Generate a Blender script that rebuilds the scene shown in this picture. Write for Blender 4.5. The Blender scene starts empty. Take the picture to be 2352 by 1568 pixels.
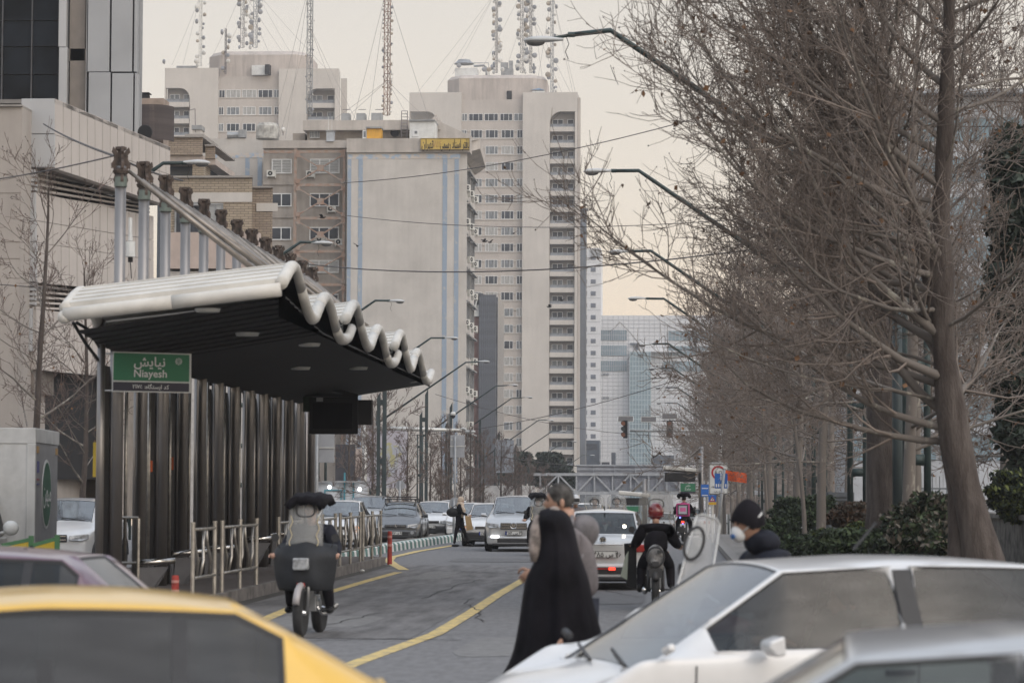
import bpy, bmesh, math, random, unicodedata
import numpy as np
from mathutils import Vector, Matrix
rad = math.radians
random.seed(7)
SC = bpy.context.scene
COL = SC.collection

# ------------------------------------------------------------------ camera
HAZE = 0.0003
FPX = 6300.0                      # focal length in units of a 2352 px wide picture
CAMZ = 1.8
CR = (Matrix.Rotation(rad(3.35), 3, 'Z') @ Matrix.Rotation(rad(93.13), 3, 'X') @ Matrix.Rotation(rad(0.22), 3, 'Z'))
cam = bpy.data.cameras.new('camera')
cam.lens = FPX / 2352 * 36; cam.sensor_width = 36
cam.clip_start = 0.5; cam.clip_end = 6000
camo = bpy.data.objects.new('camera', cam); COL.objects.link(camo)
camo.matrix_world = Matrix.Translation((0, 0, CAMZ)) @ CR.to_4x4()
cam.dof.use_dof = True; cam.dof.focus_distance = 170; cam.dof.aperture_fstop = 4.0
SC.camera = camo

# ------------------------------------------------------------------ world, sun, exposure
SC.view_settings.view_transform = 'Standard'; SC.view_settings.look = 'None'
SC.view_settings.gamma = 1; SC.view_settings.use_curve_mapping = False
SC.view_settings.exposure = 0.08
SC.cycles.volume_bounces = 0
SC.cycles.max_bounces = 7
SC.cycles.transparent_max_bounces = 12
SC.cycles.use_denoising = True
W = bpy.data.worlds.new('World'); SC.world = W; W.use_nodes = True
nt = W.node_tree; nt.nodes.clear()
N = nt.nodes.new; L = nt.links.new
out = N('ShaderNodeOutputWorld'); bgo = N('ShaderNodeBackground'); bgs = N('ShaderNodeBackground'); addn = N('ShaderNodeAddShader')
sky = N('ShaderNodeTexSky'); sky.sky_type = 'NISHITA'; sky.sun_disc = False
SUN_EL, SUN_AZ = 38.0, 132.0
sky.sun_elevation = rad(SUN_EL); sky.sun_rotation = rad(SUN_AZ); sky.dust_density = 6; sky.air_density = 1.0
bgs.inputs['Strength'].default_value = 0.05
L(sky.outputs[0], bgs.inputs[0])
tc = N('ShaderNodeTexCoord'); sx = N('ShaderNodeSeparateXYZ'); ramp = N('ShaderNodeValToRGB')
L(tc.outputs['Generated'], sx.inputs[0]); L(sx.outputs['Z'], ramp.inputs[0])
cr = ramp.color_ramp
stops = [(0.0, (1.0, .79, .56)), (.045, (.93, .745, .555)), (.10, (.77, .66, .53)), (.19, (.65, .58, .49)), (.42, (.66, .70, .76)), (1.0, (.84, .94, 1.08))]
cr.elements[0].position = 0; cr.elements[0].color = (*stops[0][1], 1)
cr.elements[1].position = 1; cr.elements[1].color = (*stops[-1][1], 1)
for p, c in stops[1:-1]:
    e = cr.elements.new(p); e.color = (*c, 1)
# faint cloud mottling of the overcast
nz = N('ShaderNodeTexNoise'); nz.inputs['Scale'].default_value = 5; nz.inputs['Detail'].default_value = 3
mp = N('ShaderNodeMapping'); mp.inputs['Scale'].default_value = (1, 1, 4)
L(tc.outputs['Generated'], mp.inputs[0]); L(mp.outputs[0], nz.inputs['Vector'])
mr = N('ShaderNodeMapRange'); mr.inputs['To Min'].default_value = .96; mr.inputs['To Max'].default_value = 1.04
L(nz.outputs[0], mr.inputs[0])
L(ramp.outputs[0], bgo.inputs[0]); L(mr.outputs[0], bgo.inputs['Strength'])
L(bgo.outputs[0], addn.inputs[0]); L(bgs.outputs[0], addn.inputs[1]); L(addn.outputs[0], out.inputs[0])
sl = bpy.data.lights.new('sun', 'SUN'); sl.energy = 0.95; sl.angle = rad(80); sl.color = (1, .97, .93)
so = bpy.data.objects.new('sun', sl); COL.objects.link(so)
_az = rad(SUN_AZ); _el = rad(SUN_EL)
_sd = Vector((math.sin(_az) * math.cos(_el), math.cos(_az) * math.cos(_el), math.sin(_el)))
so.rotation_euler = _sd.to_track_quat('Z', 'Y').to_euler()

# ------------------------------------------------------------------ picture <-> place
def ray(x, y):
    return CR @ Vector(((x - 1176) / FPX, -(y - 784) / FPX, -1))
def P(x, y, Y):
    d = ray(x, y); t = Y / d.y
    return Vector((d.x * t, Y, CAMZ + d.z * t))
def G(x, y, z=0.0):
    d = ray(x, y); t = (z - CAMZ) / d.z
    return Vector((d.x * t, d.y * t, z))
def gz(Y):
    return 0.0 if Y < 110 else -0.018 * (Y - 110) if Y < 700 else -10.6

# ------------------------------------------------------------------ materials
MATS = {}
def M(name, col, rough=.7, metal=0., var=.12, scale=1.5, bump=0., coat=0., streak=0., col2=None, emit=None, alpha=None, spec=None, coords='Object', mscale=None, thr=None):
    if name in MATS: return MATS[name]
    m = bpy.data.materials.new(name); m.use_nodes = True; MATS[name] = m
    t = m.node_tree; b = t.nodes['Principled BSDF']; n = t.nodes.new; l = t.links.new
    b.inputs['Roughness'].default_value = rough; b.inputs['Metallic'].default_value = metal
    if coat: b.inputs['Coat Weight'].default_value = coat; b.inputs['Coat Roughness'].default_value = .06
    if spec is not None: b.inputs['Specular IOR Level'].default_value = spec
    if emit:
        b.inputs['Emission Color'].default_value = (*emit[0], 1); b.inputs['Emission Strength'].default_value = emit[1]
    if alpha is not None: b.inputs['Alpha'].default_value = alpha
    tcn = n('ShaderNodeTexCoord'); mpn = n('ShaderNodeMapping')
    mpn.inputs['Scale'].default_value = mscale or (1, 1, 1)
    l(tcn.outputs[coords], mpn.inputs[0])
    no = n('ShaderNodeTexNoise'); no.inputs['Scale'].default_value = scale; no.inputs['Detail'].default_value = 6; no.inputs['Roughness'].default_value = .62
    l(mpn.outputs[0], no.inputs['Vector'])
    mx = n('ShaderNodeMix'); mx.data_type = 'RGBA'
    c2 = col2 or tuple(max(0, c * (1 - 2.2 * var)) for c in col)
    c1 = col if col2 else tuple(min(1, c * (1 + .6 * var)) for c in col)
    mx.inputs['A'].default_value = (*c1, 1); mx.inputs['B'].default_value = (*c2, 1)
    rr = n('ShaderNodeMapRange')
    a, z = thr or (.38, .68)
    rr.inputs['From Min'].default_value = a; rr.inputs['From Max'].default_value = z
    l(no.outputs[0], rr.inputs[0]); l(rr.outputs[0], mx.inputs['Factor'])
    src = mx.outputs['Result']
    if streak:
        m2 = n('ShaderNodeMapping'); m2.inputs['Scale'].default_value = (2.2, 2.2, .12)
        l(tcn.outputs['Object'], m2.inputs[0])
        n2 = n('ShaderNodeTexNoise'); n2.inputs['Scale'].default_value = 1.0; n2.inputs['Detail'].default_value = 5
        l(m2.outputs[0], n2.inputs['Vector'])
        r2 = n('ShaderNodeMapRange'); r2.inputs['From Min'].default_value = .42; r2.inputs['From Max'].default_value = .72
        r2.inputs['To Max'].default_value = streak
        l(n2.outputs[0], r2.inputs[0])
        m3 = n('ShaderNodeMix'); m3.data_type = 'RGBA'; l(r2.outputs[0], m3.inputs['Factor']); l(src, m3.inputs['A'])
        m3.inputs['B'].default_value = (*[c * .45 for c in col], 1); src = m3.outputs['Result']
    l(src, b.inputs['Base Color'])
    if bump:
        bp = n('ShaderNodeBump'); bp.inputs['Strength'].default_value = .5; bp.inputs['Distance'].default_value = bump
        n3 = n('ShaderNodeTexNoise'); n3.inputs['Scale'].default_value = scale * 6; n3.inputs['Detail'].default_value = 4
        l(mpn.outputs[0], n3.inputs['Vector']); l(n3.outputs[0], bp.inputs['Height']); l(bp.outputs[0], b.inputs['Normal'])
    return m
def glass_mat(name, tint, rough=.05, ior=1.5):
    """tinted see-through glass: transparent body under a fresnel reflection"""
    if name in MATS: return MATS[name]
    m = bpy.data.materials.new(name); m.use_nodes = True; MATS[name] = m
    t = m.node_tree; t.nodes.clear(); n = t.nodes.new; l = t.links.new
    o = n('ShaderNodeOutputMaterial'); tr = n('ShaderNodeBsdfTransparent'); gl = n('ShaderNodeBsdfGlossy'); mx = n('ShaderNodeMixShader')
    tr.inputs[0].default_value = (*tint, 1); gl.inputs['Roughness'].default_value = rough
    fr = n('ShaderNodeMath'); fr.operation = 'MULTIPLY_ADD'; lw_ = n('ShaderNodeLayerWeight'); lw_.inputs['Blend'].default_value = .5; pw = n('ShaderNodeMath'); pw.operation = 'POWER'; pw.inputs[1].default_value = 4; l(lw_.outputs['Facing'], pw.inputs[0]); l(pw.outputs[0], fr.inputs[0]); f0 = ((ior - 1) / (ior + 1)) ** 2 * 1.3; fr.inputs[1].default_value = 1 - f0; fr.inputs[2].default_value = f0
    no = n('ShaderNodeTexNoise'); no.inputs['Scale'].default_value = 4
    ad = n('ShaderNodeMath'); ad.operation = 'MULTIPLY_ADD'; ad.inputs[1].default_value = .04
    l(no.outputs[0], ad.inputs[0]); l(fr.outputs[0], ad.inputs[2])
    l(ad.outputs[0], mx.inputs[0]); l(tr.outputs[0], mx.inputs[1]); l(gl.outputs[0], mx.inputs[2]); l(mx.outputs[0], o.inputs[0])
    return m

# ------------------------------------------------------------------ objects
ROOT = {}
def xf(par):
    while par is not None and par.name not in ROOT: par = par.parent
    return ROOT[par.name] if par is not None else None
def thing(name, label, cat, loc=(0, 0, 0), rz=0., group=None):
    o = bpy.data.objects.new(name, None); COL.objects.link(o); o.empty_display_size = .2
    o.location = loc; o.rotation_euler = (0, 0, rz); o['label'] = label; o['category'] = cat
    if group: o['group'] = group
    ROOT[o.name] = Matrix.Translation(loc) @ Matrix.Rotation(rz, 4, 'Z')
    return o
def tag(o, label=None, cat=None, group=None, kind=None):
    if label: o['label'] = label
    if cat: o['category'] = cat
    if group: o['group'] = group
    if kind: o['kind'] = kind
    return o
def link(name, me, par=None, loc=None, rot=None, sc=None):
    o = bpy.data.objects.new(name, me); COL.objects.link(o)
    if par is not None: o.parent = par
    if loc is not None: o.location = loc
    if rot is not None: o.rotation_euler = rot
    if sc is not None: o.scale = sc
    return o
def inst(name, me, par, wloc, rot=(0, 0, 0), sc=None):
    """place shared mesh data at a world location under a thing"""
    R = xf(par)
    return link(name, me, par, R.inverted() @ Vector(wloc) if R else wloc, rot, sc)
def kids(o): return [c for c in bpy.data.objects if c.parent == o]
def copy_tree(o, par=None, tree=None):
    if tree is None:
        tree = {}
        for c in bpy.data.objects:
            if c.parent is not None: tree.setdefault(c.parent.name, []).append(c)
    c = o.copy(); COL.objects.link(c)
    if par is not None: c.parent = par
    for ch in tree.get(o.name, []): copy_tree(ch, c, tree)
    return c
def dup(o, loc, rz, label, group=None):
    c = copy_tree(o); c.location = loc; c.rotation_euler = (0, 0, rz); c['label'] = label
    if group: c['group'] = group
    ROOT[c.name] = Matrix.Translation(loc) @ Matrix.Rotation(rz, 4, 'Z')
    return c

def np_mesh(name, V, F, mats, smooth=False, mi=None):
    """V (n,3), F list of arrays (k,3|4)"""
    me = bpy.data.meshes.new(name)
    V = np.asarray(V, dtype=np.float32)
    if not isinstance(F, (list, tuple)): F = [F]
    loops = np.concatenate([f.ravel() for f in F]).astype(np.int32)
    tot = np.concatenate([np.full(len(f), f.shape[1], np.int32) for f in F])
    st = np.concatenate([[0], np.cumsum(tot)[:-1]]).astype(np.int32)
    me.vertices.add(len(V)); me.vertices.foreach_set('co', V.ravel())
    me.loops.add(len(loops)); me.loops.foreach_set('vertex_index', loops)
    me.polygons.add(len(tot)); me.polygons.foreach_set('loop_start', st); me.polygons.foreach_set('loop_total', tot)
    if smooth: me.polygons.foreach_set('use_smooth', np.ones(len(tot), bool))
    if mi is not None: me.polygons.foreach_set('material_index', np.asarray(mi, np.int32))
    for m in (mats if isinstance(mats, (list, tuple)) else [mats]): me.materials.append(m)
    me.update(calc_edges=True); return me

class MB:
    def __init__(s): s.v = []; s.f = []; s.mi = []; s.m = 0
    def add(s, vs, fs):
        b = len(s.v); s.v += [tuple(v) for v in vs]
        for f in fs: s.f.append(tuple(b + i for i in f)); s.mi.append(s.m)
        return s
    def box(s, x0, x1, y0, y1, z0, z1):
        return s.add([(x0, y0, z0), (x1, y0, z0), (x1, y1, z0), (x0, y1, z0), (x0, y0, z1), (x1, y0, z1), (x1, y1, z1), (x0, y1, z1)],
                     [(0, 3, 2, 1), (4, 5, 6, 7), (0, 1, 5, 4), (1, 2, 6, 5), (2, 3, 7, 6), (3, 0, 4, 7)])
    def cb(s, c, d, R=None):
        R = R or Matrix.Identity(3); c = Vector(c); h = Vector(d) / 2
        vs = [c + R @ Vector((a * h.x, b * h.y, e * h.z)) for e in (-1, 1) for a, b in ((-1, -1), (1, -1), (1, 1), (-1, 1))]
        return s.add(vs, [(0, 3, 2, 1), (4, 5, 6, 7), (0, 1, 5, 4), (1, 2, 6, 5), (2, 3, 7, 6), (3, 0, 4, 7)])
    def bar(s, a, b, w, h=None):
        """box beam between two points"""
        a = Vector(a); b = Vector(b); d = b - a; ln = d.length
        q = d.to_track_quat('Z', 'Y').to_matrix()
        return s.cb((a + b) / 2, (w, h or w, ln), q)
    def tube(s, pts, r, n=8, cap=True):
        pts = [Vector(p) for p in pts]; k = len(pts)
        rs = r if isinstance(r, (list, tuple)) else [r] * k
        b = len(s.v); up = None
        for i, p in enumerate(pts):
            t = (pts[min(i + 1, k - 1)] - pts[max(i - 1, 0)]).normalized()
            if up is None: up = Vector((0, 0, 1)) if abs(t.z) < .9 else Vector((1, 0, 0))
            u = t.cross(up)
            if u.length < 1e-5: u = t.cross(Vector((0, 1, 0)))
            u.normalize(); w = u.cross(t).normalized(); up = w
            for j in range(n):
                a = 2 * math.pi * j / n; s.v.append(tuple(p + rs[i] * (math.cos(a) * u + math.sin(a) * w)))
        for i in range(k - 1):
            for j in range(n):
                j2 = (j + 1) % n
                s.f.append((b + i * n + j, b + i * n + j2, b + (i + 1) * n + j2, b + (i + 1) * n + j)); s.mi.append(s.m)
        if cap:
            s.f.append(tuple(b + j for j in range(n))[::-1]); s.mi.append(s.m)
            s.f.append(tuple(b + (k - 1) * n + j for j in range(n))); s.mi.append(s.m)
        return s
    def lathe(s, prof, c=(0, 0, 0), axis='Z', n=16):
        """prof: (r, h) pairs"""
        c = Vector(c); b = len(s.v)
        for r, h in prof:
            for j in range(n):
                a = 2 * math.pi * j / n; x, y = r * math.cos(a), r * math.sin(a)
                v = {'Z': (x, y, h), 'Y': (x, h, y), 'X': (h, x, y)}[axis]
                s.v.append(tuple(c + Vector(v)))
        for i in range(len(prof) - 1):
            for j in range(n):
                j2 = (j + 1) % n; s.f.append((b + i * n + j, b + i * n + j2, b + (i + 1) * n + j2, b + (i + 1) * n + j)); s.mi.append(s.m)
        for i, fl in ((0, True), (len(prof) - 1, False)):
            if prof[i][0] > 1e-4:
                f = tuple(b + i * n + j for j in range(n)); s.f.append(f[::-1] if fl else f); s.mi.append(s.m)
        return s
    def prism(s, poly, d0, d1, plane='XZ'):
        """extrude a 2D polygon (list of (a,b)) along the third axis between d0 and d1"""
        k = len(poly); f = {'XZ': lambda a, b, d: (a, d, b), 'XY': lambda a, b, d: (a, b, d), 'YZ': lambda a, b, d: (d, a, b)}[plane]
        return s.add([f(a, b, d0) for a, b in poly] + [f(a, b, d1) for a, b in poly],
                     [tuple(range(k))[::-1], tuple(range(k, 2 * k))] + [(i, (i + 1) % k, k + (i + 1) % k, k + i) for i in range(k)])
    def slab(s, pts, d):
        """planar loop of 3D points given thickness along vector d"""
        d = Vector(d); k = len(pts); pts = [Vector(p) for p in pts]
        return s.add(pts + [p + d for p in pts], [tuple(range(k)), tuple(range(k, 2 * k))[::-1]] + [(i, k + i, k + (i + 1) % k, (i + 1) % k) for i in range(k)])
    def grid(s, rows, close=False):
        b = len(s.v); n = len(rows[0])
        for r in rows: s.v += [tuple(p) for p in r]
        for i in range(len(rows) - 1):
            for j in range(n if close else n - 1):
                j2 = (j + 1) % n; s.f.append((b + i * n + j, b + i * n + j2, b + (i + 1) * n + j2, b + (i + 1) * n + j)); s.mi.append(s.m)
        return s
    def ell(s, c, r, n=12, m=8, R=None):
        c = Vector(c); R = R or Matrix.Identity(3); b = len(s.v)
        for i in range(m + 1):
            ph = math.pi * i / m
            for j in range(n):
                th = 2 * math.pi * j / n
                s.v.append(tuple(c + R @ Vector((r[0] * math.sin(ph) * math.cos(th), r[1] * math.sin(ph) * math.sin(th), r[2] * math.cos(ph)))))
        for i in range(m):
            for j in range(n):
                j2 = (j + 1) % n; s.f.append((b + i * n + j, b + (i + 1) * n + j, b + (i + 1) * n + j2, b + i * n + j2)); s.mi.append(s.m)
        return s
    def mesh(s, name, mats, par=None, smooth=False, world=True):
        me = bpy.data.meshes.new(name); V = s.v
        if world and par is not None:
            R = xf(par)
            if R is not None: Ri = R.inverted(); V = [tuple(Ri @ Vector(v)) for v in V]
        me.from_pydata(V, [], s.f)
        for m in (mats if isinstance(mats, (list, tuple)) else [mats]): me.materials.append(m)
        if any(s.mi): me.polygons.foreach_set('material_index', s.mi)
        if smooth: me.polygons.foreach_set('use_smooth', [True] * len(s.f))
        me.update(); return me
    def build(s, name, mats, par=None, smooth=False, world=True, bevel=0, sub=0):
        o = link(name, s.mesh(name, mats, par, smooth, world), par)
        if bevel:
            md = o.modifiers.new('b', 'BEVEL'); md.width = bevel; md.segments = 2; md.limit_method = 'ANGLE'
        if sub:
            md = o.modifiers.new('s', 'SUBSURF'); md.levels = sub; md.render_levels = sub
        return o
def struct(o): o['kind'] = 'structure'; return o

# ------------------------------------------------------------------ lettering (joined Arabic script laid out by presentation form)
_forms = {}
for cp in list(range(0xFB50, 0xFDFC)) + list(range(0xFE70, 0xFEFD)):
    dec = unicodedata.decomposition(chr(cp)).split()
    if len(dec) == 2 and dec[0][0] == '<': _forms.setdefault(chr(int(dec[1], 16)), {}).setdefault(dec[0][1:-1], chr(cp))
def shape(t):
    o = []
    for i, c in enumerate(t):
        f = _forms.get(c)
        if not f: o.append(c); continue
        pj = i > 0 and t[i - 1] in _forms and 'initial' in _forms[t[i - 1]]
        nj = i + 1 < len(t) and t[i + 1] in _forms and 'initial' in f
        o.append(f.get('medial' if pj and nj else 'final' if pj else 'initial' if nj else 'isolated', c))
    s = ''.join(o)[::-1]
    # keep runs of digits in reading order
    r, run = '', ''
    for c in s:
        if c.isdigit(): run = c + run
        else: r += run + c; run = ''
    return r + run
def text(body, size, wloc, par, mat, rot=(math.pi / 2, 0, 0), ext=.004, xs=1., fa=False, world=True, name='lettering', off=0.):
    c = bpy.data.curves.new(name, 'FONT'); c.body = shape(body) if fa else body; c.size = size; c.extrude = ext; c.offset = off
    c.align_x = 'CENTER'; c.align_y = 'CENTER'; c.materials.append(mat); c.resolution_u = 2
    R = xf(par) if world else None
    return link(name, c, par, (R.inverted() @ Vector(wloc)) if R else wloc, rot, (xs, 1, 1))
# ================================================================== MATERIALS
asphalt = M('asphalt', (.145, .143, .146), .9, var=.12, scale=9, bump=.01, mscale=(1, .25, 1))
asphalt2 = M('bus_lane_asphalt', (.135, .131, .132), .9, var=.24, scale=.8, bump=.008, mscale=(4, .5, 1))
dirt = M('soil', (.10, .085, .07), .95, var=.3, scale=2)
conc = M('pavement_concrete', (.17, .16, .15), .9, var=.2, scale=3, bump=.004)
kerbc = M('kerb_concrete', (.22, .21, .20), .9, var=.25, scale=5)
yellow = M('yellow_road_paint', (.56, .42, .16), .8, col2=(.22, .19, .14), scale=5, thr=(.46, .66))
white_p = M('white_paint', (.62, .62, .60), .7, var=.12, scale=3)
green_p = M('kerb_green_paint', (.10, .20, .18), .8, var=.25, scale=5)
dark = M('dark_void', (.012, .012, .014), .8, var=.1)
render_b = M('beige_render', (.53, .50, .465), .9, var=.06, scale=.12, streak=.12)
render_w = M('window_band_render', (.47, .43, .395), .9, var=.06, scale=.15, streak=.15)
render_d = M('drum_render', (.48, .43, .395), .9, var=.12, scale=.15, streak=.4)
roofm = M('roof_felt', (.2, .19, .18), .95)
frame_w = M('white_window_frame', (.66, .67, .67), .5, var=.05)
pane_d = M('pane_dark', (.045, .052, .066), .25, var=.2, scale=.8, spec=.25)
pane_m = M('pane_grey_curtain', (.20, .22, .24), .25, var=.3, scale=2.0, mscale=(3, 1, .3))
pane_l = M('pane_light_curtain', (.38, .38, .37), .35, var=.2, scale=2.0, mscale=(3, 1, .3))
steel_grey = M('grey_metal', (.30, .31, .32), .5, metal=.4, var=.15)
white_m = M('white_metal', (.62, .63, .62), .45, var=.08)

# ================================================================== GROUND
ys = [-40, 0, 50, 110, 200, 350, 500, 700, 960]
mb = MB(); mb.grid([[(-300, y, gz(y) - .012), (300, y, gz(y) - .012)] for y in ys]); struct(mb.build('ground', dirt))
ys2 = [-20, 20, 50, 80, 110, 150, 200, 300, 450, 700]
mb = MB(); mb.grid([[(x, y, gz(y)) for x in (-26, -17, -8.6, 1.45)] for y in ys2]); struct(mb.build('road', asphalt))
mb = MB(); mb.grid([[(-60, y, 0.0), (60, y, 0)] for y in (-20, 18, 33)]); o = mb.build('crossing_road', asphalt); o.location.z = .004; struct(o)
mb = MB(); mb.grid([[(-6.9, y, .005), (-5.5, y, .005), (-3.2, y, .005)] for y in (33.5, 45, 55, 67)]); struct(mb.build('bus_lane_surface', asphalt2))
# yellow lines
def band(name, pts, w, mat, z=.009):
    pts = [Vector((p.x, p.y, z)) for p in pts]; rows = []
    for i, p in enumerate(pts):
        t = (pts[min(i + 1, len(pts) - 1)] - pts[max(i - 1, 0)]).normalized(); n = Vector((t.y, -t.x, 0)); rows.append([p - n * w / 2, p + n * w / 2])
    m = MB(); m.grid(rows); return m.build(name, mat)
def lerpts(l, k=6):
    r = []
    for a, b in zip(l[:-1], l[1:]):
        for i in range(k): r.append(a.lerp(b, i / k))
    r.append(l[-1]); return r
L1 = [G(x, y) for x, y in [(520, 1462), (590, 1430), (750, 1362), (840, 1335), (915, 1314)]]
struct(band('yellow_lane_line', lerpts(L1), .20, yellow))
L1b = [G(x, y) for x, y in [(928, 1309), (905, 1297), (893, 1288), (900, 1280), (960, 1266), (1045, 1252)]]
struct(band('yellow_lane_line', L1b, .24, yellow, .0135))
L2 = [G(x, y) for x, y in [(700, 1568), (830, 1518), (1000, 1456), (1080, 1408), (1140, 1368), (1205, 1330), (1275, 1288), (1380, 1235)]]
struct(band('yellow_lane_line', lerpts(L2), .20, yellow))
struct(band('tar_seam', lerpts([G(560, 1470), G(700, 1472), G(900, 1467), G(1060, 1470)]), .05, M('tar', (.03, .03, .03), .8)))
struct(band('expansion_seam', [G(985, 1310), G(1100, 1315), G(1210, 1318)], .08, MATS['tar']))
# worn patches, cracks and a darker gutter band on the carriageway
rp = random.Random(5)
for i, (x0, x1, y0, y1) in enumerate([(-5.6, -4.1, 36, 39.5), (-2.2, -.4, 44, 52), (-5.4, -4.7, 56, 62), (-1.5, .6, 58, 63), (-2.4, -1.6, 30, 34), (-5.8, -3.6, 70, 74)]):
    m = MB(); n = 10; m.add([((x0 + x1) / 2 + (x1 - x0) / 2 * math.copysign(abs(math.cos(a)) ** .4, math.cos(a)) + rp.uniform(-.06, .06), (y0 + y1) / 2 + (y1 - y0) / 2 * math.copysign(abs(math.sin(a)) ** .4, math.sin(a)) + rp.uniform(-.15, .15), .0075) for a in [k * 2 * math.pi / 24 for k in range(24)]], [tuple(range(24))])
    struct(m.build('asphalt_patch', M('patch_%d' % (i % 2), (.115, .113, .115) if i % 2 else (.165, .162, .16), .9, var=.15, scale=6)))
for x, y, n_, dx, dy in [(-5.0, 34, 14, .05, .5), (-2.6, 38, 16, -.06, .55), (-1.0, 30, 18, .08, .6), (-4.2, 46, 14, .03, .8), (-3.4, 34.5, 10, .25, .08), (-.5, 47, 12, -.1, .7), (-5.6, 41, 8, .2, .1), (-4.5, 60, 12, .12, .3)]:
    pts = []
    for k in range(n_): pts.append(Vector((x, y, 0))); x += dx + rp.uniform(-.10, .10); y += dy + rp.uniform(-.1, .1)
    struct(band('road_crack', pts, rp.uniform(.02, .035), MATS['tar'], .012))
struct(band('gutter_dirt', [Vector((-6.86, y, 0)) for y in range(40, 68, 3)], .26, M('gutter_dirt', (.06, .055, .05), .95, var=.3, scale=4), .0065))  # darker strip along the foot of the platform
# pavement on the right with kerb stones
mb = MB()
for a, b in zip(ys2[2:-1], ys2[3:]):
    mb.add([(1.75, a, gz(a) + .14), (40, a, gz(a) + .14), (40, b, gz(b) + .14), (1.75, b, gz(b) + .14)], [(0, 1, 2, 3)])
mb.add([(1.75, 34, .14), (40, 34, .14), (40, 50, .14), (1.75, 50, .14), (1.75, 34, 0), (40, 34, 0)], [(0, 1, 2, 3), (4, 5, 1, 0)])
pav = struct(mb.build('pavement', conc))
m = MB(); m.box(-.13, .13, -.49, .49, 0, .155); ks = m.mesh('kerb_stone', kerbc)
for i in range(120): link('kerb_stone', ks, pav, (1.6, 34.5 + i, gz(34.5 + i)))
mb = MB(); mb.grid([[(2.5, y, gz(y) + .15), (8.6, y, gz(y) + .15)] for y in (34.4, 110, 200, 300, 450)]); struct(mb.build('planting_strip', dirt))
sw = thing('stone_wall', 'low grey stone wall with pale coping right of the great tree', 'wall', (8.2, 60, .14))
m = MB(); m.box(7.3, 7.7, 47, 90, .14, 1.25); m.build('wall', M('rubble_stone', (.13, .125, .115), .9, var=.35, scale=4, bump=.02), sw); m = MB(); m.box(7.22, 7.78, 46.9, 90, 1.25, 1.35); m.build('coping', conc, sw)
# striped median kerb stones
kr = thing('median_kerb', 'row of kerb stones painted in white and green stripes along the bus lane', 'kerb', (-8.4, 67, 0))
kpts = [(-8.55, 66.8), (-8.5, 80.5), (-8.35, 86), (-8.15, 92), (-7.9, 98.6), (-7.85, 112)]
mk = []
for i_, mt in enumerate((white_p, green_p)):
    m = MB(); m.prism([(-.15, 0), (.15, 0), (.13, .2), (.09, .25), (-.09, .25), (-.13, .2)], -.24, .24, 'XZ'); mk.append(m.mesh('kerb_block', mt))
acc = 0
for (x0, y0), (x1, y1) in zip(kpts[:-1], kpts[1:]):
    d = math.hypot(x1 - x0, y1 - y0); n = max(1, round(d / .5))
    for i in range(n):
        t = (i + .5) / n; acc += 1
        inst('kerb_block', mk[acc % 2], kr, (x0 + (x1 - x0) * t, y0 + (y1 - y0) * t, 0), (0, 0, -math.atan2(x1 - x0, y1 - y0)))
m = MB(); m.slab([(-8.72, 66.8, .0), (-8.62, 80.5, .0), (-8.0, 99, .0), (-8.0, 112, .0), (-8.9, 112, .0), (-9.0, 99, .0), (-9.0, 80, .0), (-9.1, 66.8, .0)], (0, 0, .2)); m.build('median_filling', dirt, kr)

# ================================================================== TOWERS
def shared(name, mb, mats): return mb.mesh(name, mats)
def wbox(mb, x0, x1, y0, y1, Y, d0=0, d1=1., up=0):
    """a box whose front face fills a picture rectangle at depth Y+d0, and goes back to Y+d1"""
    a = P(x0, y1, Y); b = P(x1, y0, Y)
    mb.box(a.x, b.x, Y + d0, Y + d1, a.z, b.z); return mb
def sbox(m, x0, x1, Y, d, z0, z1):
    """box whose flanks turn slightly away (plots not square to the avenue)"""
    k = (Y + d) / Y
    return m.prism([(x0, Y), (x1, Y), (min(x1 * k, x1), Y + d), (x0 * k if x0 < 0 else x0, Y + d)], z0, z1, 'XY')
def window_mesh(w, h, lights, mat=None, fw=.09, d=.12):
    m = MB(); fm = mat or frame_w
    m.box(-w / 2, w / 2, 0, d, h / 2 - fw, h / 2); m.box(-w / 2, w / 2, 0, d, -h / 2, -h / 2 + fw)
    xs = [-w / 2] + [-w / 2 + w * f for f in lights] + [w / 2 - fw]
    for i, x in enumerate(xs):
        m.box(x if i == 0 or i == len(xs) - 1 else x - fw / 2, (x + fw) if i == 0 or i == len(xs) - 1 else x + fw / 2, 0.003, d - .003, -h / 2 + fw, h / 2 - fw)
    return m.mesh('window', fm)
def pane_mesh(w, h, mat):
    m = MB(); m.box(-w / 2 + .03, w / 2 - .03, .0, .03, -h / 2 + .03, h / 2 - .03); return m.mesh('pane', mat)
_wm = {}
def window(par, c, w, h, lights=(.25, .75), pm=None, fm=None):
    """window part with its pane as sub-part; c = centre of the front face"""
    k = (round(w, 2), round(h, 2), lights, fm.name if fm else '')
    if k not in _wm: _wm[k] = window_mesh(w, h, lights, fm)
    pm = pm or random.choice([pane_d, pane_m, pane_m, pane_l, pane_d])
    k2 = (round(w, 2), round(h, 2), pm.name)
    if k2 not in _wm: _wm[k2] = pane_mesh(w, h, pm)
    o = inst('window', _wm[k], par, c); link('pane', _wm[k2], o, (0, .06, 0)); return o

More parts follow.
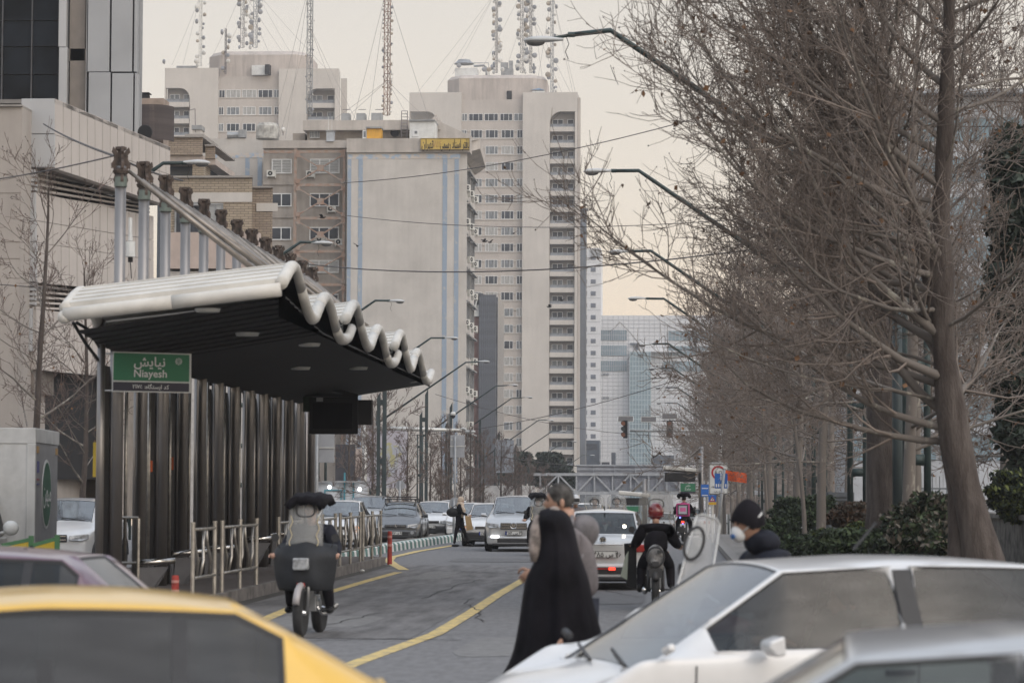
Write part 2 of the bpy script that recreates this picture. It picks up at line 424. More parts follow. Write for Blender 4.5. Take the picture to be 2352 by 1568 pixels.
def arch_poly(x0, x1, z0, z1, r, side):
    """rectangle with one rounded upper corner (side 'l' or 'r')"""
    pts = []
    if side == 'l': cx = x0 + r; pts = [(x0, z0), (x1, z0), (x1, z1)] + [(cx - r * math.sin(a), z1 - r + r * math.cos(a)) for a in [i * math.pi / 16 for i in range(9)]]
    else: cx = x1 - r; pts = [(x0, z0), (x1, z0)] + [(cx + r * math.cos(a), z1 - r + r * math.sin(a)) for a in [i * math.pi / 16 for i in range(9)]] + [(x0, z1)]
    return pts
def wall_with_slot(mb, x0, x1, z0, z1, sx0, sx1, sz1, r, side, Y, d):
    """a wall slab with a tall slot open at the bottom whose top has one rounded corner"""
    mb.box(x0, sx0, Y, Y + d, z0, z1); mb.box(sx1, x1, Y, Y + d, z0, z1)
    n = 8
    for i in range(n):
        a0, a1 = i * math.pi / 2 / n, (i + 1) * math.pi / 2 / n
        if side == 'l': xa, xb = sx0 + r - r * math.cos(a0), sx0 + r - r * math.cos(a1); zb0, zb1 = sz1 - r + r * math.sin(a0), sz1 - r + r * math.sin(a1)
        else: xa, xb = sx1 - r + r * math.cos(a1), sx1 - r + r * math.cos(a0); zb0, zb1 = sz1 - r + r * math.sin(a1), sz1 - r + r * math.sin(a0)
        mb.prism([(xa, zb0), (xb, zb1), (xb, z1), (xa, z1)], Y, Y + d)
    if side == 'l': mb.box(sx0 + r, sx1, Y, Y + d, sz1, z1)
    else: mb.box(sx0, sx1 - r, Y, Y + d, sz1, z1)

rail_m = M('balcony_rail', (.22, .24, .27), .3, var=.3, scale=.6)
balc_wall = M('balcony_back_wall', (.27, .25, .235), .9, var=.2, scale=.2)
def balconies(par, x0, x1, Y, floors, fh, deep=2.0):
    """floors: list of floor-slab top heights. each floor: slab with parapet (part balcony), rail and back windows"""
    w = x1 - x0
    m = MB(); m.box(-w / 2, w / 2, -.25, deep, -.35, 0); m.box(-w / 2, w / 2, -.25, -.05, 0, .55); mbk = m.mesh('balcony', render_b)
    m = MB(); m.box(-w / 2 + .1, w / 2 - .1, -.2, -.16, .55, 1.05); m.box(-w / 2, w / 2, -.24, -.12, 1.05, 1.12); mr = m.mesh('railing', rail_m)
    for z in floors:
        o = inst('balcony', mbk, par, ((x0 + x1) / 2, Y, z)); link('railing', mr, o, (0, 0, 0))
        window(par, (x0 + w * .30, Y + deep - .1, z + 1.25), w * .44, 1.9, (.5,), random.choice([pane_d, pane_d, pane_m]))
        window(par, (x0 + w * .82, Y + deep - .1, z + 1.35), w * .26, 1.7, (), random.choice([pane_d, pane_m, pane_d]))

# ---- right tower
YT = 525
t2 = thing('apartment_tower', 'tall beige concrete residential tower with a ribbed column of balconies, right of the striped wall', 'tower', (P(1130, 1060, YT).x, YT, gz(YT)))
z0 = gz(YT)
def X(x, Y, y=600): return P(x, y, Y).x
def Z(y, Y, x=1100): return P(x, y, Y).z
m = MB(); xa, xb = X(938, YT), X(1058, YT)
wall_with_slot(m, xa, xb, z0, Z(212, YT), X(940, YT), X(1001, YT), Z(256, YT), 1.9, 'r', YT, 1.2)
sbox(m, xa, xb, YT + 3, 13, z0, Z(213, YT)); m.build('left_wing_wall', render_b, t2)
m = MB(); m.box(X(1058, YT), X(1200, YT), YT + .7, YT + 16, z0, Z(228, YT)); m.build('window_bay_wall', render_w, t2)
m = MB(); wall_with_slot(m, X(1200, YT), X(1326, YT), z0, Z(214, YT), X(1262, YT), X(1320, YT), Z(258, YT), 2.2, 'l', YT - .6, 1.8)
sbox(m, X(1200, YT), X(1328, YT), YT + 2.6, 15, z0, Z(215, YT)); m.build('right_wing_wall', render_b, t2)
m = MB(); sbox(m, X(1326.5, YT), X(1333, YT), YT - .3, 15, z0, Z(226, YT)); m.build('side_wall', render_w, t2)
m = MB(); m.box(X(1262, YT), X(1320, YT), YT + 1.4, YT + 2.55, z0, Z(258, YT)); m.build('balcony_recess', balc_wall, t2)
fl = 37.25 * YT / FPX
tops = [Z(292, YT) - fl * i for i in range(23)]
balconies(t2, X(1262, YT) + .05, X(1320, YT) - .05, YT, [z - .6 for z in tops if z > z0 + 2], fl, 1.4)
# drum
def drum(par, xl, xr, yt, yb, Y, mat, cut=18):
    a, b = X(xl, Y), X(xr, Y); zt, zb = Z(yt, Y), Z(yb, Y) - 3; c = cut * Y / FPX; m = MB()
    base = [(a, Y + 4), (a + 2.5, Y + 1.2), (b - 2.5, Y + 1.2), (b, Y + 4), (b, Y + 13), (a, Y + 13)]
    m.slab([(x, y, zb) for x, y in base], (0, 0, zt - c - zb))
    top = [(a + c, Y + 4.6), (a + 2.5 + c * .6, Y + 2.2), (b - 2.5 - c * .6, Y + 2.2), (b - c, Y + 4.6), (b - c, Y + 12), (a + c, Y + 12)]
    k = 6; m.add([(x, y, zt - c) for x, y in base] + [(x, y, zt) for x, y in top], [(i, (i + 1) % k, k + (i + 1) % k, k + i) for i in range(k)] + [tuple(range(k, 2 * k))])
    return m.build('roof_drum', mat, par)
drum(t2, 1022, 1253, 169, 228, YT, render_d, 9)
m = MB(); wbox(m, 1163, 1175, 207, 228, YT, 1.0, 1.5); m.build('roof_door', dark, t2)
# windows
wp = 36.7 * YT / FPX
rows = [268.5] + [307 + 37.25 * i for i in range(21)]
for i, y in enumerate(rows):
    z = Z(y, YT)
    if z < z0 + 2: break
    if i == 0:
        for k, (a, b) in enumerate([(1058, 1072), (1074, 1108), (1110, 1143), (1146, 1176), (1178, 1200)]):
            window(t2, ((X(a, YT) + X(b, YT)) / 2, YT + .62, z), (b - a - 1) * YT / FPX, 1.45, (.3, .7) if b - a > 25 else (.5,))
        continue
    for a, b in [(1058.5, 1070), (1079, 1106), (1113.5, 1142.5), (1150, 1179), (1186, 1199.5)]:
        window(t2, ((X(a, YT) + X(b, YT)) / 2, YT + .62, z), (b - a) * YT / FPX, 1.6, (.28, .72) if b - a > 20 else (.5,))
m = MB()
for i in range(1, 22):
    z = Z(rows[i], YT)
    if z < z0: break
    m.box(X(1058, YT), X(1200, YT), YT + .58, YT + .68, z - 1.02, z - .9)
    for xx in (1074.5, 1109.5, 1146, 1182.5): m.cb((X(xx, YT), YT + .6, z + .55), (.35, .3, .25))
m.build('sill_course', render_b, t2)
# roof plant
def plant_box(par, name, x0, x1, y0, y1, Y, mat, d=3, off=5):
    m = MB(); wbox(m, x0, x1, y0, y1, Y, off, off + d); o = m.build(name, mat, par); return o
ct = thing('cooling_tower', 'pale round-topped cooling tower with pipes on the right tower roof', 'cooling tower', P(1080, 168, YT + 6))
m = MB(); wbox(m, 1040, 1092, 147, 169, YT, 5, 9); m.build('casing', white_m, ct)
m = MB(); m.lathe([(2.0, 0), (1.3, .6), (1.2, .8)], P(1066, 147.5, YT + 7), n=16); m.build('fan_cowl', steel_grey, ct)
m = MB(); pz = P(1100, 152, YT + 6); m.tube([pz + Vector((-1, 0, 0)), pz + Vector((1.0, 0, .1)), pz + Vector((1.5, 0, -.4)), pz + Vector((1.5, 0, -2))], .22); m.tube([pz + Vector((-1.3, 0, .6)), pz + Vector((1.9, 0, .6)), pz + Vector((2.0, 0, -1.8))], .08); m.build('pipe', steel_grey, ct)
vd = thing('ventilation_duct', 'grey box duct stepping up beside the masts on the right tower roof', 'duct', P(1160, 168, YT + 5))
m = MB(); wbox(m, 1147, 1175, 148, 169, YT, 5, 7); wbox(m, 1146, 1163, 134, 147, YT, 5.2, 6.5); wbox(m, 1165.5, 1174, 130, 147.7, YT, 5.2, 6.5); m.build('duct_body', steel_grey, vd)
sh = thing('roof_shed', 'small white shed with blue roof on the right tower wing', 'shed', P(1243, 214, YT + 3))
m = MB(); wbox(m, 1222, 1250, 207, 214.5, YT, 1, 4); m.build('shed_wall', white_m, sh)
m = MB(); a = P(1220, 207, YT + 1); b = P(1250, 207, YT + 1); m.prism([(a.x, a.z), (b.x, b.z), ((a.x + b.x) / 2 + .3, a.z + .35)], YT + .8, YT + 4.2); m.build('shed_roof', M('blue_roof', (.25, .35, .5)), sh)

# ---- left tower
YL = 500
t1 = thing('apartment_tower', 'beige concrete residential tower with broad octagonal roof drum, behind the brick buildings', 'tower', (X(580, YL), YL, gz(YL)))
z0 = gz(YL)
m = MB(); wall_with_slot(m, X(374, YL), X(497, YL), z0, Z(153, YL), X(377, YL), X(432, YL), Z(199, YL), 2.0, 'r', YL, 1.2)
m.box(X(374, YL), X(497, YL), YL + 3, YL + 16, z0, Z(154, YL)); m.build('left_wing_wall', render_b, t1)
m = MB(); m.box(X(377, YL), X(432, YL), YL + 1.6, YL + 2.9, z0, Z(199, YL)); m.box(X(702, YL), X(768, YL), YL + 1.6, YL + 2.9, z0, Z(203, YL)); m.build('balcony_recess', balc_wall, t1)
m = MB(); m.box(X(497, YL), X(638, YL), YL + .7, YL + 16, z0, Z(172, YL)); m.build('window_bay_wall', render_w, t1)
m = MB(); wall_with_slot(m, X(638, YL), X(775, YL), z0, Z(157, YL), X(702, YL), X(767, YL), Z(203, YL), 2.0, 'l', YL - .6, 1.8)
sbox(m, X(638, YL), X(774, YL), YL + 3, 12, z0, Z(158, YL)); sbox(m, X(775.5, YL), X(790, YL), YL + 3, 12, z0, Z(173, YL)); m.build('right_wing_wall', render_b, t1)
drum(t1, 468, 705, 111, 172, YL, render_d, 10)
fl1 = 38.9 * YL / FPX
tops = [Z(231, YL) - fl1 * i for i in range(5)]
balconies(t1, X(377, YL) + .1, X(432, YL) - .1, YL + .2, [z - .6 for z in tops], fl1, 1.4)
balconies(t1, X(702, YL) + .1, X(767, YL) - .1, YL + .2, [z - .9 for z in tops], fl1, 1.4)
for i, y in enumerate([212, 251.5, 289.5, 328]):
    z = Z(y, YL)
    cols = [(497.5, 512), (514, 548), (551, 585), (588, 622), (624, 638)] if i == 0 else [(497.5, 509), (516, 546), (553, 583), (590, 620), (626, 637.5)]
    for a, b in cols:
        window(t1, ((X(a, YL) + X(b, YL)) / 2, YL + .62, z), (b - a) * YL / FPX, 1.5, (.3, .7) if b - a > 20 else (.5,))
m = MB()
for y in (221, 261.5, 300): m.box(X(497, YL), X(638, YL), YL + .58, YL + .68, Z(y, YL) - .06, Z(y, YL) + .06)
m.build('sill_course', render_b, t1)
for (a, b, c, d, mt, nm, lb) in [(578, 617, 150, 172, white_m, 'air_handler', 'white air handler standing before the octagonal drum of the left tower'), (610, 621, 150, 171.5, dark, 'louvre_box', 'dark louvred box beside the white air handler on the left tower roof'), (403, 447, 149.5, 154, steel_grey, 'roof_platform', 'low grey platform on the left wing roof of the left tower')]:
    m = MB(); wbox(m, a, b, c, d + .5, YL, -1 if nm == 'louvre_box' else 0 if nm != 'roof_platform' else 1, .9 if nm != 'roof_platform' else 3)
    if nm == 'air_handler': wbox(m, 582, 586, 153, 169, YL, -.08, 0)
    tag(m.build(nm, mt), lb, nm.replace('_', ' '))
for i, (x, y) in enumerate([(608, 110), (613, 108), (617, 111)]):
    pass

# ================================================================== TELECOM MASTS
mast_m = M('mast_steel', (.24, .22, .22), .6, metal=.3, var=.3, scale=.5)
mast_r = M('mast_rusty', (.30, .2, .16), .7, var=.4, scale=.6)
dish_l = M('dish_white', (.60, .59, .56), .5, var=.1); dish_g = M('dish_grey', (.26, .27, .29), .5, var=.1); dish_b = M('dish_brown', (.38, .33, .27), .6, var=.2)
def dish_mesh(mat):
    m = MB(); m.lathe([(0.02, .12), (.16, .1), (.33, .05), (.42, 0), (.43, -.04), (.43, -.22), (.30, -.3), (.06, -.34)], axis='Y', n=12)
    m.tube([(0, -.3, 0), (0, -.3, 0)], .01, 3); return m.mesh('dish', mat, smooth=False)
DM = [dish_mesh(x) for x in (dish_l, dish_g, dish_b, dish_l, dish_g)]
def mast(x, y0, y1, Y, wpx, label, dishes, mat, seed, top=-20, side=1.0):
    rnd = random.Random(seed); s = FPX / Y; w = wpx / s; base = P(x, y1, Y); tp = P(x, min(y0, top) if y0 <= 0 else y0, Y)
    t = thing('telecom_mast', label, 'mast', base, 0, 'telecom masts on the roofs')
    m = MB(); cs = [(-w / 2, -w / 3), (w / 2, -w / 3), (0, w * .55)]; H = tp.z - base.z; r = max(.045, w * .06)
    for a, b in cs: m.tube([(a, b, 0), (a, b, H)], r, 4)
    nb = int(H / (w * 1.15))
    for i in range(nb):
        z = i * H / nb; z2 = (i + 1) * H / nb
        for j in range(3):
            (a, b), (c, d) = cs[j], cs[(j + 1) % 3]
            m.tube([(a, b, z), (c, d, z)], r * .6, 3, False)
            m.tube([(a, b, z), (c, d, z2)] if i % 2 else [(c, d, z), (a, b, z2)], r * .6, 3, False)
    m.build('lattice', mat, t, world=False)
    k = 0
    for i in range(dishes):
        f = (i + rnd.random() * .7) / dishes; z = f * H
        sd = rnd.choice((-1, 1)); sc = rnd.uniform(.6, 1.25) * side * (s and 12.3 / s)
        o = link('dish', rnd.choice(DM), t, (sd * (w * .5 + .38 * sc), -w * .3 + rnd.uniform(-.2, .3), z), (rnd.uniform(-.1, .1), 0, rnd.choice((0, 0, 1, -1, 2.4, 3.1)) + rnd.uniform(-.5, .5)), (sc,) * 3)
    return t
mast(460.5, 0, 152, YL, 7, 'pale antenna mast at the left wing of the left tower, reaching above the frame', 17, dish_l, 1)
mast(518, 66, 170, YL, 4, 'short dark antenna mast standing before the octagonal drum', 9, mast_m, 2)
mast(557, 0, 110, YL + 6, 9, 'left one of the paired lattice masts on top of the octagonal drum', 20, mast_m, 3)
mast(587, 0, 110, YL + 6, 10, 'right one of the paired lattice masts on top of the octagonal drum', 34, dish_g, 4)
mast(711, 0, 262, 262, 13, 'grey lattice mast rising from the flat roof beside the concrete facade', 14, steel_grey, 5, side=.45)
mast(889, 0, 265, 262, 14, 'thick brownish mast packed with dishes, on the roof right behind the yellow shed', 56, mast_r, 6, side=.62)
mast(1140, 0, 168, YT + 8, 6, 'thin dish-covered mast left of the box duct on the right tower', 36, mast_m, 7)
mast(1199, 0, 168, YT + 8, 8, 'dark dish-covered mast right of the box duct, left of its closest neighbour', 40, mast_m, 8)
mast(1219, 0, 168, YT + 8, 6, 'slim dish-covered mast just above the black drainpipe of the right tower drum', 24, mast_m, 9)
mast(1268, 0, 212, YT + 3, 7, 'mast standing alone at the right wing of the right tower', 24, dish_g, 10)
def small_dishes(lst, Y):
    for x, y, r in lst:
        pass
# loose dishes on roofs
for (x, y, Y, lb) in [(378, 142, YL + 1, 'small dark antenna dish at the far left roof corner of the left tower'), (1054, 151, YT + 4.5, 'dark dish fixed to the cooling tower casing'), (1112, 160, YT + 4, 'white dish on a stub beside the cooling tower pipes'), (1123, 160, YT + 4, 'pair mate dish on a stub midway between cooling tower and first mast'), (1155, 160, YT + 4, 'dish low in front of the box duct'), (650, 305, 250, 'white satellite dish low on the concrete building roof edge')]:
    t = thing('satellite_dish', lb, 'dish', P(x, y + 6, Y)); m = MB(); m.tube([(0, 0, 0), (0, 0, .5 * Y / 520 + .3)], .05, 5); m.build('stub', mast_m, t, world=False)
    link('dish', random.choice(DM), t, (0, -.1, .5), (0, 0, random.uniform(-1, 1)), (1.0 * Y / 500,) * 3)
# guy wires
wire_m = M('wire', (.28, .26, .25), .6)
def wire(name, pts, r, label, group=None):
    m = MB(); m.tube(pts, r, 3, False); return tag(m.build(name, wire_m), label, 'wire', group)
gw = []
for x0, y0, Ym, anchors in [(889, 185, 262, [(700, 320), (760, 300), (1010, 300), (975, 330)]), (889, -30, 262, [(800, 320), (840, 320), (1000, 318)]),
                            (711, 60, 262, [(640, 320), (800, 290), (830, 300)]), (711, -40, 262, [(620, 320), (655, 320)]),
                            (557, -20, YL + 6, [(478, 150), (640, 170), (680, 165)]), (587, -20, YL + 6, [(690, 160), (760, 170), (500, 150)]), (460, -10, YL, [(395, 150), (420, 150)]),
                            (1140, -20, YT + 8, [(1040, 170), (1000, 212), (960, 212)]), (1199, -20, YT + 8, [(1100, 170), (1290, 212), (1310, 212)]), (1268, -20, YT + 3, [(1316, 214), (1230, 213), (1322, 214)]), (1219, -20, YT + 8, [(1245, 175), (1160, 168)])]:
    for k_, (ax, ay) in enumerate(sorted(anchors)): gw.append((P(x0, y0, Ym), P(ax, ay, Ym - 3), {889: 'thick brownish mast', 711: 'grey lattice mast on the flat roof', 557: 'left paired mast on the drum', 587: 'right paired mast on the drum', 460: 'pale mast on the left tower wing', 1140: 'thin mast left of the box duct', 1199: 'dark mast right of the box duct', 1219: 'slim mast by the black drainpipe', 1268: 'lone mast on the right wing'}[x0], ('upper ' if y0 < 0 and x0 in (889, 711) else '') + 'stay wire, ' + ['first', 'second', 'third', 'fourth'][k_] + ' from the left,'))
for a, b, mn_, wn_ in gw:
    n = 5; wire('guy_wire', [a.lerp(b, i / n) - Vector((0, 0, 1)) * .012 * (a - b).length * math.sin(math.pi * i / n) for i in range(n + 1)], .022 if a.y < 300 else .03, wn_ + ' of the ' + mn_, 'stay wires of the telecom masts')

# ================================================================== STRIPED WALL BUILDING (B5) and braced concrete building (B4)
YB = 250
stucco = M('pale_stucco', (.50, .475, .445), .9, var=.07, scale=.35, streak=.14, bump=.01)
blue = M('blue_stripe_paint', (.27, .33, .41), .85, col2=(.40, .41, .41), scale=1.6, thr=(.55, .64))
bluer = M('blue_band_worn', (.34, .42, .52), .85, col2=(.52, .47, .42), scale=1.5, thr=(.42, .52))
parap = M('parapet_render', (.45, .415, .38), .9, var=.1, scale=.5, streak=.35)
ac_w = M('ac_white', (.55, .55, .52), .5, var=.08)
def ac_mesh():
    m = MB(); m.box(-.42, .42, -.3, 0, -.3, .3); m.m = 1
    m.lathe([(.22, -.312), (.22, -.30)], (-.1, 0, 0), 'Y', 12); m.m = 0
    m.lathe([(.07, -.325), (.07, -.312)], (-.1, 0, 0), 'Y', 8)
    m.box(-.4, -.35, -.28, -.02, -.42, -.3); m.box(.35, .4, -.28, -.02, -.42, -.3)
    return m.mesh('air_conditioner', [ac_w, dark])
ACM = ac_mesh()
z0 = gz(YB)
b5 = thing('office_building', 'pale building with a huge blank side wall framed by blue painted stripes', 'building', (X(925, YB), YB, z0))
m = MB(); sbox(m, X(796, YB), X(1055, YB), YB, 30, z0, Z(320, YB)); m.build('blank_wall', stucco, b5)
m = MB(); m.box(X(795, YB), X(1079, YB), YB - .25, YB + 2, Z(350, YB), Z(318, YB)); m.build('parapet', parap, b5)
def stripe(x0, x1, y0, y1, mat):
    m = MB(); n = 8; a = X(x0, YB); b = X(x1, YB); m.box(a, b, YB - .03, YB - .002, Z(y1, YB), Z(y0, YB)); m.build('painted_stripe', mat, b5)
stripe(797, 1056, 354, 364.5, bluer)
for a, b in ((797, 805.5), (822, 832), (1016, 1026.5), (1043, 1053)): stripe(a, b, 364.8, 1110, blue)
# facade receding along the street
fx = X(1056, YB); fb = X(1098, YB + 30)
m = MB()
m.slab([(fx, YB + .1, z0), (fx + .05, YB + 18, z0), (fx - 2, YB + 18, z0), (fx - 1, YB + .1, z0)], (0, 0, Z(345, YB) - z0)); m.build('street_facade', stucco, b5)
fang = 0
for i in range(10):
    zc = Z(475 + 77.5 * i - 77.5 * 1, YB)
    if zc < z0 + 3: break
    for k, yy in enumerate((3.2, 9.5, 15)):
        xx = fx + .05 * yy / 27 + .04
        m = MB(); m.box(-.1, 0, -2.0, 2.0, -.95, .95); m2 = m.mesh('window', pane_d)
        o = inst('window', m2, b5, (xx, YB + yy, zc + (0)), (0, 0, -fang)); 
        m = MB()
        for yb in (-2, -.7, .7, 1.93): m.box(-.0, .07, yb, yb + .07, -.95, .95)
        m.box(0, .07, -2, 2, -.95, -.87); m.box(0, .07, -2, 2, .87, .95); m.box(0, .35, -2.2, 2.2, .97, 1.1); link('frame', m.mesh('frame', steel_grey), o)
    for k in range(3):
        if random.random() < .75: inst('air_conditioner', ACM, b5, (fx + .35 + .1, YB + 1.0 + 5 * k, zc - 1.25), (0, 0, rad(60)), (.9, 1, .95))
m = MB(); m.box(fx, fx + .6, YB + .2, YB + .5, z0, Z(350, YB)); m.build('drainpipe', stucco, b5)
m = MB(); a = P(1060, 350, YB); m.slab([(a.x, YB + 1, a.z), (a.x + 1.5, YB + 3, a.z + .7), (a.x + 1.0, YB + 18, a.z + .7), (a.x, YB + 18, a.z)], (0, 0, .9)); m.slab([(a.x + .1, YB, a.z + .9), (a.x + 1.5, YB + 3, a.z + 1.6), (a.x + 1.0, YB + 18, a.z + 1.6), (a.x, YB + 18, a.z + .9)], (0, 0, .12)); m.build('cornice', parap, b5)
# rooftop storey
pent = M('penthouse_wall', (.33, .29, .25), .9, var=.15, scale=.5)
m = MB(); m.box(X(690, YB), X(1000, YB), YB + 4, YB + 20, Z(330, YB), Z(288, YB)); m.build('rooftop_storey', pent, b5)
m = MB(); m.box(X(683, YB), X(1003, YB), YB + 3, YB + 21, Z(287.7, YB), Z(265, YB)); m.build('rooftop_slab', parap, b5)
m = MB(); a = P(1003, 266, YB + 4); b = P(1060, 318, YB + 4); m.prism([(a.x - 4, a.z - 4), (a.x, a.z), (a.x, a.z - .5), (b.x + 1, b.z + .1), (b.x + 1, b.z - 1), (a.x - 4, b.z - 1)], YB + 3.2, YB + 20); m.build('sloping_parapet', parap, b5)
sg = thing('notary_sign', 'long mustard-yellow sign with black Persian lettering on the striped building parapet', 'sign', P(1023, 344, YB - .4))
m = MB(); wbox(m, 967.5, 1079, 319.5, 345, YB, -.5, -.3); m.build('sign_panel', M('mustard_panel', (.50, .36, .09), .7, var=.15, scale=.4), sg)
m = MB(); 
for (a, b, c, d) in ((967.5, 1079, 319, 320.5), (967.5, 1079, 344, 345.5), (967, 968.5, 319, 345.5), (1078, 1079.5, 319, 345.5)): wbox(m, a, b, c, d, YB, -.55, -.28)
m.build('sign_frame', M('mustard_frame', (.30, .22, .08), .7), sg)
blk = M('lettering_black', (.025, .022, .02), .7, var=.05)
pp = P(1038, 332, YB - .52); text('دفتر اسناد رسمی', 1.12, pp + Vector((.28, 0, 0)), sg, blk, ext=.01, fa=True, xs=.355, off=.018)
pp = P(982, 332, YB - .52); text('تهران', 1.12, pp, sg, blk, ext=.01, fa=True, xs=.46, off=.018)
pp = P(1004, 332, YB - .52); text('۷۵۶', .85, pp, sg, M('lettering_faded', (.42, .25, .12), .8), ext=.01, fa=True, xs=.6)
def roof_item(name, label, cat, rects, mat, Y, d=2.5, off=0):
    t = thing(name, label, cat, P((rects[0][0] + rects[0][1]) / 2, rects[0][3], Y + off))
    m = MB()
    for r in rects: wbox(m, *r, Y, off, off + d)
    m.build('body', mat, t); return t
ws = roof_item('roof_cabin', 'white boxy cabin right of the ladder on the striped building roof', 'cabin', [(941, 999, 279.5, 321)], white_m, YB, 3, -.2)
m = MB(); wbox(m, 948, 962, 298, 315, YB, -.26, -.2); m.build('cabin_hatch', frame_w, ws); m = MB(); wbox(m, 953, 959, 302, 308, YB, -.3, -.26); m.build('cabin_vent', pane_m, ws)
m = MB(); wbox(m, 940, 1000, 276, 279.3, YB, -.4, 3); m.build('cabin_roof', steel_grey, ws)
ysd = roof_item('roof_shed', 'orange-yellow shed with white door on the concrete rooftop', 'shed', [(841, 874, 294, 321)], M('orange_sheet', (.62, .33, .04), .6, var=.1), YB, 1.5, .5)
m = MB(); wbox(m, 839, 875.5, 290, 293.8, YB, .3, 2.2); m.build('shed_roof', steel_grey, ysd); m = MB(); wbox(m, 831, 840.5, 297, 319, YB, .6, 1.2); m.build('shed_door', frame_w, ysd); m = MB(); wbox(m, 833.5, 838.5, 300, 313, YB, .55, .6); m.build('door_glass', pane_m, ysd)
fn = thing('extractor_fan', 'black round extractor fan on the rooftop storey right of the yellow shed', 'fan', P(906, 318, YB + 3.9))
m = MB(); m.lathe([(.38, 0), (.4, -.3), (.33, -.32), (.33, -.1), (.05, -.1)], P(907, 306, YB + 3.8), 'Y', 20); m.build('fan_ring', dark, fn)
m = MB(); m.cb(P(905, 306, YB + 3.95), (1.0, .1, .9)); m.build('backing_plate', pent, fn)
wt = thing('water_tank', 'pale blue-grey steel tank before the rooftop storey', 'tank', P(753, 320, YB + 2))
m = MB(); wbox(m, 745, 762, 297, 320, YB, 1.5, 2.4); m.build('tank', M('tank_paint', (.42, .45, .48), .5), wt)
m = MB(); wbox(m, 743.5, 763.5, 294.5, 296.8, YB, 1.4, 2.5); m.build('lid', steel_grey, wt)
m = MB(); wbox(m, 749, 750, 262, 297, YB, 1.6, 1.66); wbox(m, 757, 758, 262, 297, YB, 1.6, 1.66); m.build('pipe', white_m, wt)
for i, (a, b, lb) in enumerate([(769, 788, 'leftmost of three grey metal tanks on the rooftop slab'), (804, 824.5, 'middle one of three grey metal tanks on the rooftop slab'), (839, 863, 'rightmost of three grey metal tanks on the rooftop slab')]):
    t = thing('roof_tank', lb, 'tank', P((a + b) / 2, 265, YB + 6), 0, 'grey tanks on the rooftop slab')
    m = MB(); wbox(m, a, b, 243 - (i > 1) * .5, 263.5, YB, 5, 6.5); m.build('tank', steel_grey, t); m = MB(); wbox(m, a + 1, b - 1, 263.8, 265.5, YB, 5.2, 6.2); m.build('foot', dark, t)
    m = MB(); p = P(b - 1, 252, YB + 5.1); m.tube([p + Vector((0, 0, 0)), p + Vector((.7, 0, 0))], .03, 4); m.build('pipe', mast_m, t)
ld = thing('roof_ladder', 'dark steel ladder left of the white roof cabin', 'ladder', P(928, 318, YB + 2.8))
m = MB(); a = P(921.5, 318, YB + 2.8); b = P(922.5, 255, YB + 2.8); w = .55
m.tube([a, b], .04, 4); m.tube([a + Vector((w, 0, 0)), b + Vector((w, 0, 0))], .04, 4)
m.build('rail', mast_m, ld); m = MB()
for i in range(9): q = a.lerp(b, (i + 1) / 9); m.tube([q, q + Vector((w, 0, 0))], .03, 4)
m.build('rung', mast_m, ld)

# ---- B4
conc4 = M('grey_stained_concrete', (.33, .30, .27), .9, var=.12, scale=.4, streak=.35, bump=.01)
rust = M('rusty_steel', (.27, .175, .13), .8, col2=(.29, .26, .23), scale=2.0)
b4 = thing('concrete_building', 'stained grey concrete building with rusty steel cross-bracing on its facade', 'building', (X(700, YB), YB + 2, z0))
Y4 = YB + 2
m = MB(); sbox(m, X(603, Y4), X(797, Y4), Y4, 25, z0, Z(340, Y4)); m.build('facade_wall', conc4, b4)
m = MB(); m.box(X(602, Y4), X(797, Y4), Y4 - .3, Y4 + 24, Z(339.8, Y4), Z(322, Y4)); m.build('parapet', parap, b4)
bl = M('window_blind', (.36, .37, .37), .6, var=.15, scale=6, mscale=(.1, 1, 3))
m_ = MB()
rowsY = [(364, 398, 'b'), (443, 474, 'd'), (521, 551, 'd'), (597, 627, 'b'), (675, 705, 'd'), (753, 783, 'd')]
for r, (ya, yb, k) in enumerate(rowsY):
    for c, (xa, xb) in enumerate([(622, 669), (710, 779)]):
        w = (xb - xa) * Y4 / FPX; h = (yb - ya) * Y4 / FPX
        o = window(b4, ((X(xa, Y4) + X(xb, Y4)) / 2, Y4 - .12, (Z(ya, Y4) + Z(yb, Y4)) / 2), w, h, (.5,) if c == 0 else (.33, .66), bl if k == 'b' else pane_d, frame_w)
        if k == 'b':
            m = MB()
            for i in range(8): m.box(-w / 2 + .1, w / 2 - .1, -.02, .05, -h / 2 + .1 + i * (h - .2) / 8, -h / 2 + .13 + i * (h - .2) / 8)
            link('blind', m.mesh('blind', frame_w), o)
    zf = Z(yb + 22, Y4); m = MB(); m.box(X(603, Y4), X(797, Y4), Y4 - .12, Y4 + .1, zf - .15, zf + .15); m.build('floor_band', conc4, b4)
for (x, y) in [(624, 399), (714, 400), (762, 480), (736, 549), (780, 556), (706, 633)]: inst('air_conditioner', ACM, b4, P(x, y, Y4 - .02))
YF = Y4 - 1.0
brace = thing('steel_bracing', 'rust-brown steel frame with cross braces bolted to the concrete facade', 'bracing', P(735, 1000, YF))
m = MB(); m.box(X(673.5, YF), X(680, YF), YF - .1, YF + .15, z0, Z(340, YF)); m.build('column', rust, brace)
m = MB(); m.box(X(786, YF), X(792, YF), YF - .1, YF + .15, z0, Z(342, YF)); m.build('column', rust, brace)
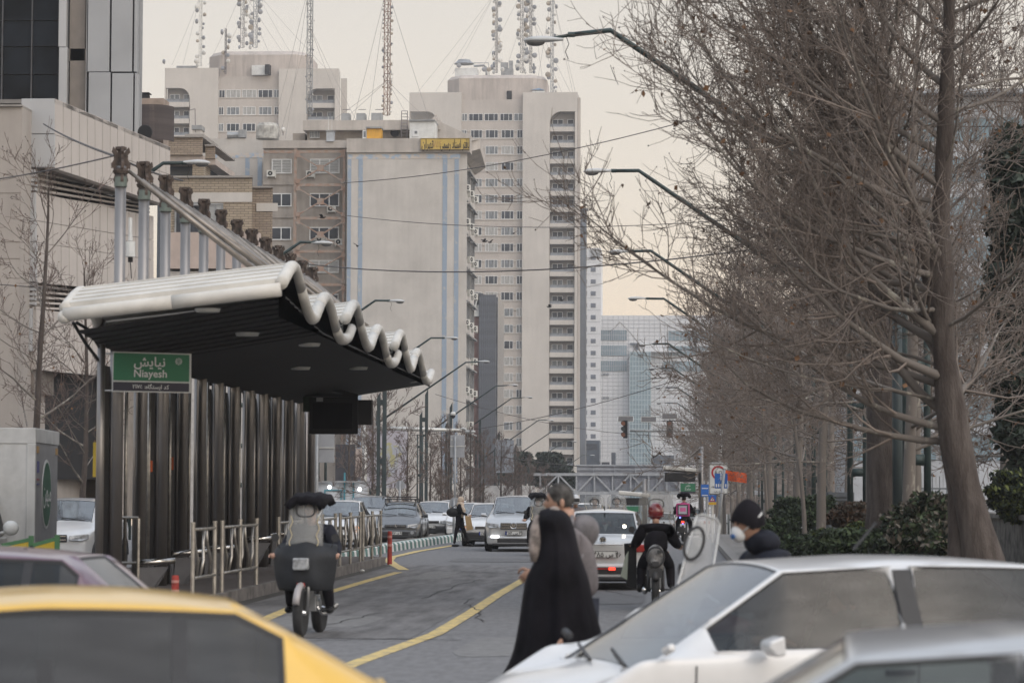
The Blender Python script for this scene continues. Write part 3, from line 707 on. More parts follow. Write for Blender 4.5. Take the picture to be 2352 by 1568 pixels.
for i in range(8):
    yt = 347.5 + 76.5 * i; zt = Z(yt, YF)
    m = MB(); m.box(X(603 if i == 0 else 680.3, YF), X(785.8, YF), YF - .06, YF + .1, zt - .13, zt + .13); m.build('beam', rust, brace)
    c = P(736.5, yt + 39, YF - .05); m = MB()
    for sxx, syy in ((-1, 1), (1, 1), (-1, -1), (1, -1)):
        e = c + Vector((sxx * 2.25, 0, syy * 1.33)); m.bar(c, e, .2, .12)
    m.build('diagonal_brace', rust, brace)
    m = MB(); m.cb(c - Vector((0, .1, 0)), (.62, .1, .6)); m.build('gusset_plate', rust, brace)
    for sxx, syy in ((-1, 1), (1, 1), (-1, -1), (1, -1)):
        m = MB(); m.cb(c + Vector((sxx * 2.1, -.1, syy * 1.2)), (.4, .06, .4)); m.build('gusset_plate', rust, brace)
# wall behind, left, with faded stripes
bb = thing('stucco_building', 'blank beige building with faded blue stripes left of the braced facade', 'building', (X(500, 262), 262, gz(262)))
m = MB(); m.box(X(385, 262), X(606, 262), 262, 280, gz(262), Z(316, 262)); m.build('wall', stucco, bb)
def st2(x0, x1, y0, y1, mt):
    m = MB(); m.box(X(x0, 262), X(x1, 262), 261.96, 261.998, Z(y1, 262), Z(y0, 262)); m.build('painted_stripe', mt, bb)
st2(470, 603, 350, 361, bluer); st2(464, 474, 385, 470, blue); st2(561.5, 571.5, 361.3, 470, blue); st2(590, 600, 361.3, 470, blue)
dc = thing('roof_duct', 'grey half-round ventilation duct on the roof of the beige striped wall', 'duct', P(560, 316, 258))
m = MB(); a = P(522, 311, 262); m.tube([a, a + Vector((1.8, .2, 0))], .33, 10); m.cb(P(557, 308, 262.2), (.7, .8, .75)); m.build('duct_body', steel_grey, dc)
wt2 = thing('water_tank', 'mottled corrugated tank on the roof edge left of the concrete building', 'tank', P(615, 318, 256))
m = MB(); m.lathe([(1.1, 0), (1.12, .3), (1.1, .6), (1.12, .9), (1.1, 1.2), (.9, 1.5)], P(615, 320, 257), n=14); m.build('tank', M('stained_tank', (.42, .41, .38), .8, var=.35, scale=1.2), wt2)
m = MB(); wbox(m, 655, 684, 290, 322, YB, 5, 9); tag(m.build('roof_hut', pent), 'low brown hut with torn canvas edge at the left end of the rooftop storey', 'hut')
gw_ = thing('grille_window', 'white barred window in the wall of the rooftop storey', 'window', P(723, 318, YB + 3.9)); m = MB()
p0 = P(712, 316, YB + 3.9); 
for i in range(7): m.box(p0.x + i * .14, p0.x + i * .14 + .03, YB + 3.82, YB + 3.88, p0.z, p0.z + .95)
m.box(p0.x, p0.x + .9, YB + 3.8, YB + 3.9, p0.z + .95, p0.z + 1.0); m.box(p0.x, p0.x + .9, YB + 3.8, YB + 3.9, p0.z - .05, p0.z); m.build('bar', frame_w, gw_)
m = MB(); m.box(p0.x, p0.x + .9, YB + 3.9, YB + 3.95, p0.z, p0.z + .95); m.build('pane', pane_m, gw_)

# ================================================================== dark fin building between the wall and the tower
YD = 330
b6 = thing('louvred_building', 'narrow dark building with vertical grey fins and a reddish column, right of the striped building', 'building', (X(1108, YD), YD, gz(YD)))
finm = M('fin_grey', (.12, .13, .15), .5, metal=.3, var=.1); redm = M('reddish_cladding', (.17, .10, .09), .6, var=.1)
m = MB(); m.box(X(1075, YD), X(1142, YD), YD + 1.5, YD + 14, gz(YD), Z(680, YD)); m.build('wall', M('dark_curtain_wall', (.10, .11, .13), .3, var=.2), b6)
m = MB(); m.box(X(1070, YD), X(1104, YD), YD + .4, YD + 1.4, gz(YD), Z(727, YD)); m.build('reddish_panel', redm, b6)
m = MB(); wbox(m, 1072, 1100, 700, 726, YD, .2, 3); m.build('white_balcony', white_m, b6)
m = MB(); wbox(m, 1060, 1110, 674, 678, YD, -.3, 8); m.build('roof_edge', finm, b6)
fin = MB(); fin.box(-.11, .11, 0, .5, gz(YD), Z(677, YD)); fm_ = fin.mesh('fin', finm)
for i in range(9): inst('fin', fm_, b6, (X(1103 + 4.3 * i, YD), YD - .2, 0))
for y in (683, 797, 893, 960, 1010):
    m = MB(); m.box(X(1101, YD), X(1140, YD), YD - .05, YD + .4, Z(y + 3, YD), Z(y, YD)); m.build('crossbar', finm, b6)
m = MB(); m.bar(P(1088, 722, YD), P(1096, 685, YD), .15, .15); m.build('strut', white_m, b6)

# ================================================================== white glass buildings to the right
YW = 760
wtile = M('white_panel_cladding', (.60, .61, .63), .6, var=.04, scale=.1)
seam = M('panel_seam', (.35, .37, .40), .7)
blueg = M('blue_curtain_glass', (.20, .28, .33), .18, var=.15, scale=.15)
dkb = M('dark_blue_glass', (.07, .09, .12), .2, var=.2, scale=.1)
zw = gz(YW)
b7 = thing('white_tower', 'slim white tower with rows of small square windows beside the balcony tower', 'tower', (X(1355, YW), YW, zw))
m = MB(); m.box(X(1332, YW), X(1380, YW), YW, YW + 20, zw, Z(570, YW)); m.build('wall', wtile, b7)
m = MB(); wbox(m, 1358, 1378, 573, 590, YW, -.6, 0); m.build('roof_frame', steel_grey, b7)
m = MB()
for i in range(19):
    z = Z(602.5 + 27.3 * i, YW); m.box(X(1333, YW), X(1380, YW), YW - .06, YW, z - .05, z + .05)
tag(m.build('panel_joint', seam, b7), kind='stuff')
wq = MB(); wq.box(-.6, .6, -.1, .05, -.6, .6); wqm = wq.mesh('window', M('far_window', (.14, .16, .2), .2, var=.2))
for i in range(17):
    for x in (1341, 1362.5):
        inst('window', wqm, b7, P(x, 592 + 27.3 * i, YW), sc=(1.15 if x > 1350 else 1.5, 1, 1.0))
b8 = thing('glass_office', 'wide white-panelled office block with blue glass bands and a tall glass stairwell', 'building', (X(1540, YW), YW, zw))
m = MB(); m.box(X(1379, YW), X(1900, YW), YW + 4, YW + 40, zw, Z(722, YW)); m.build('wall', wtile, b8)
m = MB()
for i in range(40):
    y = 733 + 8.9 * i
    if y > 1066: break
    z = Z(y, YW); m.box(X(1379, YW), X(1899, YW), YW + 3.93, YW + 4, z - .06, z + .06)
for i in range(44):
    x = X(1384 + 11.9 * i, YW); m.box(x - .05, x + .05, YW + 3.95, YW + 3.998, zw, Z(723, YW))
tag(m.build('panel_joint', seam, b8), kind='stuff')
def gband(x0, x1, y0, y1, mat, n):
    m = MB(); a = P(x0, y1, YW); b = P(x1, y0, YW); m.box(a.x, b.x, YW + 3.7, YW + 3.9, a.z, b.z); o = m.build('glass_band', mat, b8)
    m = MB()
    for i in range(n + 1): xx = a.x + (b.x - a.x) * i / n; m.box(xx - .08, xx + .08, YW + 3.6, YW + 3.7, a.z, b.z)
    m.box(a.x, b.x, YW + 3.62, YW + 3.68, (a.z + b.z) / 2 - .08, (a.z + b.z) / 2 + .08); m.build('mullion', seam, o)
for y in (756, 791.5, 827): gband(1379, 1439, y, y + 23.5, blueg, 12)
for y in (758, 793): gband(1535, 1720, y, y + 22, blueg, 22)
gband(1524, 1680, 828, 851, blueg, 18)
gband(1383, 1398, 856, 860, dkb, 2); gband(1383, 1398, 910, 914.5, dkb, 2)
m = MB(); m.box(X(1447, YW), X(1495, YW), YW + 1, YW + 3.9, zw, Z(807, YW)); m.build('stairwell_glass', blueg, b8)
m = MB()
for i in range(8): x = X(1447 + 48 * i / 7, YW); m.box(x - .08, x + .08, YW + .9, YW + 1, zw, Z(807, YW))
for i in range(27): z = Z(807 + 11 * i, YW); m.box(X(1447, YW), X(1495, YW), YW + .92, YW + .98, z - .08, z + .08)
m.build('mullion', M('pale_mullion', (.42, .5, .53), .5), b8)
m = MB(); m.box(X(1447, YW), X(1560, YW), YW + 1.2, YW + 4, Z(807, YW), Z(805, YW)); m.build('ledge', wtile, b8)
m = MB(); wbox(m, 1447, 1466, 786, 790, YW, 3, 4); wbox(m, 1460, 1466, 790, 802, YW, 3, 4); wbox(m, 1500, 1548, 1045, 1066, YW, 1, 4); m.build('dark_recess', dkb, b8)
# low dark volumes at the foot
for i, (x0, x1, y0, Y, mt, lb) in enumerate([(1331, 1378, 1010, 640, dkb, 'low dark blue glazed block at the foot of the slim white tower'), (1378, 1406, 1052, 650, wtile, 'small white annex right of the low dark blue block'), (1405, 1414, 1038, 630, dkb, 'narrow dark slab standing between annex and white office block'), (1324, 1331.5, 1005, 600, stucco, 'thin beige wall end at the foot of the balcony tower')]):
    m = MB(); m.box(X(x0, Y), X(x1, Y), Y, Y + 12, gz(Y), Z(y0, Y))
    m.m = 1; m.box(X(x0, Y) + .5, X(x1, Y) - .5, Y - .05, Y, Z(y0 + 22, Y), Z(y0 + 8, Y)); tag(m.build('annex_building', [mt, pane_d]), lb, 'building')
# beige cylinder tower behind the balcony tower
m = MB(); m.lathe([(1.6, gz(600)), (1.6, Z(480, 600)), (1.9, Z(478, 600)), (1.9, Z(474, 600))], (X(1329, 600), 606, 0), n=20); tag(m.build('chimney_shaft', dkb), 'dark round shaft showing behind the right edge of the balcony tower', 'shaft')
# far low buildings
fb = [(1240, 1330, 1075, 900, render_w, 'far low brown block seen under the footbridge'), (1400, 1500, 1100, 900, wtile, 'far low pale block seen through the footbridge truss'), (1500, 1700, 1090, 880, render_d, 'far low block behind the kiosk with the green station sign')]
for x0, x1, y0, Y, mt, lb in fb:
    m = MB(); m.box(X(x0, Y), X(x1, Y), Y, Y + 20, -12, Z(y0, Y)); m.m = 1
    for i in range(10): xx = X(x0, Y) + (X(x1, Y) - X(x0, Y)) * (i + .3) / 10; m.box(xx, xx + .5, Y - .1, Y, Z(y0, Y) - 2.5, Z(y0, Y) - 1)
    tag(m.build('distant_building', [mt, pane_d]), lb, 'building')

# ================================================================== BRICK BUILDINGS (mid left)
def brick_mat(name, c, c2):
    m = bpy.data.materials.new(name); m.use_nodes = True; t = m.node_tree; b = t.nodes['Principled BSDF']; n = t.nodes.new; l = t.links.new
    tcn = n('ShaderNodeTexCoord'); mpn = n('ShaderNodeMapping'); mpn.inputs['Rotation'].default_value = (rad(90), 0, 0)
    br = n('ShaderNodeTexBrick'); br.inputs['Scale'].default_value = 1; br.inputs['Color1'].default_value = (*c, 1); br.inputs['Color2'].default_value = (*c2, 1)
    br.inputs['Mortar'].default_value = (.16, .13, .10, 1); br.inputs['Mortar Size'].default_value = .015; br.inputs['Brick Width'].default_value = .42; br.inputs['Row Height'].default_value = .14
    sep = n('ShaderNodeSeparateXYZ'); com = n('ShaderNodeCombineXYZ'); ad = n('ShaderNodeMath'); ad.operation = 'ADD'
    l(tcn.outputs['Object'], sep.inputs[0]); l(sep.outputs[0], ad.inputs[0]); l(sep.outputs[1], ad.inputs[1]); l(ad.outputs[0], com.inputs[0]); l(sep.outputs[2], com.inputs[1])
    l(com.outputs[0], br.inputs['Vector']); l(br.outputs[0], b.inputs['Base Color']); b.inputs['Roughness'].default_value = .9
    bp = n('ShaderNodeBump'); bp.inputs['Distance'].default_value = .02; l(br.outputs['Fac'], bp.inputs['Height']); bp.invert = True; l(bp.outputs[0], b.inputs['Normal']); return m
brk = brick_mat('beige_brick', (.37, .31, .235), (.31, .26, .20)); brk2 = brick_mat('grey_brick', (.33, .27, .21), (.26, .21, .17))
cop = M('coping', (.30, .28, .26), .8)
YK = 150
b2 = thing('brick_building', 'beige brick building with grey coping and a shuttered window, behind the shelter roof', 'building', (X(500, YK), YK, gz(YK)))
m = MB(); sbox(m, X(380, YK), X(578, YK), YK, 14, gz(YK), Z(407, YK)); m.build('brick_wall', brk, b2)
m = MB(); sbox(m, X(378, YK), X(579.5, YK), YK - .15, 14, Z(406.8, YK), Z(402.5, YK)); m.build('coping', cop, b2)
m = MB(); sbox(m, X(578.5, YK + 2), X(628, YK + 2), YK + 1.5, 12, gz(YK), Z(424, YK)); m.build('brick_wall', brk2, b2)
m = MB(); sbox(m, X(577, YK + 2), X(629.5, YK + 2), YK + 1.3, 12, Z(423.8, YK), Z(420, YK)); m.build('coping', cop, b2)
m = MB(); m.box(X(380, YK), X(578, YK), YK - .05, YK, Z(463, YK), Z(441, YK)); m.box(X(578.6, YK), X(628, YK), YK + 1.44, YK + 1.5, Z(478, YK), Z(459, YK)); m.build('render_band', stucco, b2)
for (xa, xb, ya, yb, pmt) in [(400, 470, 463, 540, pane_d), (478, 512, 465, 545, bl), (392, 440, 600, 660, pane_d), (520, 560, 600, 650, bl)]:
    window(b2, ((X(xa, YK) + X(xb, YK)) / 2, YK - .1, (Z(ya, YK) + Z(yb, YK)) / 2), (xb - xa) * YK / FPX, (yb - ya) * YK / FPX, (.5,), pmt, steel_grey)
m = MB(); m.box(X(440, YK), X(470, YK), YK - .6, YK - .1, Z(473, YK), Z(469, YK)); m.build('awning', steel_grey, b2)
m = MB(); m.box(X(380, YK), X(600, YK), YK - 1.2, YK - .2, Z(620, YK), Z(537, YK)); m.build('balcony_parapet', M('pinkish_render', (.46, .38, .34), .9, var=.06, streak=.2), b2)
m = MB(); m.box(X(380, YK), X(614, YK), YK - 1.0, YK - .3, gz(YK), Z(626, YK)); m.build('lower_wall', M('white_brick', (.46, .44, .42), .9, var=.1, scale=3), b2)
bu = thing('brick_building', 'upper brown brick rooms with deep shaded opening right behind the metal-clad podium', 'building', (X(420, 175), 175, gz(175)))
YU = 175
m = MB(); sbox(m, X(340, YU), X(463, YU), YU, 8, Z(354, YU), Z(314, YU)); sbox(m, X(463, YU), X(486, YU), YU + 1, 8, Z(358, YU), Z(330, YU)); m.build('brick_wall', brk2, bu)
m = MB(); m.box(X(338, YU), X(464, YU), YU - .2, YU + 8, Z(313.8, YU), Z(311, YU)); m.box(X(418, YU), X(462, YU), YU + .5, YU + 6, Z(310.8, YU), Z(303, YU)); m.box(X(462.5, YU), X(487, YU), YU + .8, YU + 9, Z(329.8, YU), Z(326, YU)); m.build('coping', cop, bu)
m = MB(); m.box(X(340, YU), X(463, YU), YU + .2, YU + 8, Z(368, YU), Z(354.2, YU)); m.box(X(463.2, YU), X(486, YU), YU + 1.1, YU + 9, Z(372, YU), Z(358.2, YU)); m.build('lintel', M('pinkish_lintel', (.42, .36, .32), .9, var=.1), bu)
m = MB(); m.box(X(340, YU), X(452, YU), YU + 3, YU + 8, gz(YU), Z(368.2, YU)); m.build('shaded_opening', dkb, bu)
m = MB(); m.box(X(436, YU), X(463, YU), YU + .6, YU + 3, gz(YU), Z(368.3, YU)); m.build('brick_pier', brk, bu)
m = MB(); m.box(X(427, YU), X(446, YU), YU + 2, YU + 3.2, Z(302.8, YU), Z(286, YU)); m.build('chimney', stucco, bu)
m = MB(); m.box(X(425, YU), X(448, YU), YU + 1.9, YU + 3.3, Z(285.8, YU), Z(276, YU)); m.build('chimney_cap', steel_grey, bu)
an = thing('tv_antenna', 'thin grey TV antenna pole beside the brick chimney', 'antenna', P(449, 304, YU + 2)); m = MB(); a = P(449, 304, YU + 2); b = P(448, 250, YU + 2); m.tube([a, b], .03, 4); m.tube([b + Vector((-.35, 0, -.1)), b], .025, 4); m.tube([b + Vector((-.35, 0, -.1)), b + Vector((-.35, 0, .25))], .02, 4); m.build('pole', mast_m, an)
# round slatted screen + stair hut
b3 = thing('slatted_drum', 'dark curved screen of rusty vertical slats beside the glass block', 'screen', P(357, 312, 140))
YS = 140; c = P(350, 300, YS + 2); zb = Z(312, YS); zt = Z(231, YS)
slm = MB(); slm.box(-.025, .025, -.03, .03, 0, zt - zb); sl_ = slm.mesh('slat', M('dark_rust_slat', (.075, .06, .058), .8, var=.25))
for i in range(52):
    a = math.pi * (1 + i / 51); inst('slat', sl_, b3, (c.x + 1.12 * math.cos(a), c.y + 1.2 * math.sin(a), zb), (0, 0, a))
m = MB()
for z in (zb + .1, (zb + zt) / 2, zt - .35): m.tube([(c.x + 1.07 * math.cos(math.pi * (1 + i / 16)), c.y + 1.14 * math.sin(math.pi * (1 + i / 16)), z) for i in range(17)], .03, 4)
m.build('hoop', MATS['dark_rust_slat'], b3)
m = MB(); m.box(c.x - 1.3, c.x + .5, c.y + .4, c.y + 2, zb - 1.5, Z(207, YS)); m.m = 0; m.build('core_wall', M('brown_core', (.30, .24, .20), .9), b3)
m = MB(); m.cb((c.x - .7, c.y + 1, Z(200, YS)), (.6, .6, .2)); m.cb((c.x - .7, c.y + 1, Z(197, YS) + .1), (.75, .75, .05)); m.build('roof_cowl', dark, b3)

# ================================================================== METAL-CLAD BUILDING (left)
gpan = M('grey_aluminium_panel', (.34, .35, .365), .45, metal=.25, var=.05, scale=.4)
gpan2 = M('light_aluminium_panel', (.42, .425, .435), .45, metal=.2, var=.05, scale=.4)
bpan = M('beige_ribbed_metal', (.48, .44, .41), .6, var=.05, scale=.3, streak=.15)
brn = M('brown_recess', (.20, .175, .155), .7, var=.08)
bwall = M('beige_plaster', (.37, .335, .305), .9, var=.08, scale=.4, streak=.2, bump=.004)
YC = 68
b1 = thing('clad_office', 'grey and beige metal-clad office block with dark curtain glass and louvre bands', 'building', (X(180, YC), YC + 2, 0))
# high tower part: dark glazing, columns, grey panels
Yt = 100
m = MB(); wbox(m, -260, 136, -120, 238, Yt, .4, 3); m.build('glazing_core', dark, b1)
tg = M('tower_glass', (.010, .013, .018), .06, var=.4, scale=.5, spec=.12)
for r, (ya, yb) in enumerate([(-60, 43.5), (45.5, 103.5), (105.5, 167.5), (169.5, 236)]):
    for (xa, xb) in [(-140, -69), (-67, 1), (3, 69), (71, 134)]:
        m = MB(); wbox(m, xa, xb, ya, yb, Yt, .3, .38); m.build('glass_pane', tg, b1)
m = MB()
for x in (-68, 2, 70): wbox(m, x - .9, x + .9, -100, 237, Yt, .22, .36)
for y in (44.5, 104.5, 168.5): wbox(m, -140, 135, y - .8, y + .8, Yt, .24, .34)
m.build('mullion', M('mullion_dark', (.07, .07, .075), .5), b1)
def panel(par, x0, x1, y0, y1, Y, mat, d0=0, d1=.3, name='panel'):
    m = MB(); wbox(m, x0, x1, y0, y1, Y, d0, d1); return m.build(name, mat, par, bevel=.01)
for (ya, yb) in [(-120, 109.5), (110.6, 240)]:
    panel(b1, 136, 156.5, ya, yb, Yt, gpan2, -.15, .4)
    panel(b1, 157.5, 197, ya, yb + 30, Yt, brn, .1, .6)
for (xa, xb) in [(203.3, 256.3), (257.3, 308.6), (309.4, 318.5)]:
    for (ya, yb) in [(-120, 167), (168.2, 420)]:
        panel(b1, xa, xb, ya + (xa > 250) * 2, yb, Yt, gpan, -.2, .3)
panel(b1, 197.5, 202.5, -120, 400, Yt, gpan2, -.15, .3)
m = MB(); sbox(m, X(196, Yt), X(318, Yt), Yt + .32, 6, Z(480, Yt), Z(-120, Yt)); m.build('tower_core', gpan, b1)
# podium: front (grey) panels and the ribbed flank running back
for (ya, yb) in [(226.5, 307.5), (308.8, 384)]: panel(b1, 48, 125.5, ya, yb, YC, gpan2, 0, .3)
for (ya, yb) in [(442, 508), (509.2, 555), (556.2, 647)]: panel(b1, 47.5, 82, ya, yb, YC, gpan2, 0, .3)
panel(b1, 47, 72, 708, 806, YC, gpan2, 0, .3)
m = MB(); wbox(m, 48, 80, 227, 900, YC, .31, 3); m.build('podium_core', brn, b1)
A = P(125.8, 227, YC); 
flank = Vector((math.tan(rad(6.9)), 1, 0)).normalized()
A_up, A_low = A, P(82.5, 400, YC + .02)
def fp(x, y, A=None):     # point on the flank plane seen at picture x,y
    A = A or A_up
    d = ray(x, y); o_ = Vector((0, 0, CAMZ)); n = Vector((flank.y, -flank.x, 0)); t = (A - o_).dot(n) / d.dot(n); return o_ + d * t
def flank_strip(name, x0, x1, ylt, ylb, mat, par, dpt=.25, proud=0., A=None):
    """strip on the flank between two picture columns; ylt/ylb give top/bottom lines as functions of x"""
    n = Vector((flank.y, -flank.x, 0)); q = [fp(x0, ylt(x0), A), fp(x1, ylt(x1), A), fp(x1, ylb(x1), A), fp(x0, ylb(x0), A)]
    # keep tops/bottoms true
    m = MB(); m.slab([p + n * proud for p in q], -n * dpt); return m.build(name, mat, par)
def line(x0, y0, x1, y1): return lambda x: y0 + (y1 - y0) * (x - x0) / (x1 - x0)
top1 = line(126, 227, 391, 337.5); sm1 = line(122, 308, 391, 401.5); bot1 = line(122, 385, 391, 474)
l2t = line(80, 442, 353, 497.0); sm2 = line(78, 506, 353, 551); sm3 = line(78, 556, 353, 597); l4 = line(78, 648, 353, 675)
xs = [126]
while xs[-1] < 391:
    k = fp(xs[-1], 300); nx = k + flank * .62
    d = CR.transposed() @ (nx - Vector((0, 0, CAMZ))); xs.append(1176 + FPX * d.x / -d.z)
xs = [x for x in xs if x < 391] + [391]
for a, b in zip(xs[:-1], xs[1:]):
    g = (b - a) * .03
    flank_strip('cladding_panel', a + g, b - g, top1, lambda x: sm1(x) - .6, bpan, b1)
    flank_strip('cladding_panel', a + g, b - g, lambda x: sm1(x) + .6, bot1, bpan, b1)
    a2, b2_ = 83 + (a - 126) * 270 / 265, 83 + (b - 126) * 270 / 265
    flank_strip('cladding_panel', a2 + g, b2_ - g, l2t, lambda x: sm2(x) - .6, bpan, b1, A=A_low)
    flank_strip('cladding_panel', a2 + g, b2_ - g, lambda x: sm2(x) + .6, lambda x: sm3(x) - .5, bpan, b1, A=A_low)
    flank_strip('cladding_panel', a2 + g, b2_ - g, lambda x: sm3(x) + .5, l4, bpan, b1, A=A_low)
    flank_strip('cladding_panel', a2 + g, b2_ - g, lambda x: l4(x) + 62, lambda x: l4(x) + 200, bpan, b1, A=A_low)
flank_strip('flank_core', 84, 353, line(84, 390, 353, 470), lambda x: 1100, dark, b1, dpt=.2, proud=-.35, A=A_low)
flank_strip('flank_core', 128, 389, lambda x: top1(x) + 2, lambda x: bot1(x) - 2, brn, b1, dpt=.4, proud=-.27)
m = MB(); q = [fp(126, 228), fp(391, 338.5)]; m.slab([q[0], q[1], q[1] - Vector((8, 0, 0)), q[0] - Vector((8, 0, 0))], (0, 0, -.1)); m.build('podium_roof', roofm, b1)
for i in range(5):
    o1 = 5 + 13.5 * i
    flank_strip('louvre', 83, 352, line(82, 389 + o1 - 3, 353, 451 + o1 * .62 - 2), line(82, 389 + o1 + 2.5, 353, 451 + o1 * .62 + 1.5), bpan, b1, dpt=.12, proud=-.1, A=A_low)
    m = MB(); wbox(m, 48, 82, 389 + 10.5 * i, 395 + 10.5 * i, YC, 0.02, .2); m.build('louvre', gpan2, b1)
for i in range(5):
    o1 = 4 + 12.5 * i
    flank_strip('louvre', 83, 300, line(80, 650 + o1, 353, 677 + o1 * .7), line(80, 655 + o1, 353, 680 + o1 * .7), bpan, b1, dpt=.12, proud=-.1, A=A_low)
    m = MB(); wbox(m, 47, 80, 650 + 10.8 * i, 656 + 10.8 * i, YC, 0.02, .2); m.build('louvre', gpan2, b1)
sp = thing('loudspeaker', 'black horn speaker on the podium roof edge', 'loudspeaker', P(333, 312, 82))
m = MB(); c = P(333, 304, 82); m.lathe([(.21, -.05), (.23, 0), (.1, .12), (.05, .2)], c, 'Y', 18); m.lathe([(.06, -.06), (.06, 0)], c, 'Y', 10); m.build('horn', dark, sp); m = MB(); m.cb(c + Vector((0, .15, -.2)), (.06, .06, .3)); m.build('bracket', dark, sp)
# plain beige wall nearest on the left edge
w0 = thing('plaster_building', 'plain cracked beige plaster wall filling the left edge below the glass', 'building', P(0, 980, YC - 1))
Yw0 = YC - 1
m = MB(); m.box(X(-120, Yw0), X(46.5, Yw0), Yw0, Yw0 + 8, 0, Z(241, Yw0)); m.build('wall', bwall, w0)
m = MB(); m.box(X(-120, Yw0), X(47, Yw0), Yw0 - .08, Yw0 + 8, Z(240.8, Yw0), Z(236.5, Yw0)); m.build('coping', cop, w0)
m = MB()
for y in (440, 553, 592): m.box(X(-120, Yw0), X(46, Yw0), Yw0 - .012, Yw0 - .002, Z(y + .7, Yw0), Z(y, Yw0))
m.build('joint', brn, w0)
# classical stone frontage below
stone = M('pale_carved_stone', (.48, .43, .38), .85, var=.12, scale=1.5, bump=.01)
YA = 74
ar = thing('arched_building', 'ornate pale stone frontage with arches behind the bare tree at left', 'building', (X(150, YA), YA, 0))
m = MB(); wbox(m, 70, 175, 806, 1190, YA, 0, 2); m.build('wall', stone, ar)
for k, (y0, y1, pr) in enumerate([(742, 750, .5), (806, 812, .45), (813, 818, .3), (822, 826, .2), (884, 889, .2), (893, 897, .3)]):
    m = MB(); wbox(m, 62, 172 + pr * 20, y0, y1, YA, -pr, .1); m.build('cornice', stone, ar)
m = MB(); wbox(m, 140, 240, 740, 815, YA, 2.5, 5); m.build('upper_wall', M('white_plaster', (.58, .58, .58), .9), ar)
m = MB()
rI, rO = 1.05, 1.35
for cx, cy in ((195, 880), (232, 870)):
    c = P(cx, cy + 60, YA + .6)
    for i in range(12):
        a0, a1 = math.pi * i / 12, math.pi * (i + 1) / 12
        m.prism([(c.x + rI * .5 * math.cos(a0), c.z + rI * math.sin(a0)), (c.x + rO * .5 * math.cos(a0), c.z + rO * math.sin(a0)), (c.x + rO * .5 * math.cos(a1), c.z + rO * math.sin(a1)), (c.x + rI * .5 * math.cos(a1), c.z + rI * math.sin(a1))], YA + .2, YA + .9)
    m.box(c.x - rO * .5, c.x - rI * .5, YA + .2, YA + .9, 0, c.z); m.box(c.x + rI * .5, c.x + rO * .5, YA + .2, YA + .9, 0, c.z)
m.build('arch', stone, ar)
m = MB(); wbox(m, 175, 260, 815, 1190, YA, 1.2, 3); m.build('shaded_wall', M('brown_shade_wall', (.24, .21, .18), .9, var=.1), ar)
m = MB(); wbox(m, 196, 262, 742, 815, YA, .4, 2); m.build('entablature', stone, ar)
for i, y in enumerate((748, 757, 765, 772)):
    m = MB(); wbox(m, 196, 262, y, y + 4, YA, .2, .4); m.build('moulding', stone, ar)
for (xa, xb, ya, yb) in [(84, 110, 808 + 20, 852), (150, 165, 900, 960), (168, 176, 905, 965), (120, 130, 910, 1010), (136, 146, 912, 1010)]:
    m = MB(); wbox(m, xa, xb, ya, yb, YA, -.05, .05); m.build('window', pane_d, ar)
# ================================================================== BUS SHELTER
steel = M('brushed_column_steel', (.26, .245, .235), .36, metal=.75, var=.15, scale=1.5, streak=.4, mscale=(1, 1, .2))
steel2 = M('railing_steel', (.38, .36, .33), .33, metal=.8, var=.2, scale=4)
rustcap = M('rust_brown_casting', (.075, .055, .045), .8, var=.3, scale=8)
roof_w = M('cream_roof_sheet', (.56, .54, .50), .7, var=.10, scale=1.2, streak=.0, bump=.004)
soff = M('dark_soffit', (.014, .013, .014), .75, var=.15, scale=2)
glass_dk = M('dark_shelter_glass', (.012, .012, .014), .35, var=.2, spec=.08)
plat = struct(tag((lambda m: (m.box(-9.5, -7.0, 40.2, 67.0, 0, .2), m.build('platform', M('platform_side', (.16, .145, .135), .9, var=.3, scale=2, streak=.4)))[1])(MB())))
m = MB(); m.box(-9.48, -7.12, 40.3, 66.9, .2, .204); struct(m.build('platform_paving', M('platform_paving', (.085, .068, .06), .85, var=.2, scale=6)))
shl = thing('bus_shelter', 'dark bus shelter with wavy cream roof held by tie rods from rows of steel columns', 'bus shelter', (-8.5, 42, .2))
XC, YC0, ST = -8.56, 42.0, 1.9
# wave profile along the street (Y, z) of the cream edge
prof0 = [(-.75, 4.74), (-.3, 4.90), (.15, 5.04), (.6, 5.05), (1.15, 4.82), (1.8, 4.56), (2.3, 4.46), (2.75, 4.48), (3.3, 4.70), (3.8, 4.86), (4.2, 4.87), (4.7, 4.74), (5.3, 4.48), (5.8, 4.36), (6.4, 4.35), (7.0, 4.42), (7.5, 4.60)]
def smooth(pts, n=3):
    r = []
    for i in range(len(pts) - 1):
        p0 = pts[max(i - 1, 0)]; p1 = pts[i]; p2 = pts[i + 1]; p3 = pts[min(i + 2, len(pts) - 1)]
        for k in range(n):
            t = k / n
            r.append(tuple(.5 * ((2 * b) + (-a + c) * t + (2 * a - 5 * b + 4 * c - d) * t * t + (-a + 3 * b - 3 * c + d) * t ** 3) for a, b, c, d in zip(p0, p1, p2, p3)))
    r.append(pts[-1]); return r
prof0 = smooth(prof0, 2)
XE, XW = -5.55, -8.66      # roadside and rear edge of the canopy
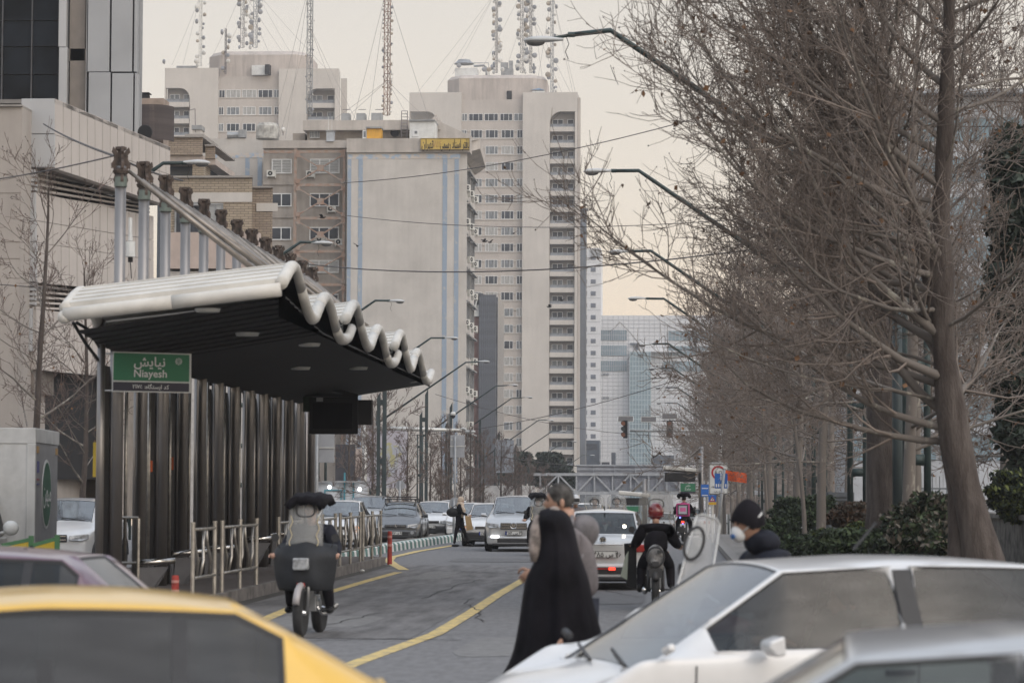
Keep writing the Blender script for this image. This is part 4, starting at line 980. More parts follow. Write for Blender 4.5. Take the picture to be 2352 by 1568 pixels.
def canopy(y0, sc, dz, first):
    Y_ = lambda t: y0 + t * sc
    drop = .36
    # roof planks run across the canopy; each a rib following the wave
    k = len(prof0)
    L_ = [0.0]
    for a, b in zip(prof0[:-1], prof0[1:]): L_.append(L_[-1] + math.hypot((b[0] - a[0]) * sc, b[1] - a[1]))
    def at(s):
        s = max(0, min(L_[-1] - 1e-6, s))
        for i in range(k - 1):
            if L_[i + 1] >= s: t = (s - L_[i]) / (L_[i + 1] - L_[i]); return (prof0[i][0] + (prof0[i + 1][0] - prof0[i][0]) * t, prof0[i][1] + (prof0[i + 1][1] - prof0[i][1]) * t)
        return prof0[-1]
    npl = int(L_[-1] / .22)
    for i in range(npl):
        a = at(i * .22 + .025); b = at(i * .22 + .19)
        m = MB()
        for x0, x1, dd in ((XW + .06, XE - .06, 0),):
            pa0 = Vector((x0, Y_(a[0]), a[1] + dz - drop * (XE - x0) / (XE - XW))); pa1 = Vector((x1, Y_(a[0]), a[1] + dz - drop * (XE - x1) / (XE - XW)))
            pb0 = Vector((x0, Y_(b[0]), b[1] + dz - drop * (XE - x0) / (XE - XW))); pb1 = Vector((x1, Y_(b[0]), b[1] + dz - drop * (XE - x1) / (XE - XW)))
            up_ = Vector((0, 0, .075)); q0, q1, r0_, r1_ = pa0 + up_, pa1 + up_, pb0 + up_ * .9, pb1 + up_ * .9
            m.add([pa0, pa1, pb1, pb0, q0, q1, r1_, r0_], [(0, 1, 5, 4), (4, 5, 6, 7), (7, 6, 2, 3), (1, 2, 6, 5), (0, 4, 7, 3), (0, 3, 2, 1)])
        m.build('roof_plank', roof_w, shl)
    def edge(x, r, nm):
        pts = [(x, Y_(t), z + dz - drop * (XE - x) / (XE - XW)) for t, z in prof0]
        # short tube segments with joints
        n = 4; st = len(pts) // n
        for j in range(n):
            sl_ = pts[j * st:(j + 1) * st + 1] if j < n - 1 else pts[j * st:]
            m = MB(); m.tube(sl_, r, 10); m.build(nm, roof_w, shl, smooth=True)
    edge(XE, .095, 'roof_edge_tube')
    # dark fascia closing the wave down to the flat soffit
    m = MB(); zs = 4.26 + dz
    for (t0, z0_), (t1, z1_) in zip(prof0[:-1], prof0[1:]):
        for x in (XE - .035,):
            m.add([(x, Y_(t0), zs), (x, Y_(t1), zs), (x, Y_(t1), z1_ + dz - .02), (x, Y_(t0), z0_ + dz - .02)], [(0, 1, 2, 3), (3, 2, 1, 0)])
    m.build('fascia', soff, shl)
    if first:
        t, z = prof0[0]
        pts = [Vector((XW + (XE - XW) * i / 8, Y_(t) - .03, z + dz - .02 - drop * (1 - i / 8))) for i in range(9)]
        for a, b in ((0, 4), (4, 8)):
            m = MB(); m.tube([p - Vector((0, 0, .07)) for p in pts[a:b + 1]], [.10] * (b - a + 1), 12); m.build('roof_edge_tube', roof_w, shl, smooth=True)
        m = MB(); m.ell(pts[0] - Vector((0, -.02, .1)), (.10, .12, .10), 12, 8); m.build('roof_corner_cap', roof_w, shl, smooth=True)
    edge(XW, .085, 'roof_edge_tube')
canopy(39.4, 1.03, 0, True); canopy(47.1, 1.08, -.03, False); canopy(55.3, 1.03, -.06, False)
# soffit planks
npk = 52
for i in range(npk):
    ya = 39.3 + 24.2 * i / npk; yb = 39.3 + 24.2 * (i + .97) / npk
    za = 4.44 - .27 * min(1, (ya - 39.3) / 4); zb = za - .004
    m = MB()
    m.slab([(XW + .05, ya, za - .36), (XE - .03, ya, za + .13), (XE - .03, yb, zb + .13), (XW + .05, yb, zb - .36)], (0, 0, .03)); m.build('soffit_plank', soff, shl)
lampm = M('downlight_glass', (.55, .55, .52), .4)
for x, y in [(477, 712), (568, 767), (710, 791), (823, 845), (690, 845)]:
    d = ray(x, y); p = Vector((0, 0, CAMZ)) + d * 45
    for _ in range(30): zt_ = 4.44 - .27 * min(1, (p.y - 39.3) / 4) - .36 + .49 * (p.x - XW - .05) / (XE - XW - .08) - .02; p = p.lerp(Vector((0, 0, CAMZ)) + d * ((zt_ - CAMZ) / d.z), .5)
    m = MB(); m.lathe([(.17, .0), (.19, .05)], p - Vector((0, 0, .03)), n=16); m.build('downlight', lampm, shl)
# columns, caps and tie rods
m = MB(); m.tube([(0, 0, 0), (0, 0, 6.62)], .088, 16); colm = m.mesh('column', steel, smooth=True)
m = MB(); m.lathe([(.102, 6.3), (.102, 6.45)]); 
ringm = m.mesh('sleeve', M('green_grey_sleeve', (.14, .17, .15), .6, var=.2))
def cap_mesh():
    m = MB(); m.lathe([(.11, 6.50), (.13, 6.55), (.06, 6.62), (.05, 6.86), (.09, 6.88), (.09, 6.92)], n=10)
    for k in range(4):
        a = k * math.pi / 2 + .4; c, s = math.cos(a), math.sin(a); t = .022
        prof = [(.04, 6.42), (.12, 6.34), (.16, 6.40), (.12, 6.52), (.17, 6.60), (.20, 6.58), (.21, 6.66), (.15, 6.72), (.15, 6.80), (.20, 6.84), (.17, 6.92), (.10, 6.86), (.05, 6.80)]
        prof = [(r * .72, z) for r, z in prof]; vs = [(r * c - s * t, r * s + c * t, z) for r, z in prof] + [(r * c + s * t, r * s - c * t, z) for r, z in prof]; n = len(prof)
        m.add(vs, [tuple(range(n)), tuple(range(n, 2 * n))[::-1]] + [(i, n + i, n + (i + 1) % n, (i + 1) % n) for i in range(n)])
    return m.mesh('column_cap', rustcap)
capm = cap_mesh()
bronze = M('dull_tie_rod', (.24, .215, .19), .42, metal=.7, var=.2, scale=3)
for i in range(13):
    y = YC0 + ST * i
    c = inst('column', colm, shl, (XC, y, .2)); link('sleeve', ringm, c, (0, 0, 0)); link('cap', capm, c, (0, 0, 0), (0, 0, i * .13))
    if i < 12:
        m = MB(); a = Vector((XC + .12, y, 6.75)); b = Vector((XE - .5, y + .9, 4.86 + .12 * math.sin(i)))
        d = (b - a).normalized(); m.tube([a, a + d * .25, a + d * .26, b - d * .26, b - d * .25, b], [.03, .03, .048, .048, .03, .03], 8); m.build('tie_rod', bronze, shl, smooth=True)
        m = MB(); m.tube([b - Vector((0, 0, .25)), b + Vector((0, 0, .05))], .04, 6); m.build('rod_shoe', rustcap, shl)
# second, inner row of columns and slim mullions, dark glass between
m = MB(); m.tube([(0, 0, 0), (0, 0, 4.05)], .045, 10); col2 = m.mesh('inner_column', steel, smooth=True)
m = MB(); m.tube([(0, 0, 0), (0, 0, 3.95)], .03, 6); mul = m.mesh('mullion', steel2, smooth=True)
gp = MB(); gp.box(-.02, .02, -.86, .86, .35, 3.55); gpm = gp.mesh('glass_panel', glass_dk)
gp = MB(); gp.box(-.02, .02, -.86, .86, 3.62, 3.9); gpt = gp.mesh('top_rail_panel', soff)
gp = MB(); gp.box(-.03, .03, -.86, .86, .02, .34); gpb = gp.mesh('kick_panel', M('grey_kick_panel', (.13, .13, .14), .6))
for i in range(13):
    y = YC0 + ST * i
    inst('inner_column', col2, shl, (-8.75, y + .5, .2)); inst('mullion', mul, shl, (-8.62, y + .95, .2))
    if i < 13:
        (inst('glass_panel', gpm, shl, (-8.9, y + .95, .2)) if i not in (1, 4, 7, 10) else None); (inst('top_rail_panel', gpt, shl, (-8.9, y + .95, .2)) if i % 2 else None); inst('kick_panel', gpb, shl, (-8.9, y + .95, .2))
        pass
m = MB(); m.tube([(-8.6, 40.9, .2), (-8.6, 40.9, 4.4)], .06, 10); m.build('end_post', steel, shl, smooth=True)
for i in range(6):
    a = Vector((-8.6, 40.9, 4.5 - .25 * 0)); m = MB()
m = MB(); m.tube([(-8.6, 40.9, 3.9), (-8.75, 40.7, 4.2), (-8.9, 40.5, 4.3)], .025, 6); m.tube([(-8.6, 40.9, 3.7), (-8.8, 40.7, 4.0), (-8.95, 40.5, 4.3)], .025, 6); m.build('bracket', dark, shl)
# posters, lit strips and leaning seats inside
orange = M('orange_notice', (.55, .11, .03), .7)
for x, y, w, h, mt in [(345, 1070, 11, 26, orange), (394, 1064, 9, 29, orange), (605, 1072, 4, 24, orange), (217, 1055, 7, 80, M('yellow_strip', (.42, .30, .03), .6)), (275, 1075, 11, 100, M('teal_sheet', (.10, .17, .19), .4))]:
    Yp = 6300 * 8.75 / (1545 - x); c = P(x, y, Yp); m = MB(); m.cb(c, (w * Yp / FPX, .01, h * Yp / FPX)); m.build('notice', mt, shl)
for k, (x, y) in enumerate([(352, 1294), (432, 1272), (500, 1262), (595, 1240), (650, 1228)]):
    Yp = 6300 * 8.2 / (1545 - x); c = P(x, y, Yp); m = MB(); m.tube([c + Vector((-.28, .0, 0)), c + Vector((.3, .25, .05))], .055, 10); m.build('leaning_bar', M('polished_steel', (.6, .58, .55), .2, metal=1., var=.05), shl, smooth=True)
    m = MB(); m.slab([c + Vector((-.22, .02, -.06)), c + Vector((.2, .25, -.05)), c + Vector((-.05, .3, -.45)), c + Vector((-.2, .3, -.75)), c + Vector((-.28, .1, -.75))], (0, .05, 0)); m.build('bar_bracket', MATS['grey_kick_panel'], shl)
# end gate frame
m = MB()
for x, y0, y1 in ((273, 1190, 1345), (318, 1190, 1350)):
    a = P(x, y0, 42.6); m.tube([a, (a.x, a.y, .2)], .03, 6)
for y in (1188, 1292): a = P(273, y, 42.6); b = P(318, y, 42.6); m.tube([a, b], .025, 6)
m.build('gate_frame', steel2, shl)
# station name sign
nsg = thing('station_sign', 'green station name sign with white lettering on the nearest shelter column', 'sign', P(256, 902, 41.4))
YS_ = 41.4
q = [P(256.5, 899, YS_), P(437.5, 902.5, YS_), P(438.5, 812, YS_), P(259, 806.5, YS_)]
m = MB(); m.slab(q, (0, .05, 0)); m.build('sign_panel', M('sign_white', (.60, .61, .60), .5, var=.03), nsg)
def inner(q, u0, u1, v0, v1, off):
    f = lambda u, v: (q[0].lerp(q[1], u)).lerp(q[3].lerp(q[2], u), v) + Vector((0, -off, 0))
    return [f(u0, v0), f(u1, v0), f(u1, v1), f(u0, v1)]
m = MB(); m.slab(inner(q, .018, .982, .285, .965, .012), (0, .008, 0)); m.build('green_field', M('sign_green', (.030, .17, .085), .5, var=.05), nsg)
m = MB(); m.slab(inner(q, .018, .982, .03, .245, .012), (0, .008, 0)); m.build('dark_field', M('sign_navy', (.03, .028, .045), .5, var=.05), nsg)
lw = M('sign_lettering_white', (.68, .69, .68), .6, var=.02)
tilt = (math.pi / 2, rad(1.2), 0)
text('نیایش', .20, P(344, 832, YS_ - .03), nsg, lw, tilt, fa=True, xs=.98, off=.003, ext=.003)
text('Niayesh', .162, P(345.5, 858.5, YS_ - .03), nsg, lw, tilt, ext=.003, off=.002)
text('کد ایستگاه: ۲۱۷۵', .085, P(346, 888.5, YS_ - .03), nsg, lw, tilt, fa=True, ext=.003, off=.001)
m = MB(); c = P(410.5, 830, YS_ - .02)
for k in range(2):
    pts = [c + Vector((math.cos(a) * .056, 0, math.sin(a) * .056)) for a in [k * math.pi / 4 + i * math.pi / 2 for i in range(5)]]
    for a, b in zip(pts[:-1], pts[1:]): m.bar(a, b, .006, .004)
m.tube([c + Vector((math.cos(i * .5236) * .03, 0, math.sin(i * .5236) * .03)) for i in range(13)], .003, 4)
for dx in (-.015, 0, .015): m.bar(c + Vector((dx, 0, -.012)), c + Vector((dx, 0, .012)), .005, .004)
m.build('emblem', lw, nsg)
for y in (812, 897):
    m = MB(); a = P(226, y, YS_ + .1); b = P(262, y, YS_ + .06); m.tube([a, b], .015, 6); m.build('sign_bracket', steel2, nsg)
# black information screens hanging at the far end
scr = thing('display_cabinet', 'black information screen cabinet with sloping hood hung at the far end of the shelter', 'screen', P(765, 995, 60))
m = MB(); wbox(m, 710, 818, 912, 996, 60, 0, .3); m.build('cabinet', dark, scr, bevel=.02)
m = MB(); wbox(m, 718, 810, 925, 985, 60, -.02, 0); m.build('display', glass_dk, scr)
m = MB(); a = P(700, 876, 60); b = P(822, 909, 60); m.bar(a, b, .12, .08); a2 = P(700, 906, 60); m.bar(a2, b, .07, .07); a3 = P(819, 905, 60); b3_ = P(819, 996, 60); m.bar(a3, b3_, .06, .06); m.build('hood_frame', dark, scr)
m = MB(); wbox(m, 727, 742, 913, 922, 60, -.03, -.005); m.build('notice', M('notice_grey', (.3, .31, .32), .6), scr)
m = MB(); wbox(m, 696, 716, 875, 945, 60.3, 0, .2); m.build('green_board', M('deep_green', (.01, .035, .015), .6), scr)
sc2 = thing('display_cabinet', 'smaller dark screen just right of the hooded black cabinet', 'screen', P(837, 975, 62))
m = MB(); wbox(m, 821, 854.5, 918, 975, 62, 0, .25); m.build('cabinet', M('charcoal_casing', (.03, .03, .034), .6), sc2, bevel=.02)
m = MB(); wbox(m, 800, 824, 940, 946, 62.1, 0, .1); m.build('arm', dark, sc2)
# loudspeaker-like detector on cable between columns
dt = thing('cable_sensor', 'white cylindrical sensor hanging on a cable between the first two columns', 'sensor', P(300, 590, 43))
m = MB(); a = P(299.5, 500, 43); b = P(299.5, 540, 43); m.tube([a, b], .03, 6); m.tube([b, P(299.5, 553, 43)], .035, 8); m.tube([P(299.5, 555, 43), P(299.5, 590, 43)], .075, 10); m.build('casing', white_m, dt, smooth=False)
m = MB(); m.tube([P(299.5, 590, 43), P(299.5, 602, 43)], .04, 8); m.tube([P(299.5, 602, 43), P(302, 640, 43)], .008, 4); m.build('connector', dark, dt)
# platform railings
def railing(ya, yb, label, nb, big=False):
    t = thing('railing', label, 'railing', (-7.08, ya, .2), 0, 'steel railings along the platform edge')
    n = max(1, round((yb - ya) / 1.9)); st = (yb - ya) / n
    for i in range(n + 1):
        m = MB(); m.tube([(-7.08, ya + st * i, .2), (-7.08, ya + st * i, 1.30)], .034, 8); m.tube([(-7.08, ya + st * i, 1.30), (-7.08, ya + st * i, 1.33)], .04, 8); m.build('post', steel2, t, smooth=False)
    for z in (1.22, .50):
        m = MB(); m.tube([(-7.08, ya, z), (-7.08, yb, z)], .026, 8); m.build('rail', steel2, t, smooth=True)
    k = int((yb - ya) / .55)
    for i in range(k):
        y = ya + .25 + (yb - ya - .3) * i / k; fl = 1 if i % 2 else -1
        m = MB(); m.tube([(-7.08, y - .12 * fl, .52), (-7.08 + .03, y - .04 * fl, .75), (-7.08, y + .10 * fl, 1.0), (-7.08, y + .16 * fl, 1.2)], .024, 7); m.build('baluster', steel2, t, smooth=True)
railing(40.35, 42.3, 'nearest short steel railing panel right of the red stub post', 1)
railing(43.0, 46.6, 'second steel railing panel, before the covered motorcycle', 2)
railing(49.2, 52.2, 'steel railing panel partly hidden behind the covered motorcycle', 2)
railing(53.2, 57.6, 'steel railing just right of the covered motorcycle', 2)
railing(58.4, 62.2, 'steel railing second from the far platform end', 2)
railing(62.8, 66.6, 'farthest steel railing ending at the red post', 2)
redp = M('red_post_plastic', (.33, .035, .025), .6, var=.25, scale=8)
def bollard(x, y, z, h, label):
    t = thing('flexible_post', label, 'bollard', (x, y, z)); m = MB(); m.lathe([(.06, 0), (.055, h * .9), (.05, h)], (x, y, z), n=12); m.build('post', redp, t)
    for k in (.55, .8):
        m = MB(); m.lathe([(.059, h * k), (.059, h * (k + .07))], (x, y, z), n=12); m.build('reflective_band', M('faded_band', (.42, .20, .17), .6), t)
bollard(-7.32, 40.25, 0.0, .55, 'worn red stub post at the near platform corner')
bollard(-6.92, 67.2, 0.0, .82, 'taller red post at the far end of the platform kerb')
# ================================================================== BARE TREES
def tube_arrays(branches, n):
    """branches: list of (pts(k,3), radii(k)) -> V, F"""
    Vs, Fs, base = [], [], 0
    by = {}
    for p, r in branches: by.setdefault(len(p), []).append((p, r))
    for k, lst in by.items():
        Pn = np.array([b[0] for b in lst]); R = np.array([b[1] for b in lst]); Mn = len(lst)
        T = np.gradient(Pn, axis=1); T /= np.linalg.norm(T, axis=2, keepdims=True) + 1e-9
        ref = np.zeros((Mn, 1, 3)); ref[:, 0, :] = np.where(np.abs(T[:, :1, 2]) < .8, [0, 0, 1], [1, 0, 0])
        U = np.cross(T, ref); U /= np.linalg.norm(U, axis=2, keepdims=True) + 1e-9; Wv = np.cross(U, T)
        a = np.arange(n) * 2 * np.pi / n
        ring = Pn[:, :, None, :] + R[:, :, None, None] * (np.cos(a)[None, None, :, None] * U[:, :, None, :] + np.sin(a)[None, None, :, None] * Wv[:, :, None, :])
        Vs.append(ring.reshape(-1, 3))
        i = np.arange(Mn)[:, None, None] * k * n + np.arange(k - 1)[None, :, None] * n; j = np.arange(n)[None, None, :]; j2 = (j + 1) % n
        F = np.stack([i + j, i + j2, i + n + j2, i + n + j], axis=-1).reshape(-1, 4) + base
        Fs.append(F); base += Mn * k * n
    return np.concatenate(Vs), np.concatenate(Fs)
def grow(rng, p, d, ln, r0, r1, k, up, wig):
    pts = [p]; d = d / np.linalg.norm(d); st = ln / (k - 1)
    for i in range(k - 1):
        d = d + np.array([0, 0, up]) / (k - 1) + rng.normal(0, wig, 3) / math.sqrt(k - 1)
        d /= np.linalg.norm(d); pts.append(pts[-1] + d * st)
    return np.array(pts), np.linspace(r0, r1, k)
def side(rng, d, ang):
    a = rng.normal(0, 1, 3); a -= a.dot(d) * d; a /= np.linalg.norm(a) + 1e-9
    return d * math.cos(ang) + a * math.sin(ang)
def tree(seed, H, R, rt, z0=.18, n1=30, n2=13, n3=8, n4=2, el=(5, 55), up1=.5, twig=.0045, forks=None, asym=None, trunk_pts=None):
    rng = np.random.default_rng(seed); limbs, med, tw = [], [], []
    leaders = []
    if forks:
        for off, lean, rr, hh in forks:
            g_ = grow(rng, np.array([off[0], off[1], -.1]), np.array([lean[0], lean[1], 1.]), hh, rr, .03, 22, .25, .20); f_ = np.linspace(0, 1, 22); leaders.append((g_[0], rr * (1 - f_) ** 1.25 * (1 + .16 * np.sin(f_ * 37) + .35 * np.exp(-f_ * 18)) + .03))
    else: leaders.append(grow(rng, np.array([0, 0, -.1]), np.array([0, 0, 1.]), H, rt, .02, 14, .1, .08))
    tips = []
    for li, (tp, tr) in enumerate(leaders):
        limbs.append((tp, tr)); hl = H if not forks else forks[li][3]; nn = n1 if not forks else n1 // len(forks)
        for i in range(nn):
            f = z0 + (1 - z0) * ((i + rng.random()) / nn) ** .9 * .97; kk = f * (len(tp) - 1); a = int(kk); p = tp[a] + (tp[min(a + 1, len(tp) - 1)] - tp[a]) * (kk - a)
            az = rng.random() * 2 * math.pi
            if asym is not None and rng.random() < asym[1]: az = asym[0] + rng.normal(0, .7)
            e = rad(el[0] + (el[1] - el[0]) * (f - z0) / (1 - z0) + rng.normal(0, 10))
            ln = R * (1.15 - .75 * f) * rng.uniform(.6, 1.1); r0 = max(.012, rt * (1 - f) * .26 + .010) * rng.uniform(.4, 1.3)
            d = np.array([math.cos(az) * math.cos(e), math.sin(az) * math.cos(e), math.sin(e)])
            b = grow(rng, p, d, ln, r0, .006, 10, up1 * rng.uniform(.3, 1.3), .22); med.append(b)
            for j in range(int(n2 * ln / R * 1.3) + 1):
                g = .15 + .85 * rng.random(); q = g * 9; c = int(q); pp = b[0][c] + (b[0][min(c + 1, 9)] - b[0][c]) * (q - c)
                dd = b[0][min(c + 1, 9)] - b[0][max(c - 1, 0)]; dd /= np.linalg.norm(dd) + 1e-9
                l2 = R * .30 * (1.15 - .7 * g) * rng.uniform(.5, 1.3)
                b2 = grow(rng, pp, side(rng, dd, rng.uniform(.5, 1.0)), l2, max(.006, r0 * (1 - g) * .5), twig * .9, 6, .55, .22); tw.append(b2)
                for m_ in range(n3):
                    g2 = .15 + .85 * rng.random(); q2 = g2 * 5; c2 = int(q2); p3 = b2[0][c2] + (b2[0][min(c2 + 1, 5)] - b2[0][c2]) * (q2 - c2)
                    d3 = b2[0][min(c2 + 1, 5)] - b2[0][max(c2 - 1, 0)]; d3 /= np.linalg.norm(d3) + 1e-9
                    l3 = R * .085 * rng.uniform(.4, 1.5)
                    b3 = grow(rng, p3, side(rng, d3, rng.uniform(.5, 1.1)), l3, twig, twig * .6, 4, .35, .22); tw.append(b3)
                    tips.append(b3[0][-1])
                    for n_ in range(n4):
                        q3 = b3[0][rng.integers(1, 4)]; d4 = side(rng, d3, rng.uniform(.5, 1.2))
                        b4_ = grow(rng, q3, d4, l3 * rng.uniform(.25, .6), twig * .75, twig * .5, 3, .3, .15); tw.append(b4_); tips.append(b4_[0][-1])
    return limbs, med, tw, np.array(tips), rng
bark = M('plane_bark', (.15, .132, .118), .9, col2=(.30, .28, .24), scale=4, thr=(.56, .64), mscale=(1, 1, .35), bump=.01)
bark_d = M('dark_bark', (.052, .040, .035), .95, col2=(.105, .088, .078), scale=7, mscale=(1, 1, .22), bump=.06)
twm = M('twig_bark', (.20, .165, .143), .9, var=.2, scale=2)
twm2 = M('twig_bark_reddish', (.15, .112, .098), .9, var=.2, scale=2)
leafm = M('dead_leaf', (.17, .09, .045), .9, var=.3, scale=3)
def leaves(rng, tips, n, s):
    idx = rng.integers(0, len(tips), n); V = []; F = []
    for i in idx:
        p = tips[i]; u = rng.normal(0, 1, 3); u /= np.linalg.norm(u); w = np.cross(u, rng.normal(0, 1, 3)); w /= np.linalg.norm(w) + 1e-9; q = s * rng.uniform(.4, 1.3); b = len(V)
        V += [p, p + u * q * .5 + w * q * .5, p + u * q, p + u * q * .5 - w * q * .4, p + u * q * .3 + w * q * .15 + np.cross(u, w) * q * .25]; F += [(b, b + 1, b + 2, b + 4), (b, b + 4, b + 2, b + 3)]
    return np.array(V), np.array(F)
def buds(rng, tips, n, s):
    idx = rng.integers(0, len(tips), n); base = np.array([[1, 0, 0], [-1, 0, 0], [0, 1, 0], [0, -1, 0], [0, 0, 1], [0, 0, -1]]) * s
    f = np.array([[4, 0, 2], [4, 2, 1], [4, 1, 3], [4, 3, 0], [5, 2, 0], [5, 1, 2], [5, 3, 1], [5, 0, 3]])
    V = (tips[idx][:, None, :] + base[None] * rng.uniform(.6, 1.3, (n, 1, 1))).reshape(-1, 3); F = (f[None] + np.arange(n)[:, None, None] * 6).reshape(-1, 3)
    return V, F
def tree_meshes(nm, T, barkm, tm, nl=150, nb=1200, ls=.09):
    limbs, med, tw, tips, rng = T; out_ = {}
    V, F = tube_arrays(limbs, 14); out_['trunk'] = np_mesh('trunk', V, F, barkm, True)
    V, F = tube_arrays(med, 6); out_['branches'] = np_mesh('branches', V, F, bark if barkm is bark_d else barkm, True)
    V, F = tube_arrays(tw, 3); out_['crown'] = np_mesh('crown', V, F, tm)
    V, F = leaves(rng, tips, nl, ls); out_['dead_leaves'] = np_mesh('dead_leaves', V, F, leafm)
    if nb: V, F = buds(rng, tips, nb, .014); out_['buds'] = np_mesh('buds', V, F, bark_d)
    return out_
def plant_tree(ms, label, loc, rz=0, sc=1., group=None, name='plane_tree'):
    t = thing(name, label, 'tree', loc, rz, group); t.scale = (sc, sc, sc)
    for k, me in ms.items():
        o = link(k, me, t)
        if k in ('dead_leaves', 'buds', 'crown'): o['kind'] = 'stuff'
    return t
# the great plane tree close by on the right
big = tree(11, 12.5, 6.6, .30, z0=.20, n1=96, n2=18, n3=7, n4=2, el=(12, 58), up1=.75, twig=.0068, asym=(rad(178), .5),
           forks=[((-.24, .1), (-.045, 0), .17, 12.5), ((.20, -.1), (-.24, .01), .25, 13.5)])
bigm = tree_meshes('big', big, bark_d, twm, 700, 6500, .10)
plant_tree(bigm, 'huge bare plane tree with a double trunk, its branches reaching left over the road', (4.62, 41.5, .14), 0)
rowT = [tree_meshes('a', tree(s, 11.5, 5.0, .13, z0=.2, n1=32, n2=12, n3=5, n4=1, el=(8, 55), up1=.5, twig=.010), bark, twm, 220, 1500, .10) for s in (21, 22, 23)]
rowlist = [(4.4, 52, 1.05, 0), (5.2, 60, 1.1, 1), (3.6, 67, 1.0, 2), (5.4, 75, 1.15, 0), (3.7, 83, 1.0, 1), (5.3, 92, 1.1, 2), (3.6, 100, 1.0, 0), (5.0, 110, 1.1, 1), (3.5, 122, 1.05, 2), (4.8, 134, 1.1, 0), (3.6, 148, 1.1, 1), (4.6, 163, 1.15, 2), (3.4, 180, 1.1, 0), (4.4, 200, 1.2, 1), (3.6, 222, 1.2, 2), (4.6, 246, 1.2, 0), (3.6, 275, 1.25, 1), (4.4, 305, 1.2, 2),
           (8.4, 70, 1.1, 2), (8.0, 98, 1.2, 1), (8.6, 118, 1.2, 2), (8.8, 140, 1.25, 0), (8.2, 168, 1.3, 1), (8.6, 205, 1.3, 2), (8.5, 250, 1.35, 0), (12.5, 100, 1.25, 2), (13, 130, 1.3, 0), (13, 165, 1.35, 1), (14, 210, 1.4, 2)]
ORD = ['first', 'second', 'third', 'fourth', 'fifth', 'sixth', 'seventh', 'eighth', 'ninth', 'tenth', 'eleventh', 'twelfth', 'thirteenth', 'fourteenth', 'fifteenth', 'sixteenth', 'seventeenth', 'eighteenth']
rc_ = {}
for i, (x, y, s, k) in enumerate(rowlist):
    rn = 'kerbside' if x < 4 else 'middle' if x < 7 else 'back' if x < 11 else 'rearmost'; rc_[rn] = rc_.get(rn, -1) + 1
    plant_tree(rowT[k], 'bare plane tree, ' + ORD[rc_[rn]] + ' from the near end of the ' + rn + ' row on the right', (x, y, gz(y) + .14), i * 2.4, s, 'plane trees in rows along the right pavement')
# thin saplings with pale trunks near the masked rider
sap = tree_meshes('s', tree(31, 5.2, 2.0, .06, z0=.35, n1=14, n2=8, n3=5, n4=1, el=(25, 65), twig=.006), bark, twm, 15, 100, .07)
for x, Y, lb in [(1850, 62, 'slim brown sapling standing right of the masked rider'), (1762, 90, 'pale thin trunk sapling directly behind the masked rider'), (1722, 102, 'thin sapling left of the pale trunk behind the sign posts'), (1698, 112, 'slender young tree rising behind the orange banner'), (2000, 78, 'pale slender sapling in front of the thick dark trunk right of the grey cabinet')]:
    plant_tree(sap, lb, (P(x, 1128, Y).x, Y, .14), x * .7, 1.0, None, 'young_tree')
# left side trees
lt = tree_meshes('l', tree(41, 8.6, 3.4, .11, z0=.26, n1=22, n2=8, n3=4, n4=1, el=(18, 62), up1=.4, twig=.007), bark_d, twm2, 60, 500, .07)
plant_tree(lt, 'bare reddish-brown tree before the arched stone frontage at far left', (P(88, 1128, 60).x, 60, 0), .4, 1.0, None, 'bare_tree')
plant_tree(lt, 'leafless tree left of the shelter, half hidden by its end post', (P(185, 1128, 66).x, 66, 0), 2.9, .85, None, 'bare_tree')
lt2 = tree_meshes('m', tree(42, 7.5, 3.0, .12, z0=.12, n1=28, n2=7, n3=4, n4=1, el=(25, 72), up1=.35, twig=.014), bark_d, twm2, 40, 0, .1)
for i, (x, Y, s) in enumerate(sorted([(885, 118, 1.05), (800, 132, .8), (985, 128, .62), (1035, 140, .7), (1075, 150, .75), (1110, 165, .8), (1150, 180, .85), (940, 142, .75), (1185, 205, .85), (1215, 235, .9), (1130, 220, .8), (1250, 270, .9), (1010, 155, .85), (1060, 175, .9), (850, 145, .9), (1200, 290, 1.0), (1165, 250, .9)])):
    plant_tree(lt2, 'bare reddish street tree beyond the oncoming cars, ' + ORD[i] + ' from the left on the verge', (P(x, 1128, Y).x, Y, gz(Y)), i * 1.7, s, 'bare street trees on the left verge', 'bare_tree')
# evergreens
def leaf_cloud(seed, n, fn, s, thin=.5):
    rng = np.random.default_rng(seed); C = fn(rng, n)
    u = rng.normal(0, 1, (n, 3)); u /= np.linalg.norm(u, axis=1, keepdims=True); w = np.cross(u, rng.normal(0, 1, (n, 3))); w /= np.linalg.norm(w, axis=1, keepdims=True) + 1e-9
    q = (s * rng.uniform(.5, 1.4, n))[:, None]; V = np.stack([C - u * q, C + w * q * thin, C + u * q, C - w * q * thin], 1).reshape(-1, 3)
    F = np.arange(n * 4).reshape(-1, 4); return V, F
def blob_fn(blobs):
    B = np.array(blobs, float); wts = (B[:, 3] * B[:, 4] * B[:, 5]) ** .67; wts /= wts.sum()
    def f(rng, n):
        k = rng.choice(len(B), n, p=wts); d = rng.normal(0, 1, (n, 3)); d /= np.linalg.norm(d, axis=1, keepdims=True)
        r = rng.uniform(.72, 1.06, n)[:, None] + .10 * np.sin(d[:, :1] * 9 + d[:, 1:2] * 7) + .1 * np.sin(d[:, 2:3] * 11 + k[:, None]); return B[k, :3] + d * r * B[k, 3:6]
    return f
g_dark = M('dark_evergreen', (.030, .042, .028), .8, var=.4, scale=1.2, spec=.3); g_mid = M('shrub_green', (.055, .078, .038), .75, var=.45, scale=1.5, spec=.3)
g_yel = M('yellow_green_shrub', (.10, .12, .035), .75, var=.3, scale=1.5, spec=.3); g_brown = M('brown_hedge', (.105, .062, .038), .85, var=.3, scale=1.5)
g_pine = M('pine_green', (.04, .055, .042), .8, var=.35, scale=.8)
